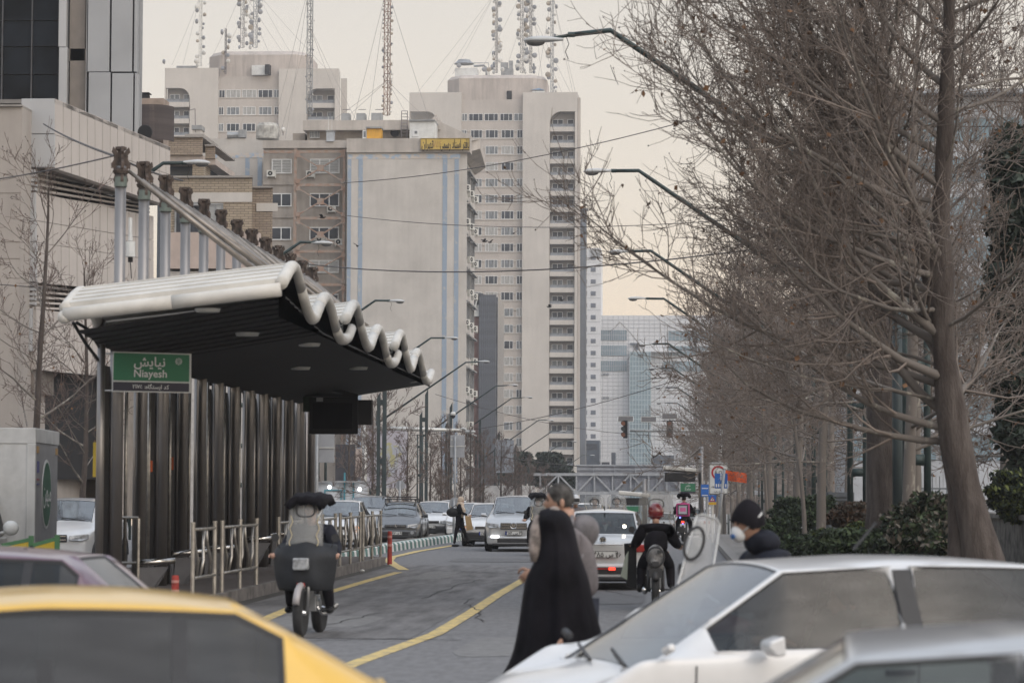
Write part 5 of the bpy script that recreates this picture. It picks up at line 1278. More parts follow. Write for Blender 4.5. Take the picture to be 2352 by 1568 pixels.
def bush(name, label, cat, blobs, n, s, mats, seed, base, trunk=None):
    t = thing(name, label, cat, base); V, F = leaf_cloud(seed, n, blob_fn(blobs), s); V = V - np.array(base)
    o = link('foliage', np_mesh('foliage', V, F, mats, mi=np.random.default_rng(seed).integers(0, len(mats), len(F))), t); o['kind'] = 'stuff'
    m = MB()
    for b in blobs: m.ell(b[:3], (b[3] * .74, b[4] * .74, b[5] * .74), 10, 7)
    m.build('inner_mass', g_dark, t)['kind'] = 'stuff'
    if trunk:
        m = MB(); m.tube(trunk[0], trunk[1], 8); m.build('trunk', bark_d, t)
    return t
def bl(lst):     # (x, y, Y, rx_px, rz_px) -> blob in metres
    r = []
    for x, y, Y, a, b in lst: p = P(x, y, Y); r.append((p.x, p.y, p.z, a * Y / FPX, max(a, b) * .8 * Y / FPX, b * Y / FPX))
    return r
hedges = [('dark green leafy shrub, tallest, beside the great tree trunk', [(2150, 1190, 50, 75, 60), (2110, 1240, 48, 70, 50), (2190, 1250, 47, 60, 50), (2070, 1215, 52, 45, 50)], 9000, .065, [g_dark, g_mid, M('dusty_leaf', (.11, .095, .075), .8)], 1),
          ('low green shrub in the middle of the planting strip', [(1960, 1250, 52, 90, 36), (2030, 1265, 50, 60, 30)], 7000, .06, [g_dark, g_mid, g_mid], 2),
          ('yellow-green shrub just left of the pale sapling', [(1985, 1222, 58, 40, 24), (1900, 1250, 58, 50, 36)], 5000, .06, [g_yel, g_mid], 3),
          ('brown-red clipped hedge behind the yellow-green shrub', [(1975, 1180, 70, 60, 26), (1940, 1190, 70, 40, 20)], 4500, .07, [g_brown, g_brown, M('dusty_leaf', (.11, .095, .075), .8)], 4),
          ('green shrub behind the slim brown sapling', [(1830, 1180, 74, 60, 40), (1880, 1160, 76, 40, 26), (1790, 1230, 72, 50, 50)], 8000, .06, [g_dark, g_mid, g_mid], 5),
          ('green ground shrub low at the left end of the planting strip', [(1830, 1260, 58, 70, 34), (1880, 1275, 55, 60, 30)], 5000, .06, [g_dark, g_mid], 6),
          ('low dark ground shrub nearest to the camera, behind the white saloon roof', [(1900, 1345, 43, 150, 45), (2150, 1345, 43, 170, 50), (2400, 1345, 43, 170, 50), (2050, 1400, 38, 200, 60), (2330, 1400, 38, 200, 60)], 9000, .065, [g_dark, g_mid, g_dark], 4),
          ('dark ivy-like shrub right of the great tree, above the stone wall', [(2330, 1135, 58, 60, 55), (2400, 1140, 58, 60, 60)], 6000, .06, [g_dark, g_yel, g_dark], 7)]
for lb, bs, n, s, mt, sd in hedges:
    bs = bl(bs + [(x, 1312, Y, a * .9, 34) for (x, y, Y, a, b) in bs if sd != 7 and sd != 4]); bush('shrub', lb, 'shrub', bs, int(n * 1.6), s, mt, sd, (bs[0][0], bs[0][1], .14))
# tall dark evergreens behind the great tree and pines by the towers
evs = [('tall dark evergreen at the right edge of the view behind the great tree', [(2330, 380, 66, 60, 90), (2350, 520, 66, 75, 110), (2340, 680, 66, 80, 110), (2360, 860, 66, 80, 120), (2370, 980, 66, 80, 100)], 16000, .13, (P(2350, 600, 66).x, 66)),
       ('round dark pine left, at the foot of the balcony tower', [(1195, 1070, 330, 32, 32), (1180, 1090, 330, 30, 26)], 5000, .35, (P(1190, 1000, 330).x, 330)),
       ('round dark pine right, at the foot of the balcony tower', [(1262, 1068, 345, 34, 30), (1285, 1090, 345, 30, 25), (1240, 1095, 345, 30, 22), (1310, 1105, 345, 24, 14)], 6000, .35, (P(1260, 1000, 345).x, 345))]
for lb, bs, n, s, (bx, by) in evs:
    bs = bl(bs); bush('evergreen_tree', lb, 'tree', bs, n, s, [g_dark, g_pine, g_pine], n, (bx, by, gz(by)), ([(bx, by, gz(by) - .2), (bx, by, gz(by) + 3), (bx + .1, by, bs[0][2])], [.3, .25, .1]))
# ================================================================== CARS
tyre = M('tyre_rubber', (.022, .022, .023), .85, var=.2, scale=6); chrome = M('chrome', (.6, .6, .6), .15, metal=1., var=.03)
rimm = M('wheel_rim', (.38, .38, .39), .35, metal=.8, var=.1); blackp = M('black_plastic', (.022, .022, .024), .55, var=.15, scale=6)
inter = M('car_interior', (.035, .035, .038), .8, var=.2); seatm = M('seat_fabric', (.07, .07, .075), .9, var=.2)
cglass = glass_mat('car_glass', (.30, .34, .34), .05, 1.4); wglass = glass_mat('windscreen_glass', (.50, .54, .53), .08, 2.5); lampg = M('headlamp_glass', (.34, .35, .36), .08, var=.25, scale=9, coat=.6)
tail_red = M('tail_lamp_red', (.30, .02, .015), .2, coat=.5); platem = M('plate_white', (.55, .55, .53), .5, var=.04); plate_b = M('plate_blue', (.02, .05, .28), .5)
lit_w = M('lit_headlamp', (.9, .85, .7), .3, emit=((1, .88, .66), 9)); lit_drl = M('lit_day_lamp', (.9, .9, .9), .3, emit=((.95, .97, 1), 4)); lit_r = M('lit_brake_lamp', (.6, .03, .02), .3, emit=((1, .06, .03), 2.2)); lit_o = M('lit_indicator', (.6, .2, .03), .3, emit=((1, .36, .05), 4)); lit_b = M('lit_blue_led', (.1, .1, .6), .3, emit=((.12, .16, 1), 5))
def paint(name, c, metal=.0): return M('car_paint_' + name, c, .28, metal=metal, var=.04, scale=3, coat=.7)
p_white = paint('white', (.60, .60, .60)); p_silver = paint('silver', (.40, .405, .41), .35); p_dark = paint('dark_grey', (.085, .087, .092), .3); p_yellow = paint('taxi_yellow', (.66, .40, .05)); p_burg = paint('burgundy', (.10, .048, .070), .0); p_pearl = paint('pearl', (.50, .505, .51), .1)
SPECS = {
 'sedan': dict(L=4.4, W=1.70, H=1.42, nose=.68, hood=.86, cowl=.94, xc=.95, xr=.22, xr2=-1.0, xb=-1.66, deck=1.0, tail=.92, roofw=.575, belt=.90, beltr=.95, rz=(0, .02)),
 'saloon': dict(L=4.6, W=1.70, H=1.42, nose=.58, hood=.72, cowl=.80, xc=1.45, xr=.52, xr2=-1.25, xb=-1.9, deck=.95, tail=.9, roofw=.575, belt=.89, beltr=.99, rz=(0, .02)),
 'hatch': dict(L=3.85, W=1.65, H=1.44, nose=.66, hood=.84, cowl=.95, xc=1.08, xr=.30, xr2=-1.35, xb=-1.80, deck=1.0, tail=.90, roofw=.575, belt=.90, beltr=.97, rz=(0, .0)),
 'suv': dict(L=4.4, W=1.80, H=1.68, nose=.84, hood=1.02, cowl=1.12, xc=1.12, xr=.35, xr2=-1.55, xb=-2.05, deck=1.15, tail=1.0, roofw=.61, belt=1.04, beltr=1.12, rz=(0, .0)),
}
def car(name, label, loc, rz, pm, kind='sedan', H=None, W=None, front=None, rear=None, bumper=None, group=None, sub=2, hide_low=False, lit=None, glass=None, cat='car', blackside=False):
    S = dict(SPECS[kind]); 
    if H: S['H'] = H
    if W: S['W'] = W
    t = thing(name, label, cat, loc, rz, group); glass = glass or cglass
    fm_ = .30 if blackside else .5; L, Wd, Hh = S['L'], S['W'], S['H']; w = Wd / 2; xf_, xr_ = L / 2, -L / 2; zb = .26
    # stations: x, ztop(centre line), belt z, half width at belt, half width at top edge
    rw = S['roofw'] * w / .85
    st = [(xf_, S['nose'] - .10, S['nose'] - .16, w * .80, w * .72), (xf_ - .07, S['nose'], S['nose'] - .06, w * .88, w * .76), (xf_ - .38, S['hood'] - .06, S['hood'] - .11, w * .96, w * .80),
          ((xf_ + S['xc']) / 2 - .05, S['hood'], S['hood'] - .06, w, w * .80), (S['xc'] + .04, S['cowl'] - .01, S['belt'] - .01, w, w * .80)]
    zc, zr = S['cowl'], Hh - .035
    for f in (0., .45): x = S['xc'] + (S['xr'] - S['xc']) * f; st.append((x, zc + (zr - zc) * f, S['belt'], w, w * .80 + (rw - w * .80) * f))
    st += [(S['xr'], zr, S['belt'] + .005, w, rw)]
    xm = S['xr'] - (S['xr'] - S['xr2']) * .42
    st += [(xm + .04, Hh, S['belt'] + .02, w, rw + .005), (xm - .04, Hh, S['belt'] + .02, w, rw + .005), ((xm + S['xr2']) / 2, Hh - .005, (S['belt'] + S['beltr']) / 2, w, rw)]
    st += [(S['xr2'], Hh - .045, S['beltr'], w, rw - .02), (S['xr2'] + (S['xb'] - S['xr2']) * fm_, (Hh - .045) * (1 - fm_) + S['deck'] * fm_ + .012, S['beltr'], w * .99, (rw - .02) * (1 - fm_) + w * .78 * fm_ - .01), (S['xb'], S['deck'] + .01, S['beltr'] - .02, w * .98, w * .78)]
    if kind in ('sedan', 'saloon'): st += [(S['xb'] - .06, S['deck'], S['beltr'] - .04, w * .98, w * .80), (xr_ + .10, S['tail'] + .02, S['tail'] - .04, w * .92, w * .78), (xr_, S['tail'] - .08, S['tail'] - .14, w * .84, w * .72)]
    else: st += [(xr_ + .06, S['tail'], S['tail'] - .05, w * .95, w * .80), (xr_, S['tail'] - .10, S['tail'] - .16, w * .88, w * .75)]
    bm = bmesh.new(); cl = bm.edges.layers.float.new('crease_edge'); cv = bm.verts.layers.float.new('crease_vert'); R = []
    for si_, (x, zt, zbelt, wb, wt) in enumerate(st):
        half = [(w * .86 if abs(x) > L / 2 - .2 else w * .93, zb), (wb * .99, zb + .10), (wb * 1.0, (zb + zbelt) / 2 + .04), (wb * .995, zbelt - .05), (wb * .965, zbelt), (wt, zt - (.008 if si_ in (11, 12, 13) else .03)), (wt * .62, zt), (0, zt + (.004 if si_ in (11, 12, 13) else .012))]
        vs = [bm.verts.new((x, y, z)) for y, z in half] + [bm.verts.new((x, -y, z)) for y, z in half[-2::-1]]; R.append(vs)
    n = len(R[0]); Fm = {}
    for i in range(len(R) - 1):
        for j in range(n - 1): Fm[i, j] = bm.faces.new((R[i][j], R[i][j + 1], R[i + 1][j + 1], R[i + 1][j]))
    for e in (0, len(R) - 1):
        for j in range(7):
            q = (R[e][j], R[e][j + 1], R[e][n - 2 - j], R[e][n - 1 - j]) if j < 6 else (R[e][6], R[e][7], R[e][8])
            f = bm.faces.new(q)
            if e: f.normal_flip()
    bmesh.ops.recalc_face_normals(bm, faces=bm.faces)
    for j in (4, 9):
        for i in (() if blackside else (8,)): Fm[i, j].material_index = 1
    # glass regions: windscreen i 5..7 top strips, side windows strip j=4 (and mirror), rear window
    groups = [('windscreen', [(i, j) for i in (5, 6) for j in (5, 6, 7, 8)], .035), ('rear_window', [(i, j) for i in (11, 12) for j in ((6, 7) if blackside else (5, 6, 7, 8))], .045)]
    for j in (4, 9): groups += [('side_window', [(i, j) for i in (6, 7, 8, 9, 10, 11)], .03)] if blackside else [('side_window', [(i, j) for i in (6, 7)], .03), ('side_window', [(i, j) for i in (9, 10, 11)], .03)]
    gl = []; CV = {}
    def crease(fs, mitre=True):
        fset = set(fs); bd = {}
        for f in fs:
            for e_ in f.edges:
                if any(x not in fset for x in e_.link_faces):
                    e_[cl] = 1.0
                    for v in e_.verts: bd.setdefault(v, []).append(e_)
        for v, es in bd.items():
            if len(es) == 2:
                d1 = (es[0].other_vert(v).co - v.co).normalized(); d2 = (es[1].other_vert(v).co - v.co).normalized()
                if d1.dot(d2) > -.92:
                    v[cv] = 1.0; CV[tuple(v.co)] = 1
                    if mitre:
                        for e_ in v.link_edges: e_[cl] = 1.0
    for gi, (nm, ids, th) in enumerate(groups):
        fs = [Fm[k] for k in ids]
        bmesh.ops.inset_region(bm, faces=fs, thickness=.028 if blackside else th * .6, depth=0, use_even_offset=True); th = .022 if blackside else .013
        crease(fs)
        rr0 = bmesh.ops.inset_region(bm, faces=fs, thickness=th, depth=-.008, use_even_offset=True)
        for f in rr0['faces']: f.material_index = 1
        crease(fs); gl.append((nm, list(fs)))
    for nm, fs in gl:
        g = bmesh.new(); gcl = g.edges.layers.float.new('crease_edge'); gcv = g.verts.layers.float.new('crease_vert'); vm = {}
        for f in fs:
            q = []
            for v in f.verts:
                if v not in vm: vm[v] = g.verts.new(v.co)
                q.append(vm[v])
            g.faces.new(q)
        for v in g.verts:
            if tuple(v.co) in CV:
                v[gcv] = 1.0
                for e_ in v.link_edges: e_[gcl] = 1.0
        for e_ in g.edges:
            if len(e_.link_faces) == 1: e_[gcl] = 1.0
        me = bpy.data.meshes.new(nm); g.to_mesh(me); g.free(); me.materials.append(wglass if nm == 'windscreen' else glass)
        for p_ in me.polygons: p_.use_smooth = True
        o = link(nm, me, t); md = o.modifiers.new('s', 'SUBSURF'); md.levels = md.render_levels = sub
        # rubber seal round the pane
    for nm, fs in gl: bmesh.ops.delete(bm, geom=fs, context='FACES_ONLY')
    me = bpy.data.meshes.new('body'); bm.to_mesh(me); bm.free(); me.materials.append(pm); me.materials.append(blackp)
    for p_ in me.polygons:
        p_.use_smooth = True
    o = link('body', me, t); md = o.modifiers.new('s', 'SUBSURF'); md.levels = md.render_levels = sub
    sd = o.modifiers.new('t', 'SOLIDIFY'); sd.thickness = .02; sd.offset = -1
    def part(nm, m, mat, bev=0, sm=False): return m.build(nm, mat, t, smooth=sm, world=False, bevel=bev)
    # interior
    if not blackside:
        for s_ in (1, -1): m = MB(); m.slab([(xm - .065, s_ * (w - .028), S['belt'] + .035), (xm + .065, s_ * (w - .028), S['belt'] + .035), (xm + .055, s_ * (rw + .018), Hh - .065), (xm - .055, s_ * (rw + .018), Hh - .065)], (0, s_ * .012, 0)); part('window_pillar', m, blackp)
    if blackside:
        for s_ in (1, -1):
            for x_ in (xm, S['xr2'] + .22): m = MB(); m.bar((x_, s_ * (w - .03), S['belt'] + .03), (x_, s_ * (rw + .0), Hh - .09), .06, .02); part('window_pillar', m, blackp)
    m = MB(); m.box(S['xb'] + .1, S['xc'] + .1, -w * .8, w * .8, .3, .5); m.box(S['xc'] - .15, S['xc'] + .1, -w * .8, w * .8, .5, S['cowl'] - .10); part('dashboard', m, inter)
    m = MB(); m.box(xr_ + .15, xf_ - .15, -w * .86, w * .86, .16, .30); part('underbody', m, blackp)
    for yy in (-.36, .36):
        m = MB(); xs_ = S['xr'] - .30; m.prism([(xs_, .5), (xs_ + .5, .52), (xs_ + .48, .66), (xs_ + .08, .68), (xs_ - .14, 1.12), (xs_ - .24, 1.12)], yy - .23, yy + .23); m.cb((xs_ - .22, yy, 1.22), (.08, .26, .16)); part('seat', m, seatm, .03)
    m = MB(); xs_ = S['xr2'] + .05; m.prism([(xs_, .5), (xs_ + .5, .52), (xs_ + .48, .66), (xs_ + .05, .68), (xs_ - .1, 1.05), (xs_ - .2, 1.05)], -.6, .6); 
    part('rear_bench', m, seatm, .03)
    m = MB(); m.tube([(S['xr'] + .22 - .19 * math.cos(a) * .35, .36 + .19 * math.sin(a), S['belt'] - .10 + .19 * math.cos(a)) for a in [i * math.pi / 6 for i in range(13)]], .016, 6, False); part('steering_wheel', m, blackp)
    # wheels
    for x in (xf_ - .78, xr_ + .78 if kind in ('sedan', 'saloon') else xr_ + .68):
        for s_ in (1, -1):
            m = MB(); r = .31 if kind != 'suv' else .35
            m.lathe([(r * .62, -.10), (r * .93, -.105), (r, -.07), (r, .07), (r * .93, .105), (r * .62, .10)], (0, 0, 0), 'Y', 24); wl = m.mesh('wheel', tyre, smooth=True)
            wo = link('wheel', wl, t, (x, s_ * (w - .10), r)); m = MB(); m.lathe([(.02, .085 * s_), (r * .2, .09 * s_), (r * .25, .06 * s_), (r * .55, .06 * s_), (r * .62, .095 * s_), (r * .63, -.0)], (0, 0, 0), 'Y', 20); link('rim', m.mesh('rim', rimm, smooth=False), wo)
            m = MB(); ar_ = [(r + .07) * 1 for _ in range(1)]; m.tube([(x + (r + .055) * math.cos(a), s_ * (w - .015), r + (r + .055) * math.sin(a)) for a in [i * math.pi / 10 for i in range(11)]], .028, 6); part('wheel_arch', m, blackp, 0, True)
    # bumpers, sills, mirrors
    bmat = bumper or pm
    for s_, x in ((1, xf_), (-1, xr_)):
        m = MB(); m.box(min(x, x - s_ * .3), max(x + s_ * .05, x), -w * .88, w * .88, .22, .47) if s_ > 0 else m.box(x - .05, x + .3, -w * .88, w * .88, .22, .50); part('bumper', m, bmat if s_ > 0 or bumper else pm, .05)
        m = MB(); m.box(min(x, x - s_ * .2) if s_ > 0 else x - .058, x + .058 if s_ > 0 else x + .2, -w * .72, w * .72, .19, .255); part('bumper_lip', m, blackp, .02)
    for s_ in (1, -1):
        m = MB(); mx_ = S['xr'] + (.22 if kind == 'saloon' else .42); m.prism([(mx_ - .06, S['belt'] + .0), (mx_, S['belt'] - .01), (mx_ + .05, S['belt'] + .04), (mx_ + .04, S['belt'] + .08), (mx_ - .05, S['belt'] + .11)], *sorted((s_ * (w + .03), s_ * (w + .18)))); m.tube([(S['xc'] - .12, s_ * (w - .03), S['belt'] + .02), (S['xc'] - .12, s_ * (w + .08), S['belt'] + .05)], .03, 6); part('mirror', m, blackp if kind == 'hatch' or (kind == 'saloon' and s_ < 0) else pm, .02)
        m = MB(); m.box(S['xc'] - .55 - .0, S['xc'] - .1, s_ * .1 - .01, s_ * .1 + .01, 0, .01)
    m = MB()
    for y0 in (.55, -.05): m.tube([(S['xc'] + .02, y0, S['cowl'] + .02), (S['xc'] - .10, y0 - .55, S['cowl'] + .08)], .012, 5)
    part('wiper', m, blackp)
    for s_ in (1, -1):
        for x in (S['xr'] - .62, S['xr2'] + .02):
            m = MB(); m.box(x - .09, x + .09, *sorted((s_ * (w - .01), s_ * (w + .022))), S['belt'] - .13, S['belt'] - .10); part('door_handle', m, blackp, .006)
        for x in (S['xc'] - .30, xm, S['xb'] + .45):
            m = MB(); m.tube([(x, s_ * (w - .004), S['belt'] - .06), (x + .01, s_ * (w + .001), .62), (x, s_ * (w - .004), .36)], .005, 4); part('door_seam', m, blackp)
    def plate(x, z, s_, txt, y=0., ww=.48):
        m = MB(); m.box(*sorted((x, x + s_ * .012)), y - ww / 2 - .012, y + ww / 2 + .012, z - .062, z + .062); po = part('number_plate', m, blackp)
        m = MB(); m.box(*sorted((x + s_ * .008, x + s_ * .016)), y - ww / 2, y + ww / 2, z - .052, z + .052); link('plate_face', m.mesh('plate_face', platem), po)
        e = -s_ if False else 1
        m = MB(); yb = y - s_ * (ww / 2 - .02); m.box(*sorted((x + s_ * .012, x + s_ * .019)), min(yb - .02, yb + .02), max(yb - .02, yb + .02), -.052 + z, z + .052); link('blue_strip', m.mesh('blue_strip', plate_b), po)
        c = text(txt, .125, (x + s_ * .021, y + s_ * .02, z - .005), po, MATS['lettering_black'], (math.pi / 2, 0, math.pi / 2 if s_ > 0 else -math.pi / 2), .001, .95, True, False, off=.002)
    if front:
        zh = S['nose'] - .05
        for s_ in (1, -1):
            m = MB(); m.slab([(xf_ - .16, s_ * w * .93, zh - .04), (xf_ - .16, s_ * w * .93, zh + .07), (xf_ + .0, s_ * w * .50, zh + .03), (xf_ + .03, s_ * w * .50, zh - .07), (xf_ - .03, s_ * w * .80, zh - .08)], (.045, 0, .012)); part('headlight', m, lampg, .012)
            if front.get('fog'): m = MB(); m.lathe([(.055, 0), (.06, .03)], (xf_ + .03, s_ * w * .70, .38), 'X', 12); part('fog_lamp', m, lampg)
            if front.get('drl'): m = MB(); m.box(xf_ + .02, xf_ + .07, s_ * w * .62 - .12, s_ * w * .62 + .12, .42, .49); part('day_lamp', m, lit_drl)
            if front.get('amber') == s_: m = MB(); m.cb((xf_ - .05, s_ * w * .93, zh - .02), (.1, .05, .1)); part('indicator', m, lit_o)
        gh = front.get('gh', .06)
        m = MB(); m.box(xf_ - .02, xf_ + .025, -w * .44, w * .44, zh - gh, zh + gh * .6); part('grille', m, blackp, .01)
        for i in range(front.get('slats', 2)):
            m = MB(); z = zh - gh + (i + .7) * gh * 1.5 / front.get('slats', 2); m.box(xf_ + .022, xf_ + .035, -w * .42, w * .42, z - .008, z + .008); part('grille_slat', m, chrome)
        m = MB(); m.box(xf_ + .02, xf_ + .052, -w * .55, w * .55, .27, .40); part('air_intake', m, blackp, .01)
        plate(xf_ + .05, front.get('pz', .43), 1, front['plate'])
        b = front.get('badge')
        if b == 'lion':      # a small upright silver emblem
            m = MB(); pts = [(-.035, -.05), (-.01, .0), (-.035, .045), (.0, .065), (.035, .05), (.01, .01), (.04, -.02), (.03, -.06), (.008, -.02)]; m.slab([(xf_ + .03, y, zh + z - .005) for y, z in pts], (.012, 0, 0)); part('emblem', m, chrome)
        elif b == 'ring':
            m = MB(); m.tube([(xf_ + .045, .09 * math.cos(a), zh - .01 + .085 * math.sin(a)) for a in [i * math.pi / 8 for i in range(17)]], .012, 5, False); m.bar((xf_ + .045, -.045, zh + .04), (xf_ + .045, 0, zh - .06), .018); m.bar((xf_ + .045, .045, zh + .04), (xf_ + .045, 0, zh - .06), .018); part('emblem', m, chrome)
    if rear:
        zt_ = S['tail'] - .12
        for s_ in (1, -1):
            m = MB(); m.box(xr_ - .02, xr_ + .14, min(s_ * w * .60, s_ * w * .93), max(s_ * w * .60, s_ * w * .93), zt_ - .10, zt_ + .05); part('tail_lamp', m, tail_red, .03)
        plate(xr_ - .035, rear.get('pz', .72), -1, rear['plate'], 0, .52)
        m = MB(); m.lathe([(.062, -.05), (.062, -.03)], (xr_ + .02, 0, rear.get('bz', .90)), 'X', 18); part('emblem_disc', m, blackp)
        m = MB(); bz = rear.get('bz', .9); m.tube([(xr_ - .035, .05 * math.cos(a), bz + .05 * math.sin(a)) for a in [i * math.pi / 8 for i in range(17)]], .008, 5, False); m.bar((xr_ - .035, -.035, bz + .02), (xr_ - .035, .035, bz + .02), .01); m.bar((xr_ - .035, 0, bz + .03), (xr_ - .035, 0, bz - .035), .01); part('emblem', m, chrome)
    return t
def gx(x, Y): return P(x, 1128, Y).x
F_ = dict
# traffic beyond the median, facing the camera (heading -Y)
HD = -math.pi / 2
hb = car('hatchback_car', 'dark grey hatchback with roof rack heading this way beside the striped kerb', (gx(938, 96) - .25, 96, 0), HD, p_dark, 'hatch', front=F_(plate='۹۴ ه ۸۱۸۷۰', badge='lion', fog=1, slats=1, pz=.36), bumper=None)
m = MB()
for s_ in (1, -1): m.tube([(.35, s_ * .5, 1.50), (-1.2, s_ * .5, 1.50)], .02, 6)
for x in (.3, -.1, -.5, -.9, -1.2): m.tube([(x, -.55, 1.52), (x, .55, 1.52)], .018, 6)
m.tube([(.42, -.6, 1.6), (.42, .6, 1.6)], .02, 6); m.tube([(.42, -.6, 1.5), (.42, -.6, 1.6)], .02, 6); m.tube([(.42, .6, 1.5), (.42, .6, 1.6)], .02, 6)
for s_ in (1, -1):
    for x in (.3, -1.1): m.tube([(x, s_ * .53, 1.36), (x, s_ * .53, 1.52)], .02, 6)
m.build('roof_rack', blackp, hb, world=False)
car('sedan_car', 'white sedan directly behind the dark hatchback, its right half showing', (gx(998, 108), 108, 0), HD, p_white, 'sedan', bumper=blackp, front=F_(plate='۶۳ ب ۲۷۴', slats=1))
car('estate_car', 'light grey high-roofed car with roof rails left of the dark hatchback', (gx(852, 104), 104, 0), HD, p_silver, 'suv', H=1.62, W=1.72, front=F_(plate='۳۸ ج ۵۱۲', slats=1))
car('sedan_car', 'white car seen above the far platform railing, leftmost of the oncoming queue', (gx(788, 90), 90, 0), HD, p_white, 'sedan', H=1.5, front=F_(plate='۲۲ د ۴۵۱', slats=1, amber=1))
car('sedan_car', 'white sedan with amber lamp and plate just right of the woman in beige scarf', (gx(1128, 92), 92, 0), HD, p_white, 'sedan', bumper=blackp, front=F_(plate='۵۱ ه ۶۷۴', slats=2, amber=-1, gh=.05))
car('sedan_car', 'white car behind the scarfed woman, mostly hidden by the next white sedan', (gx(1082, 104), 104, 0), HD, p_white, 'sedan', H=1.38, front=F_(plate='۱۷ ل ۳۲۸', slats=1))
car('sedan_car', 'white sedan roof glimpsed behind the scarfed woman to her left', (gx(1040, 122), 122, 0), HD, p_white, 'sedan', front=F_(plate='۴۴ م ۹۲۷', slats=1))
car('suv_car', 'silver crossover with striped chrome grille and lit daytime lamps facing the camera', (gx(1181, 82.5), 84.5, 0), HD, p_silver, 'suv', front=F_(plate='۳۱ س ۲۸۴', badge='ring', drl=1, fog=1, slats=4, gh=.12, pz=.56))
car('suv_car', 'white crossover waiting left of the shelter behind the refrigerated truck', (gx(118, 58), 60, 0), HD, p_white, 'suv', H=1.62, W=1.78, front=F_(plate='۵۵ ص ۶۱۳', slats=2, gh=.1))
car('estate_car', 'beige car with roof rack behind the white crossover at far left', (gx(150, 78), 78, 0), HD, paint('beige', (.36, .33, .29)), 'suv', H=1.72, W=1.7, front=F_(plate='۲۸ ق ۷۱۵'))
for i, (x, Y, pm_, lb) in enumerate([(830, 126, p_silver, 'silver car far back in the oncoming queue, just left of the round sign'), (1150, 120, p_dark, 'dark car far behind the silver crossover'), (920, 138, p_white, 'white car far back in the oncoming queue behind the estate car')]):
    car('sedan_car', lb, (gx(x, Y), Y, gz(Y)), HD, pm_, 'sedan', front=F_(plate='۱۲ ب ۴۵۶'), sub=1)
# silver sedan seen from behind
sv = car('sedan_car', 'silver-white sedan seen from behind with lit low brake strip and tall plate', (gx(1385, 50.4), 52.6, 0), math.pi / 2, p_pearl, 'sedan', H=1.47, W=1.72, rear=F_(plate='۴۶ س ۴۸۵ ۴۰', pz=.66, bz=.93), bumper=None)
m = MB(); m.box(-2.27, -2.2, -.86, .86, .30, .43); m.build('lower_bumper', blackp, sv, world=False, bevel=.01)
for s_ in (.09, -.09): m = MB(); m.cb((-2.29, s_ * 1.9, .40), (.03, .12, .05)); m.build('fog_brake_lamp', lit_r, sv, world=False)
m = MB(); m.cb((-2.285, 0, .40), (.03, .3, .03)); m.build('brake_strip', tail_red, sv, world=False)
m = MB(); m.cb((-2.24, -.0, .84), (.03, .75, .022)); m.build('boot_trim', chrome, sv, world=False, bevel=.006)
m = MB(); m.tube([(-.95, 0, 1.46), (-1.05, 0, 1.53)], .012, 6); m.build('aerial', blackp, sv, world=False)
m = MB(); m.lathe([(.035, -.01), (.035, .01)], (-1.42, -.38, 1.16), 'X', 10); m.build('sun_glint_sticker', lit_w, sv, world=False)  # glowing disc standing in for a glint of sun on the rear glass
# far traffic on our side
for i, (x, Y, pm_, lb) in enumerate([(1345, 96, p_white, 'pale car roof far ahead, left of the silver-white sedan'), (1525, 150, p_white, 'distant white car beyond the delivery rider'), (1590, 130, p_silver, 'distant silver car near the right kerb beyond the delivery rider'), (1300, 130, p_dark, 'distant dark car behind the man with grey hair')]):
    car('sedan_car', lb, (gx(x, Y), Y, gz(Y)), math.pi / 2, pm_, 'sedan', rear=F_(plate='۷۷ ط ۱۲۳'), sub=1)
# foreground, out of focus
fw = car('sedan_car', 'white saloon crossing in the foreground with a driver behind its side window', (0, 0, 0), 0, p_white, 'saloon', H=1.42, sub=3)
FA = math.pi + rad(21)
def place(o, local, world_, a):
    R = Matrix.Rotation(a, 3, 'Z'); o.location = Vector((world_[0], world_[1], 0)) - R @ Vector((local[0], local[1], 0)); o.rotation_euler = (0, 0, a); ROOT[o.name] = Matrix.Translation(o.location) @ Matrix.Rotation(a, 4, 'Z')
pB = P(2074, 1319, 16.2)      # top of the near B-pillar
place(fw, (-.24, .60, 0), pB, FA)
m = MB(); m.tube([(-.2, 0, 1.46), (-.35, 0, 1.62)], .01, 5); m.build('aerial', blackp, fw, world=False)
tx = car('taxi', 'yellow taxi with dark side windows crossing in the left foreground', (0, 0, 0), 0, p_yellow, 'sedan', H=1.42, sub=3, cat='taxi', blackside=True, glass=glass_mat('dark_car_glass', (.12, .13, .14), .08, 1.4))
pT = P(765, 1480, 10.3); place(tx, (-1.36, .55, 0), pT, math.pi + rad(13))
bg = car('hatchback_car', 'burgundy hatchback behind the yellow taxi, its roof spoiler to the right', (0, 0, 0), 0, p_burg, 'hatch', H=1.43, sub=3, blackside=True, glass=MATS['dark_car_glass'])
pS = P(205, 1290, 17.2); place(bg, (-1.50, .50, 0), pS, math.pi - rad(4))
sr = car('sedan_car', 'silver-grey saloon roof in the blurred lower right corner, closest of all cars', (0, 0, 0), 0, p_silver, 'sedan', H=1.42, sub=3)
pR = P(2020, 1512, 7.6); place(sr, (.15, .50, 0), pR, math.pi - rad(3))
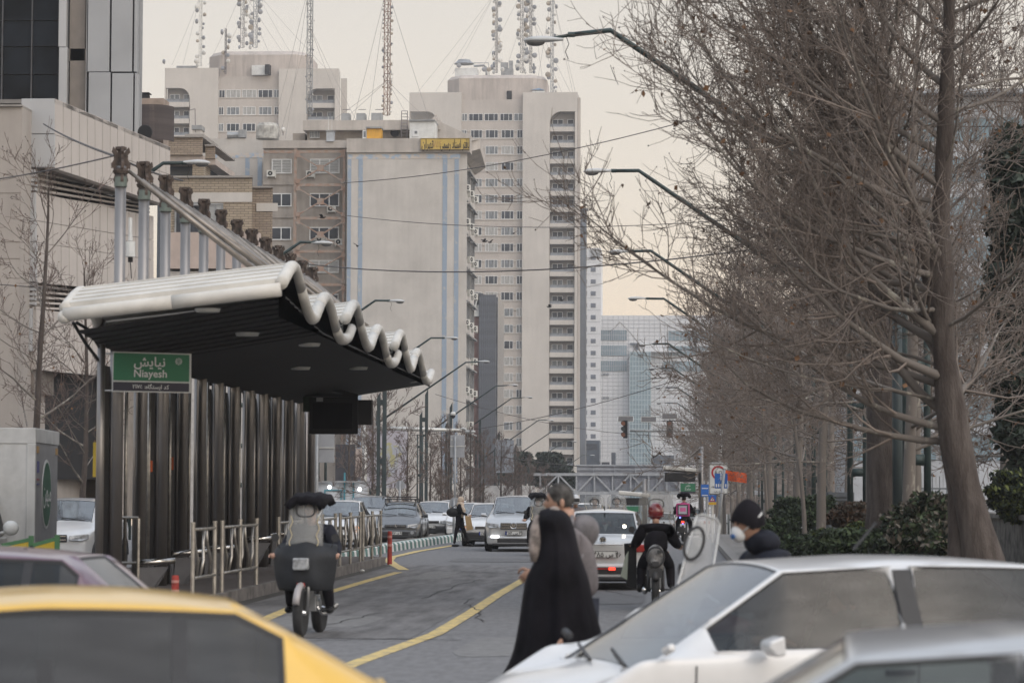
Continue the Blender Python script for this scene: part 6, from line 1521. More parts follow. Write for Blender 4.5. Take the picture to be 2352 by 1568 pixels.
# refrigerated pickup truck
tr = thing('box_truck', 'white refrigerated box truck with green oval emblem on its dark side panel', 'truck', (gx(76, 47) - .42, 47, 0), rad(5.5))
boxw = M('truck_box_white', (.52, .52, .51), .5, var=.1, scale=2, streak=.25); boxs = M('truck_box_side', (.26, .26, .27), .5, var=.08, scale=2)
s47 = FPX / 47
m = MB(); m.box(-1.45, .42, 0, 3.2, .85, 2.85); m.build('box', boxw, tr, world=False, bevel=.02)
m = MB(); m.box(.42, .435, .12, 3.1, .9, 2.62); m.build('side_panel', boxs, tr, world=False)
m = MB(); m.box(-1.47, .45, -.02, .05, 2.60, 2.87); m.box(.40, .45, 0, 3.2, 2.62, 2.87); m.build('top_rail', boxw, tr, world=False, bevel=.01)
m = MB(); m.box(.30, .45, -.03, .06, .85, 2.6); m.build('corner_post', boxw, tr, world=False, bevel=.01)
m = MB(); m.box(-1.3, -.35, -.35, 0, 2.1, 2.5); m.build('cooling_unit', white_m, tr, world=False, bevel=.06)
m = MB(); m.prism([(-1.4, 1.0), (-.05, 1.0), (-.12, 1.45), (-.2, 1.72), (-1.25, 1.72), (-1.33, 1.45)], -1.3, -.1, 'XZ'); m.box(-1.45, 0, -2.4, -.1, .45, 1.0); m.build('cab', boxw, tr, world=False, bevel=.04)
m = MB(); m.prism([(-1.3, 1.06), (-.17, 1.06), (-.25, 1.6), (-1.2, 1.6)], -1.312, -1.30, 'XZ'); m.build('windscreen', cglass, tr, world=False)
m = MB(); m.prism([(-1.2, 1.06), (-.2, 1.06), (-.35, 1.6), (-1.1, 1.6)], -.06, -.05, 'YZ')
m = MB(); m.slab([(-.035, -1.15, 1.05), (-.035, -.2, 1.05), (-.175, -.3, 1.6), (-.19, -.95, 1.6)], (.012, 0, 0)); m.build('side_window', MATS['display'] if 'display' in MATS else glass_dk, tr, world=False)
m = MB(); m.ell((.18, -1.0, 1.15), (.14, .1, .13), 12, 8); m.tube([(-.05, -1.0, 1.05), (.15, -1.0, 1.1)], .03, 6); m.build('mirror', white_m, tr, world=False, smooth=True)
m = MB(); 
for k in range(1): m.add([(.437, 1.55 + .62 * math.cos(a), 1.72 + .62 * math.sin(a)) for a in [i * math.pi / 14 for i in range(28)]] + [(.445, 1.55 + .62 * math.cos(a), 1.72 + .62 * math.sin(a)) for a in [i * math.pi / 14 for i in range(28)]], [tuple(range(28, 56))] + [(i, (i + 1) % 28, 28 + (i + 1) % 28, 28 + i) for i in range(28)])
m.build('emblem_ring', white_m, tr, world=False)
m = MB(); m.add([(.45, 1.55 + .57 * math.cos(a), 1.72 + .57 * math.sin(a)) for a in [i * math.pi / 14 for i in range(28)]], [tuple(range(28))]); m.build('emblem_oval', M('emblem_green', (.02, .11, .06), .5), tr, world=False)
text('میهن', .5, (.456, 1.55, 1.74), tr, lw, (math.pi / 2, 0, math.pi / 2), .001, 1, True, False)
m = MB(); m.cb((.44, .35, 2.5), (.02, .25, .12)); m.build('amber_reflector', M('reflector_tan', (.40, .25, .10), .5), tr, world=False); m = MB(); m.cb((.44, 2.9, 2.5), (.02, .25, .12)); m.build('amber_reflector', MATS['reflector_tan'], tr, world=False)
for i, y in enumerate((2.2, 1.98, 1.9)): m = MB(); m.cb((.44, .42, y), (.015, .28 if i else .2, .03 if i else .2)); m.build('sticker', M('sticker_%s' % ('red' if i == 1 else 'blue'), (.25, .04, .06) if i == 1 else (.08, .08, .25), .5), tr, world=False)
for y in (-1.9, 2.3):
    for x in (-1.3, .2): m = MB(); m.lathe([(.2, -.1), (.36, -.1), (.37, .1), (.2, .1)], (x, y, .37), 'X', 18); m.build('wheel', tyre, tr, world=False)
m = MB(); m.box(-1.2, .2, -2.2, 3.0, .45, .85); m.build('chassis', blackp, tr, world=False)
# ================================================================== PEOPLE AND MOTORCYCLES
skin = M('skin', (.42, .25, .18), .55, var=.08, scale=8); skin2 = M('skin_tan', (.36, .21, .145), .55, var=.08, scale=8)
cl_black = M('black_cloth', (.011, .010, .013), .85, spec=.12, var=.3, scale=3, bump=.006); cl_navy = M('navy_jacket', (.022, .024, .034), .75, spec=.12, var=.25, scale=4, bump=.006)
cl_grey = M('grey_cloth', (.17, .155, .16), .9, spec=.12, var=.15, scale=5, bump=.004); cl_beige = M('beige_knit', (.42, .34, .27), .95, var=.15, scale=14, bump=.006)
hair_g = M('greying_hair', (.028, .026, .025), .9, scale=14, col2=(.10, .095, .09), spec=.15); hair_b = M('black_hair', (.015, .012, .011), .7, var=.2)
leather = M('black_leather', (.02, .02, .021), .45, spec=.12, var=.2, scale=5); shoe = M('black_shoe', (.015, .015, .016), .4, spec=.12)
vinyl = M('grey_black_vinyl', (.030, .032, .036), .5, spec=.12, var=.2, scale=2, bump=.01)
def clear_mat(name, alpha, col):
    m = bpy.data.materials.new(name); m.use_nodes = True; b = m.node_tree.nodes['Principled BSDF']
    b.inputs['Base Color'].default_value = (*col, 1); b.inputs['Roughness'].default_value = .25; b.inputs['Alpha'].default_value = alpha
    return m
shield = clear_mat('hazy_windshield_plastic', .34, (.34, .34, .33)); shield2 = clear_mat('clear_window_plastic', .25, (.5, .52, .52))
def skin_mesh(name, joints, edges, mat, par, root, sub=2, world=False):
    """one continuous surface grown round a skeleton of joints {key: (x, y, z, rx[, ry])}"""
    bm = bmesh.new(); ly = bm.verts.layers.skin.verify(); V = {}
    for k, j in joints.items():
        v = bm.verts.new(j[:3]); v[ly].radius = (j[3], j[4] if len(j) > 4 else j[3]); v[ly].use_root = (k == root); V[k] = v
    for a, b in edges: bm.edges.new((V[a], V[b]))
    me = bpy.data.meshes.new(name); bm.to_mesh(me); bm.free(); me.materials.append(mat)
    o = link(name, me, par); sk = o.modifiers.new('skin', 'SKIN'); sk.use_smooth_shade = True; sk.branch_smoothing = .4
    ss = o.modifiers.new('sub', 'SUBSURF'); ss.levels = ss.render_levels = sub; return o
def chain(*ks): return list(zip(ks[:-1], ks[1:]))
def head_into(mb, c, yaw=0., pitch=0., s=1., beard=False):
    """skull, jaw, nose, ears, lips and brow as one closed skin; face looks along +x before turning"""
    R = Matrix.Rotation(yaw, 3, 'Z') @ Matrix.Rotation(pitch, 3, 'Y'); c = Vector(c); n, m = 24, 18; rows = []
    for i in range(m + 1):
        ph = math.pi * i / m; row = []
        for j in range(n):
            th = 2 * math.pi * j / n; x, y, z = math.sin(ph) * math.cos(th), math.sin(ph) * math.sin(th), math.cos(ph)
            X_, Y_, Z_ = x * .098, y * .077, z * .122
            if z < 0: Y_ *= 1 - .30 * (-z) ** 1.3; X_ *= 1 - (.05 if x > 0 else .45) * (-z)
            if x > 0: X_ *= 1 - .10 * max(0, z) ** 1; X_ -= .008 * math.exp(-((z - .12) / .10) ** 2) * (1 - abs(y))
            if x > .8: X_ += .026 * math.exp(-((y) / .17) ** 2) * math.exp(-((z + .13) / .16) ** 2)
            if x > .6: X_ += .007 * math.exp(-(y / .3) ** 2) * math.exp(-((z + .42) / .07) ** 2); X_ += .010 * math.exp(-(y / .4) ** 2) * math.exp(-((z + .75) / .12) ** 2)
            row.append(c + R @ (Vector((X_, Y_, Z_)) * s))
        rows.append(row)
    mb.grid(rows, close=True)
    for sd in (1, -1): mb.ell(c + R @ (Vector((-.012, sd * .078, -.012)) * s), (.018 * s, .010 * s, .033 * s), 8, 6, R)
    return R
def hair_into(mb, c, R, s=1., low=-.1, front=.55, g=1.05):
    c = Vector(c); n, m = 24, 14; rows = []
    for i in range(m + 1):
        row = []
        for j in range(n):
            th = 2 * math.pi * j / n; fr = max(0, math.cos(th)); lim = (math.pi * .62) * (1 - front * fr ** 1.5); ph = lim * i / m
            x, y, z = math.sin(ph) * math.cos(th), math.sin(ph) * math.sin(th), math.cos(ph)
            X_, Y_, Z_ = x * .098 * g, y * .077 * g, z * .122 * g
            if z < 0: Y_ *= 1 - .28 * (-z); X_ *= 1 - (.05 if x > 0 else .40) * (-z)
            row.append(c + R @ (Vector((X_, Y_, Z_)) * s))
        rows.append(row)
    mb.grid(rows, close=True)
def eyes(par, c, R, s=1.):
    c = Vector(c)
    for sd in (1, -1):
        m = MB(); m.ell(c + R @ (Vector((.083, sd * .031, .012)) * s), (.010 * s, .014 * s, .008 * s), 8, 6, R); m.build('eye', hair_b, par, world=False)
        m = MB(); p = [c + R @ (Vector((.092, sd * (.014 + .012 * i), .034 - .003 * (i - 1) ** 2)) * s) for i in range(4)]; m.tube(p, .0045 * s, 5); m.build('eyebrow', hair_b, par, world=False)
def hand_into(mb, w, d, up, s=1., curl=.8):
    """palm, four unequal curled fingers and a thumb leaving the side of the palm"""
    w = Vector(w); d = Vector(d).normalized(); up = (Vector(up) - Vector(up).dot(d) * d).normalized(); sd = d.cross(up)
    R = Matrix((d, sd, up)).transposed(); mb.ell(w + d * .045 * s, (.052 * s, .042 * s, .017 * s), 12, 8, R)
    for i, ln in enumerate((.062, .074, .070, .055)):
        b = w + d * .082 * s + sd * (.030 - .020 * i) * s; pts = [b - d * .02 * s, b]; a = 0
        for k, f in enumerate((.42, .33, .25)): a += curl * (.7, 1.1, .9)[k]; pts.append(pts[-1] + (d * math.cos(a) - up * math.sin(a)) * ln * f * s)
        mb.tube(pts, [.0095 * s, .0095 * s, .0088 * s, .0080 * s, .0065 * s], 7)
    b = w + d * .022 * s + sd * .038 * s; mb.tube([b - sd * .012 * s, b + (d * .5 + sd * .8) * .028 * s - up * .006 * s, b + (d * 1.1 + sd * .8) * .042 * s - up * .022 * s, b + (d * 1.5 + sd * .45) * .046 * s - up * .034 * s], [.013 * s, .0115 * s, .010 * s, .008 * s], 7)
def motorbike(name, label, loc, rz, apron=False, hood=False, screen=None, lit=False, rear_bag=False, rack_box=None, tail=False, group=None, lean_=0):
    t = thing(name, label, 'motorcycle', loc, rz, group)
    B = lambda nm, m, mt, sm=False, bv=0: m.build(nm, mt, t, smooth=sm, world=False, bevel=bv)
    for x, nm in ((.62, 'front_wheel'), (-.62, 'rear_wheel')):
        m = MB(); R_, r_ = .30, .052 if x > 0 else .06
        m.lathe([(R_ - .055, -r_ * .6), (R_ - .03, -r_), (R_ - .006, -r_ * .55), (R_, 0), (R_ - .006, r_ * .55), (R_ - .03, r_), (R_ - .055, r_ * .6)], (x, 0, R_), 'Y', 28); o = B(nm, m, tyre, True)
        m = MB(); m.lathe([(R_ - .058, -.022), (R_ - .048, -.02), (R_ - .048, .02), (R_ - .058, .022)], (x, 0, R_), 'Y', 24); m.lathe([(.03, -.07), (.045, -.03), (.045, .03), (.03, .07)], (x, 0, R_), 'Y', 10)
        for k in range(14):
            a = k * math.pi / 7; m.tube([(x + .04 * math.cos(a), .03 * (-1) ** k, R_ + .04 * math.sin(a)), (x + (R_ - .055) * math.cos(a + .2), 0, R_ + (R_ - .055) * math.sin(a + .2))], .003, 3, False)
        link('rim', m.mesh('rim', chrome, None, False, False), o)
    m = MB()
    for s_ in (1, -1): m.tube([(.62, s_ * .075, .30), (.50, s_ * .075, .72), (.42, s_ * .075, .95)], [.024, .024, .02], 8)
    B('fork', m, M('fork_steel', (.35, .35, .35), .3, metal=.8), True)
    m = MB(); m.tube([(.62 + .335 * math.cos(a), 0, .30 + .335 * math.sin(a)) for a in [rad(20 + i * 16) for i in range(9)]], .045, 8); B('front_fender', m, M('fender_red_white', (.30, .28, .28), .4, var=.1), True)
    m = MB(); m.tube([(-.62 + .35 * math.cos(a), 0, .31 + .35 * math.sin(a)) for a in [rad(40 + i * 16) for i in range(8)]], .05, 8); B('rear_fender', m, blackp, True)
    m = MB(); m.tube([(.42, 0, .85), (.10, 0, .80), (-.35, 0, .72), (-.62, .0, .62)], .022, 6); m.tube([(.42, 0, .80), (.18, 0, .36), (-.22, 0, .33), (-.35, 0, .7)], .02, 6)
    for s_ in (1, -1): m.tube([(-.2, s_ * .05, .34), (-.62, s_ * .09, .30)], .016, 6); m.tube([(-.62, s_ * .11, .30), (-.48, s_ * .11, .66)], .026, 8)
    B('frame', m, blackp, True)
    m = MB(); m.cb((0, 0, .40), (.30, .20, .20)); m.lathe([(.07, -.13), (.09, -.1), (.09, .1), (.07, .13)], (-.02, 0, .38), 'Y', 14); m.tube([(.08, 0, .45), (.16, 0, .62)], .07, 10); B('engine', m, steel_grey, False, .01)
    m = MB(); m.ell((.16, 0, .80), (.24, .125, .11), 16, 10); B('fuel_tank', m, M('tank_red', (.20, .03, .03), .3, coat=.6), True)
    m = MB(); m.prism([(-.02, .76), (.02, .83), (-.35, .83), (-.66, .88), (-.68, .80), (-.3, .74)], -.12, .12); B('saddle', m, leather, False, .02)
    m = MB(); m.tube([(.10, .10, .36), (.0, .15, .26), (-.35, .17, .27), (-.85, .17, .33)], [.018, .02, .035, .04], 8); B('exhaust_pipe', m, chrome, True)
    m = MB(); m.tube([(.34, .36, 1.0), (.38, .22, 1.06), (.42, .08, 1.0), (.42, -.08, 1.0), (.38, -.22, 1.06), (.34, -.36, 1.0)], .013, 7); B('handlebar', m, chrome, True)
    for s_ in (1, -1):
        m = MB(); m.tube([(.34, s_ * .36, 1.0), (.31, s_ * .43, .985)], .019, 8); B('grip', m, blackp)
        m = MB(); m.tube([(.36, s_ * .30, 1.03), (.36, s_ * .36, 1.18)], .006, 5); m.lathe([(.05, -.01), (.052, .01)], (.36, s_ * .38, 1.22), 'X', 12); B('mirror', m, blackp)
        m = MB(); m.ell((.50, s_ * .17, .86), (.025, .035, .025), 8, 6); B('indicator', m, M('amber_lens', (.35, .14, .02), .3) if s_ * (1 if lit else 0) <= 0 else lit_o, True)
        m = MB(); m.tube([(.02, s_ * .12, .30), (.02, s_ * .27, .30)], .015, 6); B('foot_peg', m, blackp)
    m = MB(); 
    if lit: m.lathe([(.02, .0), (.075, .02), (.08, -.05), (.05, -.1)], (.575, 0, .90), 'X', 16)
    else: m.cb((.56, 0, .90), (.10, .19, .15))
    B('headlight', m, lit_w if lit else lampg, False, 0 if lit else .02)
    m = MB(); m.cb((.62, 0, .645), (.02, .10, .05)) if not lit else m.cb((.52, 0, .78), (.02, .1, .04)); B('reflector', m, tail_red)
    m = MB(); m.cb((-.86, 0, .72), (.03, .10, .07)); B('tail_lamp', m, lit_r if tail else blackp if rear_bag else tail_red)
    m = MB(); m.cb((-.88, 0, .58), (.01, .20, .14)); B('number_plate', m, blackp if rear_bag else platem)
    if apron:
        rows = []
        prof = [(.28, .36, 1.17, .02), (.36, .385, 1.14, .00), (.50, .40, 1.00, .0), (.47, .40, .90, -.02), (.49, .385, .74, -.02), (.46, .35, .58, .0), (.42, .33, .53, 0)]
        for x, w_, z, b_ in prof:
            rows.append([(x + .10 * (1 - (abs(u)) ** 2) - .14 * abs(u) ** 3 + .012 * math.sin(u * 9 + z * 6), u * w_, z + .035 * math.cos(u * 3.14) * (1 if z > 1 else -.8) - (.14 * (1 - abs(u)) * 0 if z > .6 else -.10 * (1 - abs(u) ** .7))) for u in [i / 8 - 1 for i in range(17)]])
        m = MB(); m.grid(rows); o = B('leg_apron', m, vinyl, True); sd_ = o.modifiers.new('s', 'SOLIDIFY'); sd_.thickness = .012; sb = o.modifiers.new('u', 'SUBSURF'); sb.levels = sb.render_levels = 1
        m = MB(); m.cb((.645, 0, .90), (.06, .20, .15)); B('headlight_face', m, lampg, False, .02)
    if screen:
        x0, w_, zb, zt = screen; rows = []
        for k in range(9):
            f = k / 8; z = zb + (zt - zb) * f; ww = w_ * (1 - .12 * f) * (1 if f < .8 else math.sqrt(max(.05, 1 - ((f - .8) / .22) ** 2 * .55)))
            rows.append([(x0 - .16 * f + .06 * (1 - u * u), u * ww, z) for u in [i / 5 - 1 for i in range(11)]])
        m = MB(); m.grid(rows); o = B('windshield', m, shield, True); sd_ = o.modifiers.new('s', 'SOLIDIFY'); sd_.thickness = .004
        zc = zb + (zt - zb) * .74; f = .74; m = MB(); m.tube([(x0 - .16 * f + .075 - .02 * math.cos(a) ** 2, .115 * math.copysign(abs(math.cos(a)) ** .7, math.cos(a)), zc + .085 * math.copysign(abs(math.sin(a)) ** .7, math.sin(a))) for a in [i * math.pi / 12 for i in range(25)]], .011, 6, False); B('window_ring', m, blackp, True)
        for s_ in (1, -1):
            m = MB(); m.tube([(x0 + .045 - .16 * f_ + .01, s_ * (w_ * .72 + .015 * math.sin(f_ * 22)), zb + (zt - zb) * f_) for f_ in [i / 14 * .62 for i in range(15)]], .007, 5, False); B('lacing', m, M('lacing_beige', (.40, .34, .22), .8), True)
    if hood:
        rows = []
        for k in range(7):
            f = k / 6; x = .42 - .75 * f; z = 1.68 + .10 * math.sin(math.pi * (.12 + f * .55)) ; rows.append([(x, u * .26, z - .11 * u ** 6 + .016 * math.sin(u * 11 + k)) for u in [i / 5 - 1 for i in range(11)]])
        m = MB(); m.grid(rows); o = B('rain_hood', m, cl_black, True); sd_ = o.modifiers.new('s', 'SOLIDIFY'); sd_.thickness = .09
    if rear_bag:
        m = MB(); m.ell((-.70, .0, .84), (.13, .135, .17), 14, 10); m.cb((-.72, 0, .72), (.2, .24, .2)); B('luggage_bundle', m, M('mottled_bag', (.16, .155, .15), .6, var=.5, scale=9), True)
        m = MB(); m.tube([(-.84, .13 * math.cos(a), .82 + .15 * math.sin(a)) for a in [i * math.pi / 9 for i in range(19)]], .014, 6, False); m.cb((-.85, -.06, .90), (.02, .07, .05)); B('luggage_strap', m, blackp)
    if rack_box:
        m = MB(); m.box(-.92, -.45, -.24, .24, .92, 1.40); B('delivery_box', m, M('pink_box', (.40, .03, .16), .5), False, .03)
        m = MB(); m.box(-.935, -.92, -.19, .19, .97, 1.35); B('box_panel', m, blackp, False, .01)
        m = MB(); m.box(-.945, -.935, -.15, .15, 1.01, 1.31); B('reflective_panel', m, M('pale_panel', (.38, .38, .42), .4), False)
        m = MB(); m.box(-.95, -.945, -.11, .10, 1.10, 1.24); B('pink_print', m, M('pink_print', (.55, .12, .28), .5)); m = MB(); m.cb((-.90, .10, .88), (.03, .05, .05)); m.cb((-.90, .0, .66), (.02, .03, .03)); B('blue_led', m, lit_b)
    return t
def rider(label, loc, rz, jacket, helmet=None, s=1., head_yaw=0., cap=None, mask=False, beanie=False, arms=True, name='person', visor=True, vest=None, skinm=None, pitch=0.):
    t = thing(name, label, 'person', loc, rz); t.scale = (s, s, s); sm = skinm or skin
    ar = {}
    J = dict(hip=(-.26, 0, .90, .21), waist=(-.23, 0, 1.05, .215), chest=(-.16, 0, 1.24, .225), neck=(-.06, 0, 1.44, .11))
    E_ = chain('hip', 'waist', 'chest', 'neck')
    for sd, k in ((1, 'l'), (-1, 'r')):
        J[k + 'sh'] = (-.13, sd * .185, 1.34, .115); J[k + 'el'] = (-.04, sd * .315, 1.08, .092); J[k + 'wr'] = (.27, sd * .37, 1.02, .06)
        E_ += [('neck', k + 'sh')] + chain(k + 'sh', k + 'el', k + 'wr')
    skin_mesh('jacket', J, E_, jacket, t, 'hip')
    J = dict(hip=(-.26, 0, .90, .13, .15)); E_ = []
    for sd, k in ((1, 'l'), (-1, 'r')):
        J[k + 'h'] = (-.20, sd * .13, .86, .115); J[k + 'k'] = (.14, sd * .23, .70, .088); J[k + 'a'] = (.0, sd * .25, .34, .062); E_ += [('hip', k + 'h')] + chain(k + 'h', k + 'k', k + 'a')
        m = MB(); m.ell((.06, sd * .26, .315), (.135, .05, .045), 12, 8); m.ell((-.02, sd * .26, .34), (.06, .045, .07), 10, 6); m.build('shoe', shoe, t, smooth=True, world=False)
    skin_mesh('trousers', J, E_, cl_black, t, 'hip')
    hc = (.0, 0, 1.56); m = MB(); R = head_into(m, hc, head_yaw, pitch); m.tube([(-.07, 0, 1.38), (-.03, 0, 1.50)], .055, 10)
    for sd in (1, -1): hand_into(m, (.28, sd * .39, 1.02), (.35, 0, -.06), (0, 0, 1), 1., 1.0)
    m.build('body', sm, t, smooth=True, world=False)
    if helmet:
        m = MB(); c = Vector(hc) + Vector((-.005, 0, .02)); rows = []
        for i in range(13):
            row = []
            for j in range(24):
                th = 2 * math.pi * j / 24; ph = math.pi * .80 * i / 12; x, y, z = math.sin(ph) * math.cos(th), math.sin(ph) * math.sin(th), math.cos(ph); row.append(c + R @ Vector((x * .150, y * .130, z * .150)))
            rows.append(row)
        m.grid(rows, close=True); m.build('helmet', helmet, t, smooth=True, world=False)
        m = MB(); rows = [[c + R @ Vector((.156 * math.sin(ph) * math.cos(th), .136 * math.sin(ph) * math.sin(th), .156 * math.cos(ph))) for th in [rad(-62 + 12.4 * j) for j in range(11)]] for ph in [rad(74 + 9 * i) for i in range(5)]]; m.grid(rows); m.build('visor', blackp, t, smooth=True, world=False)
        m = MB(); m.tube([c + R @ Vector((-.12 * math.cos(a), .131 * math.sin(a), -.075)) for a in [rad(-80 + 16 * i) for i in range(11)]], .012, 6); m.build('helmet_trim', M('helmet_dark_red', (.10, .01, .012), .3, coat=.5) if helmet.name.endswith('red') else blackp, t, smooth=True, world=False)
    else:
        m = MB(); hair_into(m, hc, R, 1.0, front=.55); m.build('hair', hair_b, t, smooth=True, world=False); eyes(t, hc, R)
    if beanie:
        m = MB(); c = Vector(hc); rows = []
        for i in range(11):
            f = i / 10; row = []
            for j in range(24):
                th = 2 * math.pi * j / 24; ph = math.pi * (.58 - .17 * max(0, math.cos(th))) * f; x, y, z = math.sin(ph) * math.cos(th), math.sin(ph) * math.sin(th), math.cos(ph)
                row.append(c + R @ Vector((x * .118, y * .096, z * .150 + .012 * max(0, 1 - f * 2.2) ** 1.2)) + R @ Vector((-.02 * (1 - f), 0, 0)))
            rows.append(row)
        m.grid(rows, close=True); m.build('beanie', cl_black, t, smooth=True, world=False)
    if mask:
        m = MB(); c = Vector(hc) + R @ Vector((.085, 0, -.055)); m.ell(c, (.052, .050, .060), 16, 10, R); m.build('respirator', M('respirator_white', (.62, .63, .63), .7), t, smooth=True, world=False)
        m = MB(); m.lathe([(.016, 0), (.018, .012), (.006, .016)], (0, 0, 0), 'X', 12); m.v = [tuple(c + R @ (Vector((.044, .022, -.006)) + Matrix.Rotation(.5, 3, 'Z') @ Vector(v))) for v in m.v]; m.build('respirator_valve', M('valve_blue', (.04, .12, .30), .5), t, world=False)
        for sd in (1, -1):
            m = MB(); m.tube([c + R @ Vector((-.02, sd * .045, .01)), c + R @ Vector((-.07, sd * .083, .05)), c + R @ Vector((-.16, sd * .08, .10)), c + R @ Vector((-.20, 0, .115))], .007, 6); m.build('mask_strap', M('strap_white', (.55, .55, .54), .7), t, smooth=True, world=False)
    if cap == 'hood':
        m = MB(); m.ell((hc[0] - .10, 0, 1.43), (.12, .15, .09), 16, 8); m.build('jacket_hood', jacket, t, smooth=True, world=False)
    if vest:
        m = MB(); m.ell((-.17, 0, 1.24), (.155, .215, .20), 16, 10); m.build('vest', vest, t, smooth=True, world=False)
    return t
def gx2(x, y=1128): return x
NEAR = -math.pi / 2
# covered motorcycle coming towards us
pM = G(697, 1463); ybk = pM.y + .62
motorbike('motorcycle', 'motorcycle with black leg apron, clear windscreen and black hood coming down the bus lane', (pM.x, ybk, 0), NEAR - .06, apron=True, hood=True, screen=(.42, .235, 1.12, 1.72))
rider('person in dark jacket riding the apron-covered motorcycle under a black hood', (pM.x, ybk, 0), NEAR - .06, cl_navy, s=1.0)
# motorcycle with lit headlight beside the silver crossover
pM = G(1232, 1276); motorbike('motorcycle', 'motorcycle with lit round headlight, windscreen and hood beside the silver crossover', (pM.x, pM.y + .62, 0), NEAR + .12, hood=True, screen=(.42, .26, 1.0, 1.66), lit=True)
rider('person in black riding the motorcycle with the lit headlight', (pM.x, pM.y + .62, 0), NEAR + .12, cl_black)
# red helmet rider seen from behind
pM = G(1506, 1400); mt_ = motorbike('motorcycle', 'small motorcycle seen from behind with strapped bundle under the red-helmeted rider', (pM.x, pM.y + .3, 0), math.pi / 2, rear_bag=True, screen=(.42, .30, 1.0, 1.82))
rr_ = rider('person with glossy red helmet and black jacket riding away, seen from behind', (pM.x, pM.y + .3, 0), math.pi / 2, cl_black, helmet=M('helmet_red', (.16, .014, .016), .15, coat=.8, var=.05), s=.95)
m = MB(); m.slab([(.30, .30, 1.02), (.36, .50, 1.0), (.30, .46, .35), (.26, .30, .30)], (.02, 0, 0)); m.build('leg_shield', leather, mt_, world=False, bevel=.01)
m = MB(); m.slab([(.0, .42, .90), (.0, .47, .82), (-.02, .55, .50), (-.02, .44, .44)], (.03, 0, 0)); tag(m.build('plastic_bag', clear_mat('pale_green_bag', .75, (.27, .30, .25)), None, world=False, bevel=.01), 'pale green plastic bag hanging left of the red-helmeted rider', 'bag').matrix_world = Matrix.Translation((pM.x, pM.y + .3, 0)) @ Matrix.Rotation(math.pi / 2, 4, 'Z')
# delivery rider
pM = G(1571, 1243); motorbike('motorcycle', 'delivery motorcycle with square pink box and red and blue tail lights', (pM.x, pM.y + .6, 0), math.pi / 2 - .05, rack_box=True, tail=True, hood=True)
rider('person in black with pink vest riding the pink-box delivery motorcycle', (pM.x, pM.y + .6, 0), math.pi / 2 - .05, cl_black, vest=M('pink_vest', (.30, .03, .12), .8))
# riders ahead of the sedan, facing us
for x, Y, hm, lb, lb2 in [(1366, 72, None, 'motorcycle with tall grey windscreen behind the silver-white sedan, left one of the pair', 'person behind the left tall windscreen beyond the sedan'), (1417, 78, None, 'motorcycle with rounded clear windscreen behind the sedan roof, right one of the pair', 'person behind the rounded windscreen beyond the sedan'), (1322, 76, M('helmet_white', (.55, .55, .56), .2, coat=.5), 'motorcycle far ahead ridden by the person in white helmet', 'person wearing a white helmet riding beyond the sedan')]:
    motorbike('motorcycle', lb, (gx(x, Y), Y, 0), NEAR, screen=None if hm else (.42, .30, 1.0, 1.72)); rider(lb2, (gx(x, Y), Y, 0), NEAR, cl_grey, helmet=hm)
# masked rider crossing to the left in front of the hedge, mostly behind the white saloon
yM = 20.3; pH = P(1712, 1215, yM)
mk_ = math.pi + rad(20)
rm = rider('person in black beanie and white respirator with blue valve, leaning forward in dark hooded jacket', (0, 0, 0), mk_, cl_navy, beanie=True, mask=True, cap='hood', s=1.10, pitch=.22, skinm=skin2)
rm.location = (pH.x + .02, yM, -.14)
mbk = motorbike('motorcycle', 'motorcycle with tall milky tilted windscreen, mostly hidden behind the white saloon', (pH.x, yM, 0), mk_)
# milky windscreen tilted forward
q = [P(1556, 1345, 19.6), P(1600, 1184, 19.9), P(1612, 1180, 19.9), P(1645, 1190, 19.9), P(1654, 1205, 19.9), P(1640, 1290, 19.7), P(1625, 1345, 19.6), P(1600, 1410, 19.5), P(1530, 1410, 19.5)]
ws_ = thing('windscreen', 'tall milky plastic windscreen with black-rimmed oval window leaning left of the masked rider', 'windscreen', q[0])
m = MB(); m.slab(q, (.003, .012, 0)); m.build('sheet', clear_mat('milky_plastic', .42, (.36, .36, .36)), ws_); m = MB(); m.tube(q[:7] + [q[0]], .006, 5, False); m.build('sheet_edge', MATS['strap_white'], ws_)
m = MB(); c = P(1594, 1247, 19.70); R2 = Matrix.Rotation(rad(17), 3, 'Y')
m.tube([c + R2 @ Vector((.066 * math.cos(a), 0, .118 * math.sin(a))) for a in [i * math.pi / 14 for i in range(29)]], .011, 8, False); m.build('oval_rim', blackp, ws_, smooth=True)
m = MB(); m.add([c + R2 @ Vector((.064 * math.cos(a), .0, .115 * math.sin(a))) for a in [i * math.pi / 14 for i in range(28)]], [tuple(range(28))]); m.build('oval_pane', shield2, ws_)
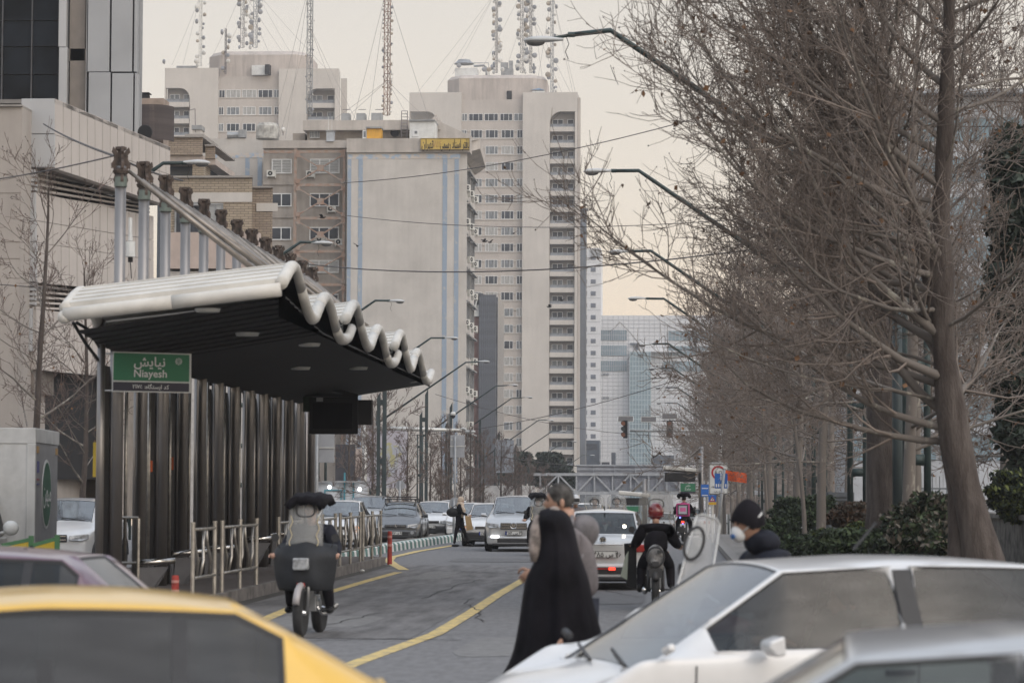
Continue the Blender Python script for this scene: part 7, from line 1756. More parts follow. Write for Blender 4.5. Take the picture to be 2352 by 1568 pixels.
# ---- woman in chador
yW = 20.6; pw = G(1262, 1640); wx = P(1268, 1128, yW).x
cw = thing('person', 'woman wrapped in a long black chador walking left across the foreground, seen side-on', 'person', (wx, yW, 0), 0)
s21 = FPX / yW
sil = [(1167.5, 1252, 1280, .3), (1170, 1242, 1292, .6), (1177, 1237, 1303, .8), (1189, 1234, 1311, .95), (1208, 1233, 1318, .95), (1224, 1235, 1322, .9), (1256, 1236, 1328, 1.05), (1290, 1229, 1337, 1.1), (1320, 1207, 1351, 1.15), (1360, 1201, 1358, 1.15), (1410, 1194, 1368, 1.2), (1450, 1188, 1382, 1.22), (1490, 1180, 1390, 1.25), (1525, 1168, 1396, 1.28), (1552, 1148, 1402, 1.3), (1600, 1140, 1408, 1.3), (1655, 1136, 1412, 1.3)]
rows = []; nn = 48
for i, (y, xl, xr, dp) in enumerate(sil):
    a = P(xl, y, yW); b = P(xr, y, yW); cx, hw, z = (a.x + b.x) / 2, (b.x - a.x) / 2, max(.02, a.z); dy = min(.26 * dp, .30) * (.35 if i == 0 else .75 if i < 3 else 1); row = []
    for j in range(nn):
        th = 2 * math.pi * j / nn; f = min(1, max(0, (i - 4) / 6)); fold = 1 + f * (.09 * math.sin(th * 9 + i * .18) + .05 * math.sin(th * 17 + 1.3 + i * .1) + .06 * math.sin(th * 5 + 2)) * (abs(math.sin(th)) * .8 + .2)
        row.append((cx + hw * math.cos(th) * (1 + (fold - 1) * .4), yW + dy * math.sin(th) * fold, z + (.0)))
    rows.append(row)
m = MB(); m.grid([[tuple(Vector(rows[0][0]).lerp(Vector(rows[0][nn // 2]), .5) + Vector((0, 0, .012)))] * nn] + rows, close=True); o = m.build('chador', cl_black, cw, smooth=True); sb = o.modifiers.new('s', 'SUBSURF'); sb.levels = sb.render_levels = 1
m = MB(); hp = P(1258, 1205, yW - .02); R = head_into(m, (hp.x, yW - .03, hp.z), math.pi + .15, .05, .98)
hw_ = P(1292, 1462, yW - .30); m.tube([P(1300, 1420, yW - .1), hw_], [.035, .028], 10); hand_into(m, hw_, (.06, -.05, -1), (.95, -.3, 0), 1.0, .75); m.build('body', skin, cw, smooth=True)
m = MB(); h0 = Vector((hp.x - .005, yW - .03, hp.z)); 
m.ell(h0 + Vector((.055, 0, .0)), (.075, .098, .14), 20, 12); m.build('inner_scarf', M('patterned_scarf', (.30, .25, .22), .9, var=.3, scale=18), cw, smooth=True)
m = MB(); a = P(1228, 1240, yW - .1); b = P(1232, 1330, yW - .1); m.tube([P(1240, 1185, yW - .05), P(1236, 1215, yW - .08), P(1232, 1260, yW - .1), P(1233, 1290, yW - .1)], [.04, .06, .06, .045], 12); m.build('scarf_front', MATS['patterned_scarf'], cw, smooth=True)
for sd in (-.08, .12):
    m = MB(); m.ell((wx + sd - .05, yW, .05), (.13, .05, .05), 12, 8); m.build('shoe', shoe, cw, smooth=True)
# ---- grey haired man just beyond her
yG = 21.7; ph = P(1285, 1151, yG); mn = thing('person', 'man with short greying hair and grey jacket walking left behind the woman in black', 'person', (ph.x, yG, 0), 0)
c = Vector((ph.x, yG, ph.z)); m = MB(); R = head_into(m, c, math.pi + .12, .04, 1.12); m.tube([c + Vector((.045, 0, -.06)), c + Vector((.06, 0, -.24))], [.068, .078], 12)
hm_ = P(1222, 1310, yG - .45); m.tube([hm_ + Vector((.22, .1, .05)), hm_ + Vector((.04, 0, 0))], [.04, .032], 8); hand_into(m, hm_, (-.6, 0, -.6), (0, -1, 0), 1., .7); m.build('body', skin2, mn, smooth=True)
m = MB(); hair_into(m, c + Vector((.006, 0, .006)), R, 1.12, front=.50, g=1.045); m.build('hair', hair_g, mn, smooth=True); 
eyes(mn, c - Vector(mn.location), R, 1.12)
x0, z0_ = 0.0, ph.z
J = dict(hip=(.16, 0, .95, .15, .17), waist=(.15, 0, 1.12, .15, .18), chest=(.12, 0, 1.36, .17, .20), neck=(.06, 0, 1.55, .085, .085), lsh=(.10, -.20, 1.46, .085), lel=(.06, -.27, 1.20, .06), lwr=(-.15, -.40, 1.14, .045), rsh=(.13, .20, 1.46, .085), rel=(.22, .26, 1.2, .06), rwr=(.15, .28, .98, .04),
         lth=(.10, -.10, .85, .10), lkn=(-.12, -.10, .50, .07), lan=(-.10, -.10, .10, .045), rth=(.16, .10, .85, .10), rkn=(.24, .10, .5, .07), ran=(.42, .10, .14, .045))
tz = (ph.z - .24 - 1.50) ; Jj = {k: (v[0], v[1], v[2] + (tz if v[2] > 1.3 else tz * .5 if v[2] > .9 else 0), *v[3:]) for k, v in J.items() if not k[1:] in ('th', 'kn', 'an')}
skin_mesh('jacket', Jj, chain('hip', 'waist', 'chest', 'neck') + chain('neck', 'lsh', 'lel', 'lwr') + chain('neck', 'rsh', 'rel', 'rwr'), cl_grey, mn, 'hip')
Jl = {k: v for k, v in J.items() if k == 'hip' or k[1:] in ('th', 'kn', 'an')}; skin_mesh('trousers', Jl, chain('hip', 'lth', 'lkn', 'lan') + chain('hip', 'rth', 'rkn', 'ran'), cl_navy, mn, 'hip')
for k, dz in (('lan', 0), ('ran', .04)): m = MB(); m.ell((J[k][0] - .06, J[k][1], .05 + dz), (.14, .05, .05), 12, 8); m.build('shoe', shoe, mn, world=False, smooth=True)
bkp = thing('shoulder_bag', 'round grey bag slung on the back of the grey-haired man', 'bag', P(1340, 1225, yG)); m = MB(); cb_ = P(1338, 1222, yG + .05); m.ell(cb_, (.13, .16, .145), 18, 12, Matrix.Rotation(.5, 3, 'Y')); m.build('bag', M('bag_grey', (.15, .14, .145), .9, var=.2, scale=6, bump=.01), bkp, smooth=True)
m = MB(); m.tube([cb_ + Vector((-.08, -.1, .13)), c + Vector((.10, -.14, -.26)), c + Vector((.16, -.19, -.5)), cb_ + Vector((.02, -.12, -.12))], .018, 6); m.build('strap', MATS['bag_grey'], bkp, smooth=True)
# light shirt back showing under the jacket
# ---- woman with beige scarf stepping off the kerb
yS = 89; ps = P(1055, 1250, yS); sc_ = thing('person', 'woman in beige headscarf and black coat stepping off the striped kerb, seen from the side', 'person', (ps.x, yS, 0), 0)
J = dict(hip=(0, 0, .92, .14, .15), waist=(0, 0, 1.08, .12, .13), chest=(.0, 0, 1.27, .13, .15), neck=(.02, 0, 1.40, .06, .06), lsh=(.0, -.17, 1.34, .065), lel=(.10, -.22, 1.10, .05), lwr=(.28, -.22, 1.04, .04), rsh=(0, .17, 1.34, .065), rel=(-.05, .22, 1.1, .05), rwr=(.1, .2, .95, .035), hem=(.02, 0, .62, .20, .19))
skin_mesh('coat', J, chain('hem', 'hip', 'waist', 'chest', 'neck') + chain('neck', 'lsh', 'lel', 'lwr') + chain('neck', 'rsh', 'rel', 'rwr'), cl_black, sc_, 'hip')
J = dict(hip=(0, 0, .85, .11, .12), lk=(-.10, -.08, .5, .065), la=(-.16, -.08, .1, .045), rk=(.16, .08, .5, .065), ra=(.28, .08, .13, .045)); skin_mesh('trousers', J, chain('hip', 'lk', 'la') + chain('hip', 'rk', 'ra'), cl_black, sc_, 'hip')
m = MB(); R = head_into(m, (.05, 0, 1.50), .5, 0, .95); hand_into(m, (.30, -.22, 1.04), (1, 0, -.1), (0, 0, 1), 1, .8); m.build('body', skin, sc_, smooth=True, world=False)
m = MB(); hair_into(m, (.04, 0, 1.50), R, 1.0, front=.42, g=1.16); m.ell((.03, 0, 1.36), (.13, .15, .13), 16, 10); m.tube([(.05, -.08, 1.32), (.14, -.1, 1.18), (.10, -.12, .95)], [.09, .08, .03], 10); m.build('headscarf', cl_beige, sc_, smooth=True, world=False)
for x, y, z in ((-.12, -.08, .05), (.33, .08, .07)): m = MB(); m.ell((x, y, z), (.13, .045, .045), 12, 8); m.build('shoe', shoe, sc_, world=False, smooth=True)
hb_ = thing('handbag', 'black handbag on the arm of the woman in beige headscarf', 'bag', (ps.x - .22, yS - .1, 1.0)); m = MB(); m.ell((ps.x - .20, yS - .12, 1.12), (.22, .10, .15), 14, 8); m.tube([(ps.x - .35, yS - .12, 1.2), (ps.x - .1, yS - .12, 1.36), (ps.x + .02, yS - .14, 1.2)], .015, 6); m.build('bag', leather, hb_, smooth=True)
pb_ = thing('paper_bag', 'brown paper bag carried by the woman in beige headscarf', 'bag', (ps.x + .32, yS - .22, .6)); m = MB(); m.prism([(ps.x + .20, 1.02), (ps.x + .38, 1.0), (ps.x + .46, .58), (ps.x + .26, .54)], yS - .32, yS - .2, 'XZ'); m.build('bag', M('kraft_paper', (.33, .22, .11), .8, var=.1), pb_)
# driver in the white saloon
dr = thing('person', 'driver in dark clothes at the wheel of the white foreground saloon', 'person', fw.location, FA)
m = MB(); head_into(m, (.02, .36, 1.16), 0, .05, 1.0); m.tube([(-.02, .36, 1.0), (.0, .36, 1.1)], .05, 10)
for sd in (.18, -.18): hand_into(m, (.42, .36 + sd, .92), (.6, 0, .2), (-.3, 0, 1), 1, 1.1)
m.build('body', skin2, dr, smooth=True, world=False)
J = dict(hip=(-.18, .36, .55, .15, .17), chest=(-.10, .36, .84, .14, .19), neck=(-.04, .36, 1.0, .075, .075), lsh=(-.05, .55, .95, .07), lel=(.18, .60, .76, .05), lwr=(.40, .54, .90, .04), rsh=(-.05, .17, .95, .07), rel=(.18, .12, .76, .05), rwr=(.40, .18, .90, .04), lk=(.25, .50, .55, .08), rk=(.25, .22, .55, .08))
skin_mesh('clothes', J, chain('hip', 'chest', 'neck') + chain('neck', 'lsh', 'lel', 'lwr') + chain('neck', 'rsh', 'rel', 'rwr') + [('hip', 'lk'), ('hip', 'rk')], cl_navy, dr, 'hip')
m = MB(); hair_into(m, (.02, .36, 1.16), Matrix.Rotation(.05, 3, 'Y'), 1.02, front=.5); m.build('hair', hair_b, dr, smooth=True, world=False)
# ================================================================== STREET LAMPS
lampp = M('dark_green_pole', (.035, .055, .055), .5, metal=.3, var=.2, scale=3); lhead = M('lamp_head_grey', (.46, .47, .47), .5, var=.1); lbowl = M('lamp_bowl', (.12, .12, .12), .25)
def lamp_build(name, label, head, elbow, root, group, detail=True):
    """double-post pole with a long raked arm and a cobra head; arguments are world points"""
    t = thing(name, label, 'street lamp', (root.x, root.y, gz(root.y)), 0, group); d = 1 if elbow.x > head.x else -1
    m = MB(); m.tube([(root.x, root.y, gz(root.y)), (root.x, root.y, root.z + .9)], [.09, .075], 8); m.build('post', lampp, t, smooth=True)
    m = MB(); m.tube([(root.x + .42 * d, root.y, gz(root.y)), (root.x + .42 * d, root.y, root.z + .2)], [.08, .06], 8); 
    for z in (.35, .62, .9): m.cb((root.x + .21 * d, root.y, gz(root.y) + (root.z - gz(root.y)) * z), (.34, .1, .22))
    m.build('twin_post', lampp, t, smooth=True)
    e2 = elbow + (head - elbow) * .45
    m = MB(); m.tube([root, elbow.lerp(root, .04), elbow, e2], [.075, .055, .052, .05], 8); m.tube([e2, head + Vector((d * .55, 0, .02))], .035, 8); m.build('arm', lampp, t, smooth=True)
    m = MB(); m.lathe([(.055, 0), (.055, .14)], e2 - Vector((.07, 0, 0)), 'X', 8); m.build('clamp', lampp, t)
    m = MB(); hx = head; rows = []
    prof = [(.0, .015, .02), (.04, .09, .05), (.16, .145, .085), (.36, .15, .095), (.56, .10, .075), (.72, .055, .05), (.80, .045, .04)]
    for px_, w_, h_ in prof:
        rows.append([(hx.x + d * px_, hx.y + w_ * math.cos(a), hx.z + (h_ if math.sin(a) > 0 else h_ * .45) * math.sin(a) - .02 * (1 - px_)) for a in [i * math.pi / 6 for i in range(12)]])
    m.grid(rows, close=True); m.build('lamp_head', lhead, t, smooth=True)
    m = MB(); m.ell((hx.x + d * .24, hx.y, hx.z - .055), (.19, .12, .075), 12, 8); m.build('lamp_bowl', lbowl, t, smooth=True)
    if detail: m = MB(); e3 = e2 + Vector((-.1 * d, 0, -.05)); m.tube([e3, e3 + Vector((.05, 0, -.14)), e3 + Vector((-.02, 0, -.3)), e3 + Vector((.04, 0, -.45))], .008, 4); m.build('loose_wire', blackp, t)
    return t
RL = [(1203, 92, 55, 1402, 70), (1340, 393, 77, 1467, 392), (1398, 578, 100, 1495, 576), (1442, 685, 124, 1525, 686), (1465, 791, 152, 1535, 789), (1488, 846, 182, 1545, 845), (1504, 890, 214, 1556, 890), (1507, 925, 250, 1556, 926), (1520, 965, 290, 1566, 966), (1532, 1002, 330, 1572, 1004), (1536, 1034, 372, 1574, 1034), (1538, 1062, 410, 1574, 1063)]
ords = ['nearest and highest', 'second', 'third', 'fourth', 'fifth', 'sixth', 'seventh', 'eighth', 'ninth', 'tenth', 'eleventh', 'farthest']
for i, (hx, hy, Y, ex, ey) in enumerate(RL):
    h = P(hx, hy, Y); e = P(ex, ey, Y); rx_ = e.x + 5.9; r = Vector((rx_, Y, e.z - 5.9 * .69)); lamp_build('street_lamp', ords[i] + ' lamp of the row whose arms reach left out of the plane trees', h, e, r, 'street lamps along the right side', i < 4)
LL = [(483, 373, 75, 375, 375), (765, 558, 99, 690, 556), (930, 691, 129, 862, 690), (1053, 776, 161, 990, 776), (1125, 830, 190, 1070, 832), (1190, 884, 230, 1140, 886), (1224, 912, 262, 1176, 914), (1273, 965, 310, 1238, 964), (1300, 990, 350, 1268, 990), (1325, 1014, 400, 1296, 1013), (1366, 1045, 470, 1340, 1044)]
ords2 = ['nearest lamp behind the shelter column tops', 'second lamp, in front of the braced concrete facade', 'third lamp, head against the blue-striped wall', 'fourth lamp, above the last shelter roof wave', 'fifth lamp, crossing in front of the striped wall corner', 'sixth lamp, before the dark finned building', 'seventh lamp, head at the tower window bay', 'eighth lamp, head below the tower balconies', 'ninth lamp, low in front of the tower balconies', 'tenth lamp, just above the pines', 'farthest lamp, head before the dark blue glass block']
for i, (hx, hy, Y, ex, ey) in enumerate(LL):
    h = P(hx, hy, Y); e = P(ex, ey, Y); rx_ = e.x - 6.2; r = Vector((rx_, Y, e.z - 6.2 * .69)); lamp_build('street_lamp', 'left row: ' + ords2[i], h, e, r, 'street lamps along the left side', i < 3)
# ================================================================== OVERHEAD WIRES
def span(p0, p1, sag, r, label, grp=None):
    pts = [p0.lerp(p1, i / 16) - Vector((0, 0, sag * 4 * (i / 16) * (1 - i / 16))) for i in range(17)]; m = MB(); m.tube(pts, r, 4, False); tag(m.build('overhead_wire', M('cable_dark', (.06, .055, .055), .7)), label, 'wire', grp)
span(P(-200, 430, 60), P(262, 358, 43), .1, .012, 'cable running from the left edge to the first shelter column top')
span(P(262, 358, 43), P(100, 285, 66), .05, .02, 'dark cable from the first column top up to the metal-clad podium')
span(P(262, 358, 43), P(420, 415, 60), .05, .02, 'dark cable from the first column top down toward the brick wall')
span(P(600, 592, 120), P(2100, 515, 70), .9, .022, 'thick cable crossing the striped wall and the balcony tower')
span(P(790, 420, 150), P(2000, 150, 100), .8, .02, 'pale cable rising right across the balcony tower to the trees')
span(P(795, 495, 150), P(2100, 462, 100), .8, .016, 'thin cable crossing the towers at mid height')
span(P(-100, 645, 62), P(700, 645, 100), .3, .012, 'thin cable behind the shelter columns')
span(P(795, 1000, 180), P(1620, 850, 130), 1.0, .018, 'cable sloping up right past the traffic signals')
span(P(1150, 1048, 200), P(1640, 1060, 200), .6, .03, 'low cable crossing in front of the footbridge')
span(P(1000, 905, 200), P(1640, 1000, 230), 1.0, .018, 'slack cable below the lamp heads at centre')
span(P(1420, 195, 55), P(1402, 150, 55), 0.02, .006, 'loose thread hanging under the nearest lamp arm')
span(P(1638, 279, 56), P(2300, 290, 60), .05, .014, 'taut cable tied to the nearest lamp arm with a turnbuckle')
# ================================================================== TRAFFIC SIGNALS
YQ = 190; solar = M('solar_panel', (.10, .09, .085), .3, var=.2, scale=20); gv = M('galvanised_pole', (.52, .52, .50), .4, metal=.4, var=.08)
sg1 = thing('signal_gantry', 'pale mast arm on the right carrying two traffic lights and solar panels', 'traffic signal', (P(1640, 1100, YQ).x, YQ, gz(YQ)))
m = MB(); m.tube([P(1447, 989, YQ), P(1600, 989, YQ), P(1655, 990, YQ)], [.08, .10, .13], 10); m.tube([(P(1655, 990, YQ).x, YQ, P(1655, 985, YQ).z), (P(1655, 990, YQ).x, YQ, gz(YQ))], .15, 10); m.build('mast_arm', gv, sg1, smooth=True)
for i, (x, y0, y1, lbm) in enumerate([(1436.5, 964, 1006, dark), (1538, 965, 1005, dark)]):
    m = MB(); wbox(m, x - (5 if i == 0 else 7), x + (5 if i == 0 else 7), y0 + 1, y1, YQ, -.25, .05); o = m.build('signal_head', dark, sg1, bevel=.02)
    for k in range(3):
        c = P(x - (5 if i == 0 else 0), y0 + 8 + 13 * k, YQ - .26); m = MB(); m.lathe([(.15, 0), (.15, -.02)], c, 'Y', 16); link('signal_lens', m.mesh('signal_lens', M('lens_amber_brown' if k != 1 else 'lens_dark', (.20, .075, .04) if k != 1 else (.03, .04, .04), .4), sg1), o)
        m = MB(); m.tube([c + Vector((-.16, -.15, 0)), c + Vector((-.12, -.2, .12)), c + Vector((0, -.22, .165)), c + Vector((.12, -.2, .12)), c + Vector((.16, -.15, 0))], .02, 4); link('visor', m.mesh('visor', dark, sg1), o)
for x, y in ((1437, 962), (1490, 963), (1538, 956)):
    m = MB(); c = P(x, y, YQ); m.cb(c, (1.05, .06, .38), Matrix.Rotation(rad(-25), 3, 'X')); m.tube([c, c - Vector((0, 0, .8 if x != 1490 else 1.6))], .03, 6); m.build('solar_panel', solar, sg1)
    m = MB()
    for a, b in (((-.53, .2), (.53, .2)), ((-.53, -.2), (.53, -.2)), ((-.53, -.2), (-.53, .2)), ((.53, -.2), (.53, .2))): R_ = Matrix.Rotation(rad(-25), 3, 'X'); m.bar(c + R_ @ Vector((a[0], -.02, a[1])), c + R_ @ Vector((b[0], -.02, b[1])), .04)
    m.build('panel_frame', gv, sg1)
sg2 = thing('sign_gantry', 'pale horizontal mast arm over the left lanes with a white camera lamp at its end', 'gantry', P(905, 1100, 150))
m = MB(); m.tube([P(830, 982, 150), P(1060, 988, 150)], [.13, .10], 10); m.tube([(P(838, 982, 150).x, 150, P(838, 978, 150).z), (P(838, 982, 150).x, 150, gz(150))], .14, 8); m.build('mast_arm', gv, sg2, smooth=True)
m = MB(); m.tube([P(1058, 985, 150), P(1064, 983, 150), P(1072, 988, 150)], .06, 8); m.ell(P(1080, 991, 150), (.30, .16, .10), 12, 8); m.build('camera_lamp', lhead, sg2, smooth=True)
cm = thing('dome_camera', 'white dome camera on a grey pole before the striped wall corner', 'camera', P(1040, 1100, 160)); c = P(1040, 953, 160)
m = MB(); m.lathe([(.10, .2), (.17, .12), (.18, -.02)], c, n=14); m.tube([c + Vector((0, 0, .2)), c + Vector((-.1, 0, .42)), c + Vector((-.35, 0, .35))], .03, 6); m.build('housing', white_m, cm, smooth=True); m = MB(); m.ell(c - Vector((0, 0, .04)), (.15, .15, .16), 12, 8); m.build('dome', dark, cm, smooth=True)
m = MB(); m.tube([P(1031, 950, 160), (P(1031, 950, 160).x, 160, gz(160))], .09, 8); m.build('pole', steel_grey, cm)
# ================================================================== ROAD SIGNS
signback = M('sign_back_grey', (.30, .31, .33), .5, metal=.2, var=.1); signw = MATS['sign_white']
def sign_back(name, label, x0, x1, y0, y1, Y, px, round_=False):
    t = thing(name, label, 'road sign', (P(px, 1128, Y).x, Y, gz(Y)))
    if round_: c = P((x0 + x1) / 2, (y0 + y1) / 2, Y); m = MB(); m.lathe([((x1 - x0) / 2 * Y / FPX, 0), ((x1 - x0) / 2 * Y / FPX, .04)], c, 'Y', 24)
    else: m = MB(); wbox(m, x0, x1, y0, y1, Y, 0, .05)
    m.build('panel', signback, t, bevel=0 if round_ else .01)
    if not round_: m = MB(); wbox(m, x0 - .5, x1 + .5, (y0 + y1) / 2 - 1, (y0 + y1) / 2 + 1, Y, -.03, -.002); wbox(m, x0 + 3, x0 + 5, y0 + 8, y0 + 12, Y, -.05, -.002); m.build('rail', gv, t)
    m = MB(); zt = P(px, y0 + 3, Y).z; x_ = P(px, y0, Y).x; m.tube([(x_, Y - .07, gz(Y)), (x_, Y - .07, zt)], .05, 8); m.build('post', steel_grey, t, smooth=True); return t
sign_back('road_sign', 'back of a large grey square sign on a tall post above the scarfed woman', 1034, 1067, 999, 1050, 118, 1046)
sign_back('road_sign', 'back of a grey upright sign box just right of the shelter end', 727, 768, 994, 1062, 76, 729)
sign_back('road_sign', 'back of a small round sign above the roof rack of the dark hatchback', 908, 930, 1100, 1127, 112, 919, True)
sign_back('road_sign', 'back of a dark round sign left of the scarfed woman', 1032, 1056, 1142, 1165, 100, 1043, True)
# no-stopping sign with blue crossing sign and orange banner
Yn = 92; sn = thing('road_sign', 'tall white sign panel with a red ring and Persian words beside the orange banner', 'road sign', (P(1655, 1128, Yn).x, Yn, .14))
m = MB(); wbox(m, 1628.5, 1672, 1062, 1135, Yn, 0, .05); m.build('panel', signw, sn, bevel=.03)
m = MB(); 
for a, b, c, d in ((1629.5, 1671, 1063, 1064), (1629.5, 1671, 1133, 1134), (1629.5, 1630.5, 1063, 1134), (1670, 1671, 1063, 1134)): wbox(m, a, b, c, d, Yn, -.008, -.002)
m.build('border_line', M('sign_black', (.02, .02, .02), .6), sn)
redr = M('sign_red', (.40, .02, .03), .5); c = P(1650, 1085, Yn)
m = MB(); n_ = 28; ro, ri = .235, .175; m.add([(c.x + r_ * math.cos(i * 2 * math.pi / n_), Yn - .012, c.z + r_ * math.sin(i * 2 * math.pi / n_)) for r_ in (ro, ri) for i in range(n_)], [(i, (i + 1) % n_, n_ + (i + 1) % n_, n_ + i) for i in range(n_)]); m.build('red_ring', redr, sn)
text('A.O', .17, P(1650, 1085, Yn - .02), sn, MATS['sign_black'], ext=.003, xs=.9); text('شود', .11, P(1640, 1116, Yn - .02), sn, MATS['sign_black'], ext=.003, fa=True); text('ممنوع دهید', .10, P(1652, 1128, Yn - .02), sn, MATS['sign_black'], ext=.003, fa=True, xs=.8)
m = MB(); x_ = P(1635, 1128, Yn).x; m.tube([(x_ + .02, Yn + .1, .14), (x_ + .02, Yn + .1, P(1635, 1070, Yn).z)], .045, 8); m.build('post', gv, sn, smooth=True)
Yc = 88; sc3 = thing('crossing_sign', 'small blue pedestrian crossing sign on a leaning grey post', 'road sign', (P(1650, 1128, Yc).x, Yc, .14)); blu = M('sign_blue', (.02, .12, .42), .5)
m = MB(); wbox(m, 1641.5, 1671, 1087, 1121, Yc, 0, .03); m.build('panel', blu, sc3, bevel=.01)
c = P(1656, 1100, Yc); m = MB(); y_ = Yc - .012
for i in range(5): m.box(c.x - .17 + i * .075, c.x - .17 + i * .075 + .045, y_, y_ + .004, c.z - .25, c.z - .15)
m.ell((c.x, y_, c.z + .14), (.03, .004, .03), 8, 6); m.bar((c.x, y_, c.z + .1), (c.x, y_, c.z - .02), .035, .004); m.bar((c.x, y_, c.z - .02), (c.x - .07, y_, c.z - .14), .025, .004); m.bar((c.x, y_, c.z - .02), (c.x + .07, y_, c.z - .14), .025, .004); m.bar((c.x, y_, c.z + .08), (c.x - .08, y_, c.z + .0), .02, .004); m.bar((c.x, y_, c.z + .08), (c.x + .07, y_, c.z + .01), .02, .004)
m.build('walking_symbol', signw, sc3)
m = MB(); m.tube([P(1646, 1245, Yc), P(1664, 1075, Yc)], .05, 8); m.build('post', steel_grey, sc3, smooth=True)
ob = thing('banner', 'orange banner with faded black handwriting flying from the leaning post', 'banner', P(1664, 1080, Yc))
rows = [[P(1663 + 52 * u, 1077 + 10 * u + (25 - 3 * u) * v, Yc) + Vector((0, .06 * math.sin(u * 9), 0)) for v in (0, .5, 1)] for u in [i / 8 for i in range(9)]]; m = MB(); m.grid(rows); o = m.build('cloth', M('orange_banner', (.62, .10, .03), .8, var=.1), ob, smooth=True)
text('پیاده رو موقت', .14, P(1687, 1090, Yc - .10), ob, MATS['sign_black'], (math.pi / 2, rad(9), 0), ext=.001, fa=True, xs=.6); text('ویژه عابرین', .13, P(1692, 1099, Yc - .10), ob, MATS['sign_black'], (math.pi / 2, rad(9), 0), ext=.001, fa=True, xs=.7)
sw2 = thing('warning_sign', 'small blue square with red triangle and yellow strip low on the sign post', 'road sign', (P(1636, 1128, 91).x, 91, .14))
m = MB(); wbox(m, 1627.5, 1645, 1136, 1152, 91, 0, .03); m.build('panel', blu, sw2); m = MB(); wbox(m, 1627.5, 1645, 1152.4, 1158.5, 91, 0, .03); m.build('yellow_strip', M('sign_yellow', (.60, .36, .03), .5), sw2)
c = P(1636.2, 1145, 91 - .01); m = MB(); m.add([(c.x - .1, c.y, c.z - .08), (c.x + .1, c.y, c.z - .08), (c.x, c.y, c.z + .09)], [(0, 1, 2)]); m.build('red_triangle', redr, sw2); m = MB(); m.add([(c.x - .06, c.y - .005, c.z - .055), (c.x + .06, c.y - .005, c.z - .055), (c.x, c.y - .005, c.z + .05)], [(0, 1, 2)]); m.build('white_triangle', signw, sw2)
m = MB(); m.bar((c.x, c.y - .01, c.z + .02), (c.x, c.y - .01, c.z - .045), .02, .003); m.build('figure_symbol', MATS['sign_black'], sw2); m = MB(); m.tube([(c.x, 91.1, .14), (c.x, 91.1, c.z)], .04, 8); m.build('post', gv, sw2)
sb3 = thing('road_sign', 'half-hidden blue crossing sign behind the white sign post', 'road sign', (P(1617, 1128, 98).x, 98, .14)); m = MB(); wbox(m, 1610, 1628, 1112, 1140, 98, 0, .03); m.build('panel', blu, sb3); m = MB(); wbox(m, 1612, 1626, 1136, 1138, 98, -.01, 0); wbox(m, 1612, 1626, 1120, 1122, 98, -.01, 0); m.build('white_stripes', signw, sb3); m = MB(); m.tube([(P(1624, 1128, 98).x, 98.05, .14), (P(1624, 1112, 98).x, 98.05, P(1624, 1112, 98).z)], .05, 8); m.build('post', steel_grey, sb3)
# ================================================================== FOOTBRIDGE
YF_ = 280; steelb = M('bridge_grey', (.38, .40, .43), .6, metal=.2, var=.12)
br_ = thing('footbridge', 'grey steel truss footbridge with blank billboard backs spanning the avenue', 'bridge', P(1400, 1132, YF_))
def hb(x0, x1, y, w, nm='chord', dd=0): m = MB(); a = P(x0, y, YF_ + dd); b = P(x1, y, YF_ + dd); m.bar(a, b, w); m.build(nm, steelb, br_)
for dd in (0, 2.2): hb(1225, 1760, 1089, .28, dd=dd); hb(1240, 1760, 1132, .30, dd=dd)
xsb = [1241 + 41.5 * i for i in range(13)]
for i, x in enumerate(xsb):
    for dd in (0, 2.2):
        m = MB(); m.bar(P(x, 1089, YF_ + dd), P(x, 1132, YF_ + dd), .16)
        if i < 12: a, b = ((x, 1089), (x + 41.5, 1132)) if i % 2 else ((x, 1132), (x + 41.5, 1089)); m.bar(P(*a, YF_ + dd), P(*b, YF_ + dd), .16)
        m.build('truss_web', steelb, br_)
m = MB(); a = P(1240, 1129, YF_); b = P(1760, 1129, YF_); m.box(a.x, b.x, YF_ + .2, YF_ + 2.1, a.z - .1, a.z); m.build('deck', steelb, br_)
rl_ = MB(); a = P(1240, 1117, YF_)
for i in range(120): x = a.x + i * .19; rl_.box(x, x + .03, YF_ + .25, YF_ + .28, a.z - .5, a.z)
tag(rl_.build('railing_bars', M('railing_teal_grey', (.20, .25, .27), .6), br_), kind='stuff')
for i, (x0, x1) in enumerate([(1323, 1362), (1363, 1411), (1412, 1459), (1460, 1508), (1509, 1560)]):
    m = MB(); wbox(m, x0, x1, 1069, 1128, YF_, 2.5, 2.6); m.build('billboard_panel', M('billboard_back', (.30, .31, .35), .7, var=.08, scale=.5), br_)
    m = MB(); wbox(m, x1 - .7, x1 + .7, 1067, 1128, YF_, 2.3, 2.45); wbox(m, x0, x1, 1077, 1078.5, YF_, 2.32, 2.44); m.build('billboard_frame', steelb, br_)
hb(1323, 1560, 1068, .14, 'billboard_rail', 2.4)
for x in (1236, 1750): m = MB(); p = P(x, 1132, YF_); m.box(p.x - .5, p.x + .5, YF_, YF_ + 2.2, gz(YF_), p.z); m.build('pier', conc, br_)
m = MB(); m.slab([P(1261, 1132, YF_), P(1275, 1132, YF_), P(1210, 1190, YF_ - 12), P(1196, 1190, YF_ - 12)], (0, 0, -.3)); m.build('stair', steelb, br_)
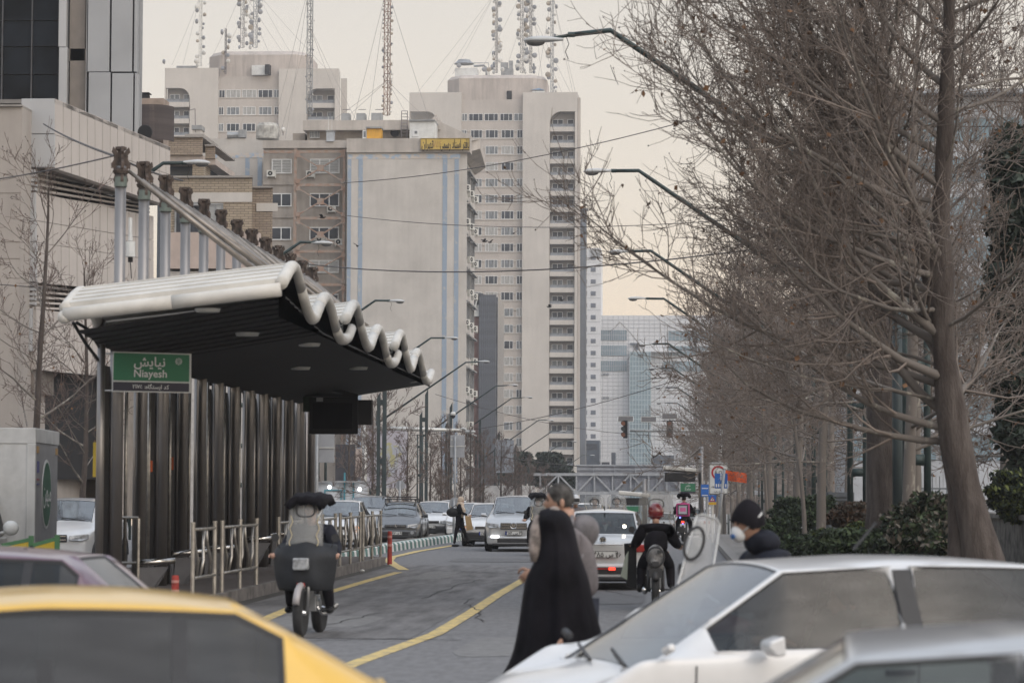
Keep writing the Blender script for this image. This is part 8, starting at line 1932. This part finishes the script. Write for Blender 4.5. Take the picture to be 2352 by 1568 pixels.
# ================================================================== FAR BUS SHELTERS
def far_shelter(label, x0, x1, yt, yb, Y, sgn, txt, colx, cols, hh_=1.1):
    t = thing('bus_shelter', label, 'bus shelter', (P(colx, 1128, Y).x, Y, gz(Y)))
    m = MB(); a = P(x0, yb, Y); b = P(x1, yt, Y); m.slab([(a.x, Y, b.z), (b.x, Y, b.z - .12), (b.x, Y + 9, b.z - .12), (a.x, Y + 9, b.z)], (0, 0, .18)); m.build('roof', roof_w, t, bevel=.05)
    m = MB(); m.slab([(a.x + .1, Y + .1, a.z), (b.x - .1, Y + .1, a.z), (b.x - .1, Y + 9, a.z), (a.x + .1, Y + 9, a.z)], (0, 0, max(.05, b.z - a.z - .15))); m.build('soffit', soff, t)
    cx = P(colx, 1128, Y).x
    for i in range(cols):
        m = MB(); m.tube([(cx, Y + .5 + 1.6 * i, gz(Y)), (cx, Y + .5 + 1.6 * i, b.z + hh_)], .09, 8); m.build('column', steel, t, smooth=True)
        m = MB(); m.tube([(cx, Y + .5 + 1.6 * i, b.z + hh_ - .05), ((a.x + b.x) / 2 - .1 * (cx - a.x), Y + .9 + 1.6 * i, b.z + .1)], .04, 6); m.build('tie_rod', bronze, t)
    if sgn:
        X0, X1, Y0, Y1 = sgn; m = MB(); wbox(m, X0, X1, Y0, Y1, Y, -.12, -.06); o = m.build('name_sign', MATS['sign_green'], t); m = MB(); wbox(m, X0, X1, Y1 + .3, Y1 + 4, Y, -.12, -.06); m.build('sign_strip', MATS['sign_navy'], t)
        h = (Y1 - Y0) * Y / FPX
        if txt: text(txt[0], h * .42, P((X0 + X1) / 2, Y0 + (Y1 - Y0) * .27, Y - .14), t, lw, ext=.002, fa=True); text(txt[1], h * .40, P((X0 + X1) / 2, Y0 + (Y1 - Y0) * .72, Y - .14), t, lw, ext=.002)
    return t
far_shelter('distant shelter with the green Zafar sign at the right kerb, under its raised tie rods', 1522, 1602, 1078, 1104, 128, (1563, 1597, 1110, 1128), ('ظفر', 'Zafar'), 1612, 5)
far_shelter('small distant shelter with cream roof and dark underside beyond the red-helmeted rider', 1420, 1490, 1136, 1160, 118, (1436, 1470, 1162, 1174), None, 1480, 3, .7)
# ================================================================== LEFT VERGE: kiosk, hoardings, utility posts
teal = M('teal_trim', (.06, .24, .30), .6); kw = M('kiosk_white', (.50, .52, .55), .7, var=.1)
kk = thing('kiosk', 'small white kiosk with teal trim behind the far railing', 'kiosk', P(780, 1150, 125))
m = MB(); wbox(m, 728, 828, 1108, 1160, 125, 0, 3); m.build('wall', kw, kk); m = MB(); wbox(m, 725, 832, 1104, 1107.8, 125, -.3, 3.2); m.build('roof', steel_grey, kk)
m = MB(); wbox(m, 790, 794, 1085, 1150, 125, -.15, -.02); wbox(m, 810, 814, 1108, 1160, 125, -.06, -.01); wbox(m, 745, 785, 1124, 1127, 125, -.06, -.01); wbox(m, 745, 748, 1127, 1158, 125, -.06, -.01); wbox(m, 782, 785, 1127, 1158, 125, -.06, -.01); m.build('trim', teal, kk)
for x, y in ((757, 1118), (826, 1123)): m = MB(); m.ell(P(x, y, 124.6), (.09, .09, .09), 8, 6); m.build('lit_lamp', M('lit_bulb', (.9, .92, 1), .3, emit=((.95, .97, 1), 6)), kk)
hd = thing('hoarding', 'pale lilac advertising hoarding with faded yellow print behind bare branches', 'hoarding', P(890, 1120, 160))
m = MB(); wbox(m, 842, 937, 982, 1120, 160, 0, .15); m.build('panel', M('lilac_print', (.44, .42, .48), .7, col2=(.46, .46, .50), scale=.6), hd); m = MB(); c = P(893, 1055, 159.95); m.ell(c, (.55, .02, 1.0), 14, 10); m.ell(c + Vector((.5, 0, .5)), (.35, .018, .35), 12, 8); m.build('yellow_print', M('yellow_print', (.42, .40, .22), .8, col2=(.40, .42, .48), scale=2.5, thr=(.45, .55)), hd)
for x in (846, 932): m = MB(); wbox(m, x, x + 2, 1120, 1160, 160, .02, .12); m.build('leg', steel_grey, hd)
for i, (x0, x1, y0, y1, Y, mt, lb) in enumerate([(1138, 1180, 1010, 1075, 215, M('panel_bluegrey', (.24, .26, .29), .6), 'blue-grey sheet hoarding standing right of the dark finned building'), (1112, 1178, 1115, 1150, 200, M('pale_fence_wall', (.44, .43, .42), .9, var=.1), 'whitewashed wall behind branches below the blue-grey hoarding'), (770, 815, 1020, 1100, 150, M('dark_shed', (.05, .05, .06), .7), 'dark shed wall behind the white kiosk'), (815, 842, 1030, 1085, 155, M('pinkish_wall', (.50, .42, .38), .9), 'small pinkish wall right of the dark shed'), (1200, 1228, 1115, 1150, 240, MATS['pale_fence_wall'], 'short white wall piece far behind the silver crossover'), (560, 728, 900, 1160, 140, M('shade_wall', (.20, .19, .18), .9, var=.2), 'dull wall seen between the shelter columns')]):
    m = MB(); wbox(m, x0, x1, y0, y1 + 10, Y, 0, .4); wbox(m, x0 + (x1 - x0) * .48, x0 + (x1 - x0) * .52, y0, y1 + 10, Y, -.05, -.001); tag(m.build('wall', mt), lb, 'wall')
twp = M('twin_post_green', (.03, .045, .048), .6, var=.2)
for i, (x, yt, Y, dx, dy) in enumerate([(884, 872, 112, -14, 36), (980, 900, 138, -13, 50), (1036, 930, 160, -11, 44), (1103, 965, 190, -10, 40), (1146, 993, 220, -9, 36), (1184, 1022, 250, -8, 34), (1215, 1040, 280, -7, 30)]):
    t = thing('utility_post', 'twin dark green post, ' + ['nearest to the shelter screens', 'second from the shelter, before the striped wall', 'third, at the white dome camera', 'fourth, before the finned building', 'fifth, right of the blue-grey hoarding', 'sixth, before the left pine', 'farthest, between the two pines'][i], 'post', (P(x, 1128, Y).x, Y, gz(Y)), 0, 'twin utility posts on the left verge')
    a = P(x, yt, Y); m = MB(); m.prism([(a.x - .075, gz(Y)), (a.x + .075, gz(Y)), (a.x + .075, a.z + .15), (a.x - .075, a.z - .15)], Y - .1, Y + .1); m.build('tall_post', twp, t)
    b = P(x + dx, yt + dy, Y); m = MB(); m.prism([(b.x - .065, gz(Y)), (b.x + .065, gz(Y)), (b.x + .065, b.z + .12), (b.x - .065, b.z - .1)], Y - .1, Y + .1); m.build('short_post', twp, t)
    m = MB()
    for f in (.97, .55, .25): m.box(min(a.x, b.x), max(a.x, b.x), Y - .06, Y + .06, gz(Y) + (b.z - gz(Y)) * f - .22, gz(Y) + (b.z - gz(Y)) * f)
    m.build('spacer', twp, t)['kind'] = 'stuff'
# yellow-green barriers at lower left
yb_ = M('barrier_yellow', (.42, .30, .02), .6, var=.1); gb_ = M('barrier_green', (.04, .12, .05), .6)
for i, (x0, x1, lb) in enumerate([(4, 71, 'left one of two yellow slatted barriers with green frame'), (74, 131, 'right one of two yellow slatted barriers with green frame')]):
    Y = 37; a = P(x0, 1252 - 0 * i, Y); b = P(x1, 1238 - i * 2, Y); t = thing('barrier', lb, 'barrier', (a.x, Y, 0), 0, 'yellow slatted barriers')
    for k in range(12):
        x = a.x + (b.x - a.x) * (k + .3) / 12; z = a.z + (b.z - a.z) * k / 12; m = MB(); m.box(x, x + (b.x - a.x) / 15, Y, Y + .03, .15, z); m.build('slat', yb_, t)
    m = MB(); m.bar((a.x, Y + .02, a.z), (b.x, Y + .02, b.z), .05); m.bar((b.x, Y + .02, 0), (b.x, Y + .02, b.z + .05), .06); m.bar((a.x, Y + .02, 0), (a.x, Y + .02, a.z), .06); m.build('frame', gb_, t)
# ================================================================== RIGHT SIDE: cabinet, fence, pale building behind the trees
cbn = thing('utility_cabinet', 'blue-grey ribbed metal panel on a post behind the shrubs', 'cabinet', (P(1900, 1128, 80).x, 80, .14)); cg = M('cabinet_bluegrey', (.13, .145, .16), .5, var=.1)
m = MB(); wbox(m, 1896, 1962, 1130, 1215, 80, 0, .1); m.build('panel', cg, cbn)
for k in range(9): m = MB(); wbox(m, 1912, 1960, 1137 + 8 * k, 1141 + 8 * k, 80, -.06, 0); m.build('rib', cg, cbn)
m = MB(); wbox(m, 1903, 1911, 1128, 1262, 80, -.1, 0); m.build('post', cg, cbn); m = MB(); wbox(m, 1873, 1893, 1132, 1172, 80, .0, .3); m.build('box', cg, cbn)
fc = thing('fence', 'dark steel fence with pale upright bars left of the great trunk', 'fence', (P(2140, 1128, 64).x, 64, .14)); palem = M('pale_bar', (.36, .38, .40), .5)
for i in range(16):
    x = 2092 + 8.2 * i; m = MB(); wbox(m, x, x + 1.6, 1085 + (i % 3) * 4, 1215, 64 + i * .1, 0, .03); m.build('bar', palem if i % 2 else cg, fc)
m = MB(); wbox(m, 2088, 2222, 1120, 1123, 64, .05, .1); wbox(m, 2088, 2222, 1205, 1208, 64, .05, .1); m.build('rail', cg, fc)
for i, (x, Y, y0) in enumerate([(2048, 58, 300), (2088, 62, 480), (2060, 54, 700)]):
    m = MB(); p = P(x, y0, Y); m.tube([(p.x, Y, .14), (p.x, Y, p.z)], .10, 8); tag(m.build('steel_pole', twp, smooth=True), ['tall dark green pole inside the crown of the great tree, left one', 'dark green pole just right of the taller pole in the branches', 'shorter dark green pole standing before the thick dark trunk'][i], 'pole')
pbm = M('pale_block', (.42, .44, .47), .7, var=.06); bb2 = thing('office_building', 'pale glazed office block glimpsed behind the bare crowns at right', 'building', (P(2200, 1128, 150).x, 150, 0))
Yp = 150; m = MB(); wbox(m, 1955, 2600, 215, 1200, Yp, 1, 20); m.build('wall', pbm, bb2)
for k in range(9):
    for q_ in range(9):
        m = MB(); wbox(m, 1965 + 66 * q_, 2021 + 66 * q_, 265 + 92 * k, 320 + 92 * k, Yp, .9, .99); m.build('window', blueg, bb2)
m = MB(); wbox(m, 1940, 2620, 202, 214.5, Yp, 0, 20); m.build('cornice', pbm, bb2)
bb3 = thing('apartment_building', 'brownish low building behind the row of plane trees at right', 'building', (P(1760, 1128, 320).x, 320, gz(320))); m = MB(); wbox(m, 1640, 1955, 760, 1180, 320, 0, 20); m.build('wall', M('brownish_block', (.22, .19, .17), .9, var=.1), bb3)
for k in range(6):
    for q_ in range(8): m = MB(); wbox(m, 1655 + 36 * q_, 1676 + 36 * q_, 790 + 52 * k, 815 + 52 * k, 320, -.05, 0); m.build('window', pane_d, bb3)
tr_ = thing('thick_trunk_tree', 'thick dark tree trunk between the grey cabinet and the fence', 'tree', (P(2030, 1128, 56).x, 56, .14)); 
m = MB(); p = P(2030, 1128, 56); m.tube([(p.x, 56, .1), (p.x + .03, 56, 1.5), (p.x - .02, 56, 3.5), (p.x - .2, 56, 6.5)], [.50, .38, .33, .18], 14); m.build('trunk', bark_d, tr_, smooth=True)
for i in range(9):
    a = i * .7; z = 2.6 + .45 * i; m = MB(); m.tube([(p.x - .05, 56, z), (p.x + .9 * math.cos(a), 56 + .9 * math.sin(a), z + .7), (p.x + 2.0 * math.cos(a + .2), 56 + 2 * math.sin(a + .2), z + 1.8)], [.08, .05, .02], 6); m.build('limb', bark_d, tr_, smooth=True)
# litter and pigeons
for i, (x, y) in enumerate([(833, 1386 - 0), (834, 1353), (1310, 1344)][:2]):
    m = MB(); g = G(830 + 2 * i if i else 667, y - 40 * i + (0 if i else 14)); m.ell(g + Vector((0, 0, .03)), (.06, .05, .03), 7, 5); tag(m.build('crumpled_paper', white_m), ['crumpled white paper on the lane beside the near platform kerb', 'crumpled white scrap on the lane beside the far platform kerb'][i], 'litter')
for i, (x, y, Y) in enumerate([(740, 500, 140), (1112, 555, 240), (1125, 557, 240), (1180, 536, 250), (821, 565, 200), (1290, 690, 300), (1262, 705, 300)]):
    c = P(x, y, Y); s_ = Y / 300 + .2; t = thing('pigeon', ['flying pigeon in front of the beige wall left of the braces', 'pigeon flying left of its mate before the tower windows', 'pigeon flying right of its mate before the tower windows', 'pigeon flying near the tower balconies', 'pigeon flying before the left blue stripes', 'upper pigeon of two before the blank tower wall', 'lower pigeon of two before the blank tower wall'][i], 'bird', c, .5 * i)
    m = MB(); m.ell((0, 0, 0), (.22 * s_, .08 * s_, .07 * s_), 10, 6); m.ell((.22 * s_, 0, .05 * s_), (.06 * s_, .05 * s_, .05 * s_), 8, 6); m.add([(-.2 * s_, -.05, 0), (-.2 * s_, .05, 0), (-.42 * s_, .1 * s_, -.01), (-.42 * s_, -.1 * s_, -.01)], [(0, 1, 2, 3)])
    for sd in (1, -1): m.add([(.1 * s_, 0, .03), (-.12 * s_, 0, .03), (-.2 * s_, sd * .38 * s_, .22 * s_), (.02 * s_, sd * .40 * s_, .24 * s_)], [(0, 1, 2, 3)])
    m.build('body', hair_b, t, world=False)

# ================================================================== HAZE
hz = bpy.data.materials.new('haze'); hz.use_nodes = True; _t = hz.node_tree; _t.nodes.clear()
_o = _t.nodes.new('ShaderNodeOutputMaterial'); _v = _t.nodes.new('ShaderNodeVolumePrincipled')
_v.inputs['Density Attribute'].default_value = ''; _v.inputs['Temperature Attribute'].default_value = ''; _v.inputs['Color Attribute'].default_value = ''
_v.inputs['Density'].default_value = HAZE; _v.inputs['Color'].default_value = (.90, .91, .94, 1); _v.inputs['Anisotropy'].default_value = .2
_t.links.new(_v.outputs[0], _o.inputs['Volume'])
m = MB(); m.box(-305, 305, -45, 965, -16, 112); o = m.build('haze', hz); o['kind'] = 'stuff'
# lettering becomes plain mesh, all in one pass
bpy.context.view_layer.update(); _dg = bpy.context.evaluated_depsgraph_get()
_cv = [o for o in bpy.data.objects if o.type == 'FONT']
_me = [bpy.data.meshes.new_from_object(o.evaluated_get(_dg)) for o in _cv]
for o, me in zip(_cv, _me):
    n = link('lettering', me, o.parent, o.location, o.rotation_euler, o.scale)
    nm = o.name; bpy.data.objects.remove(o)
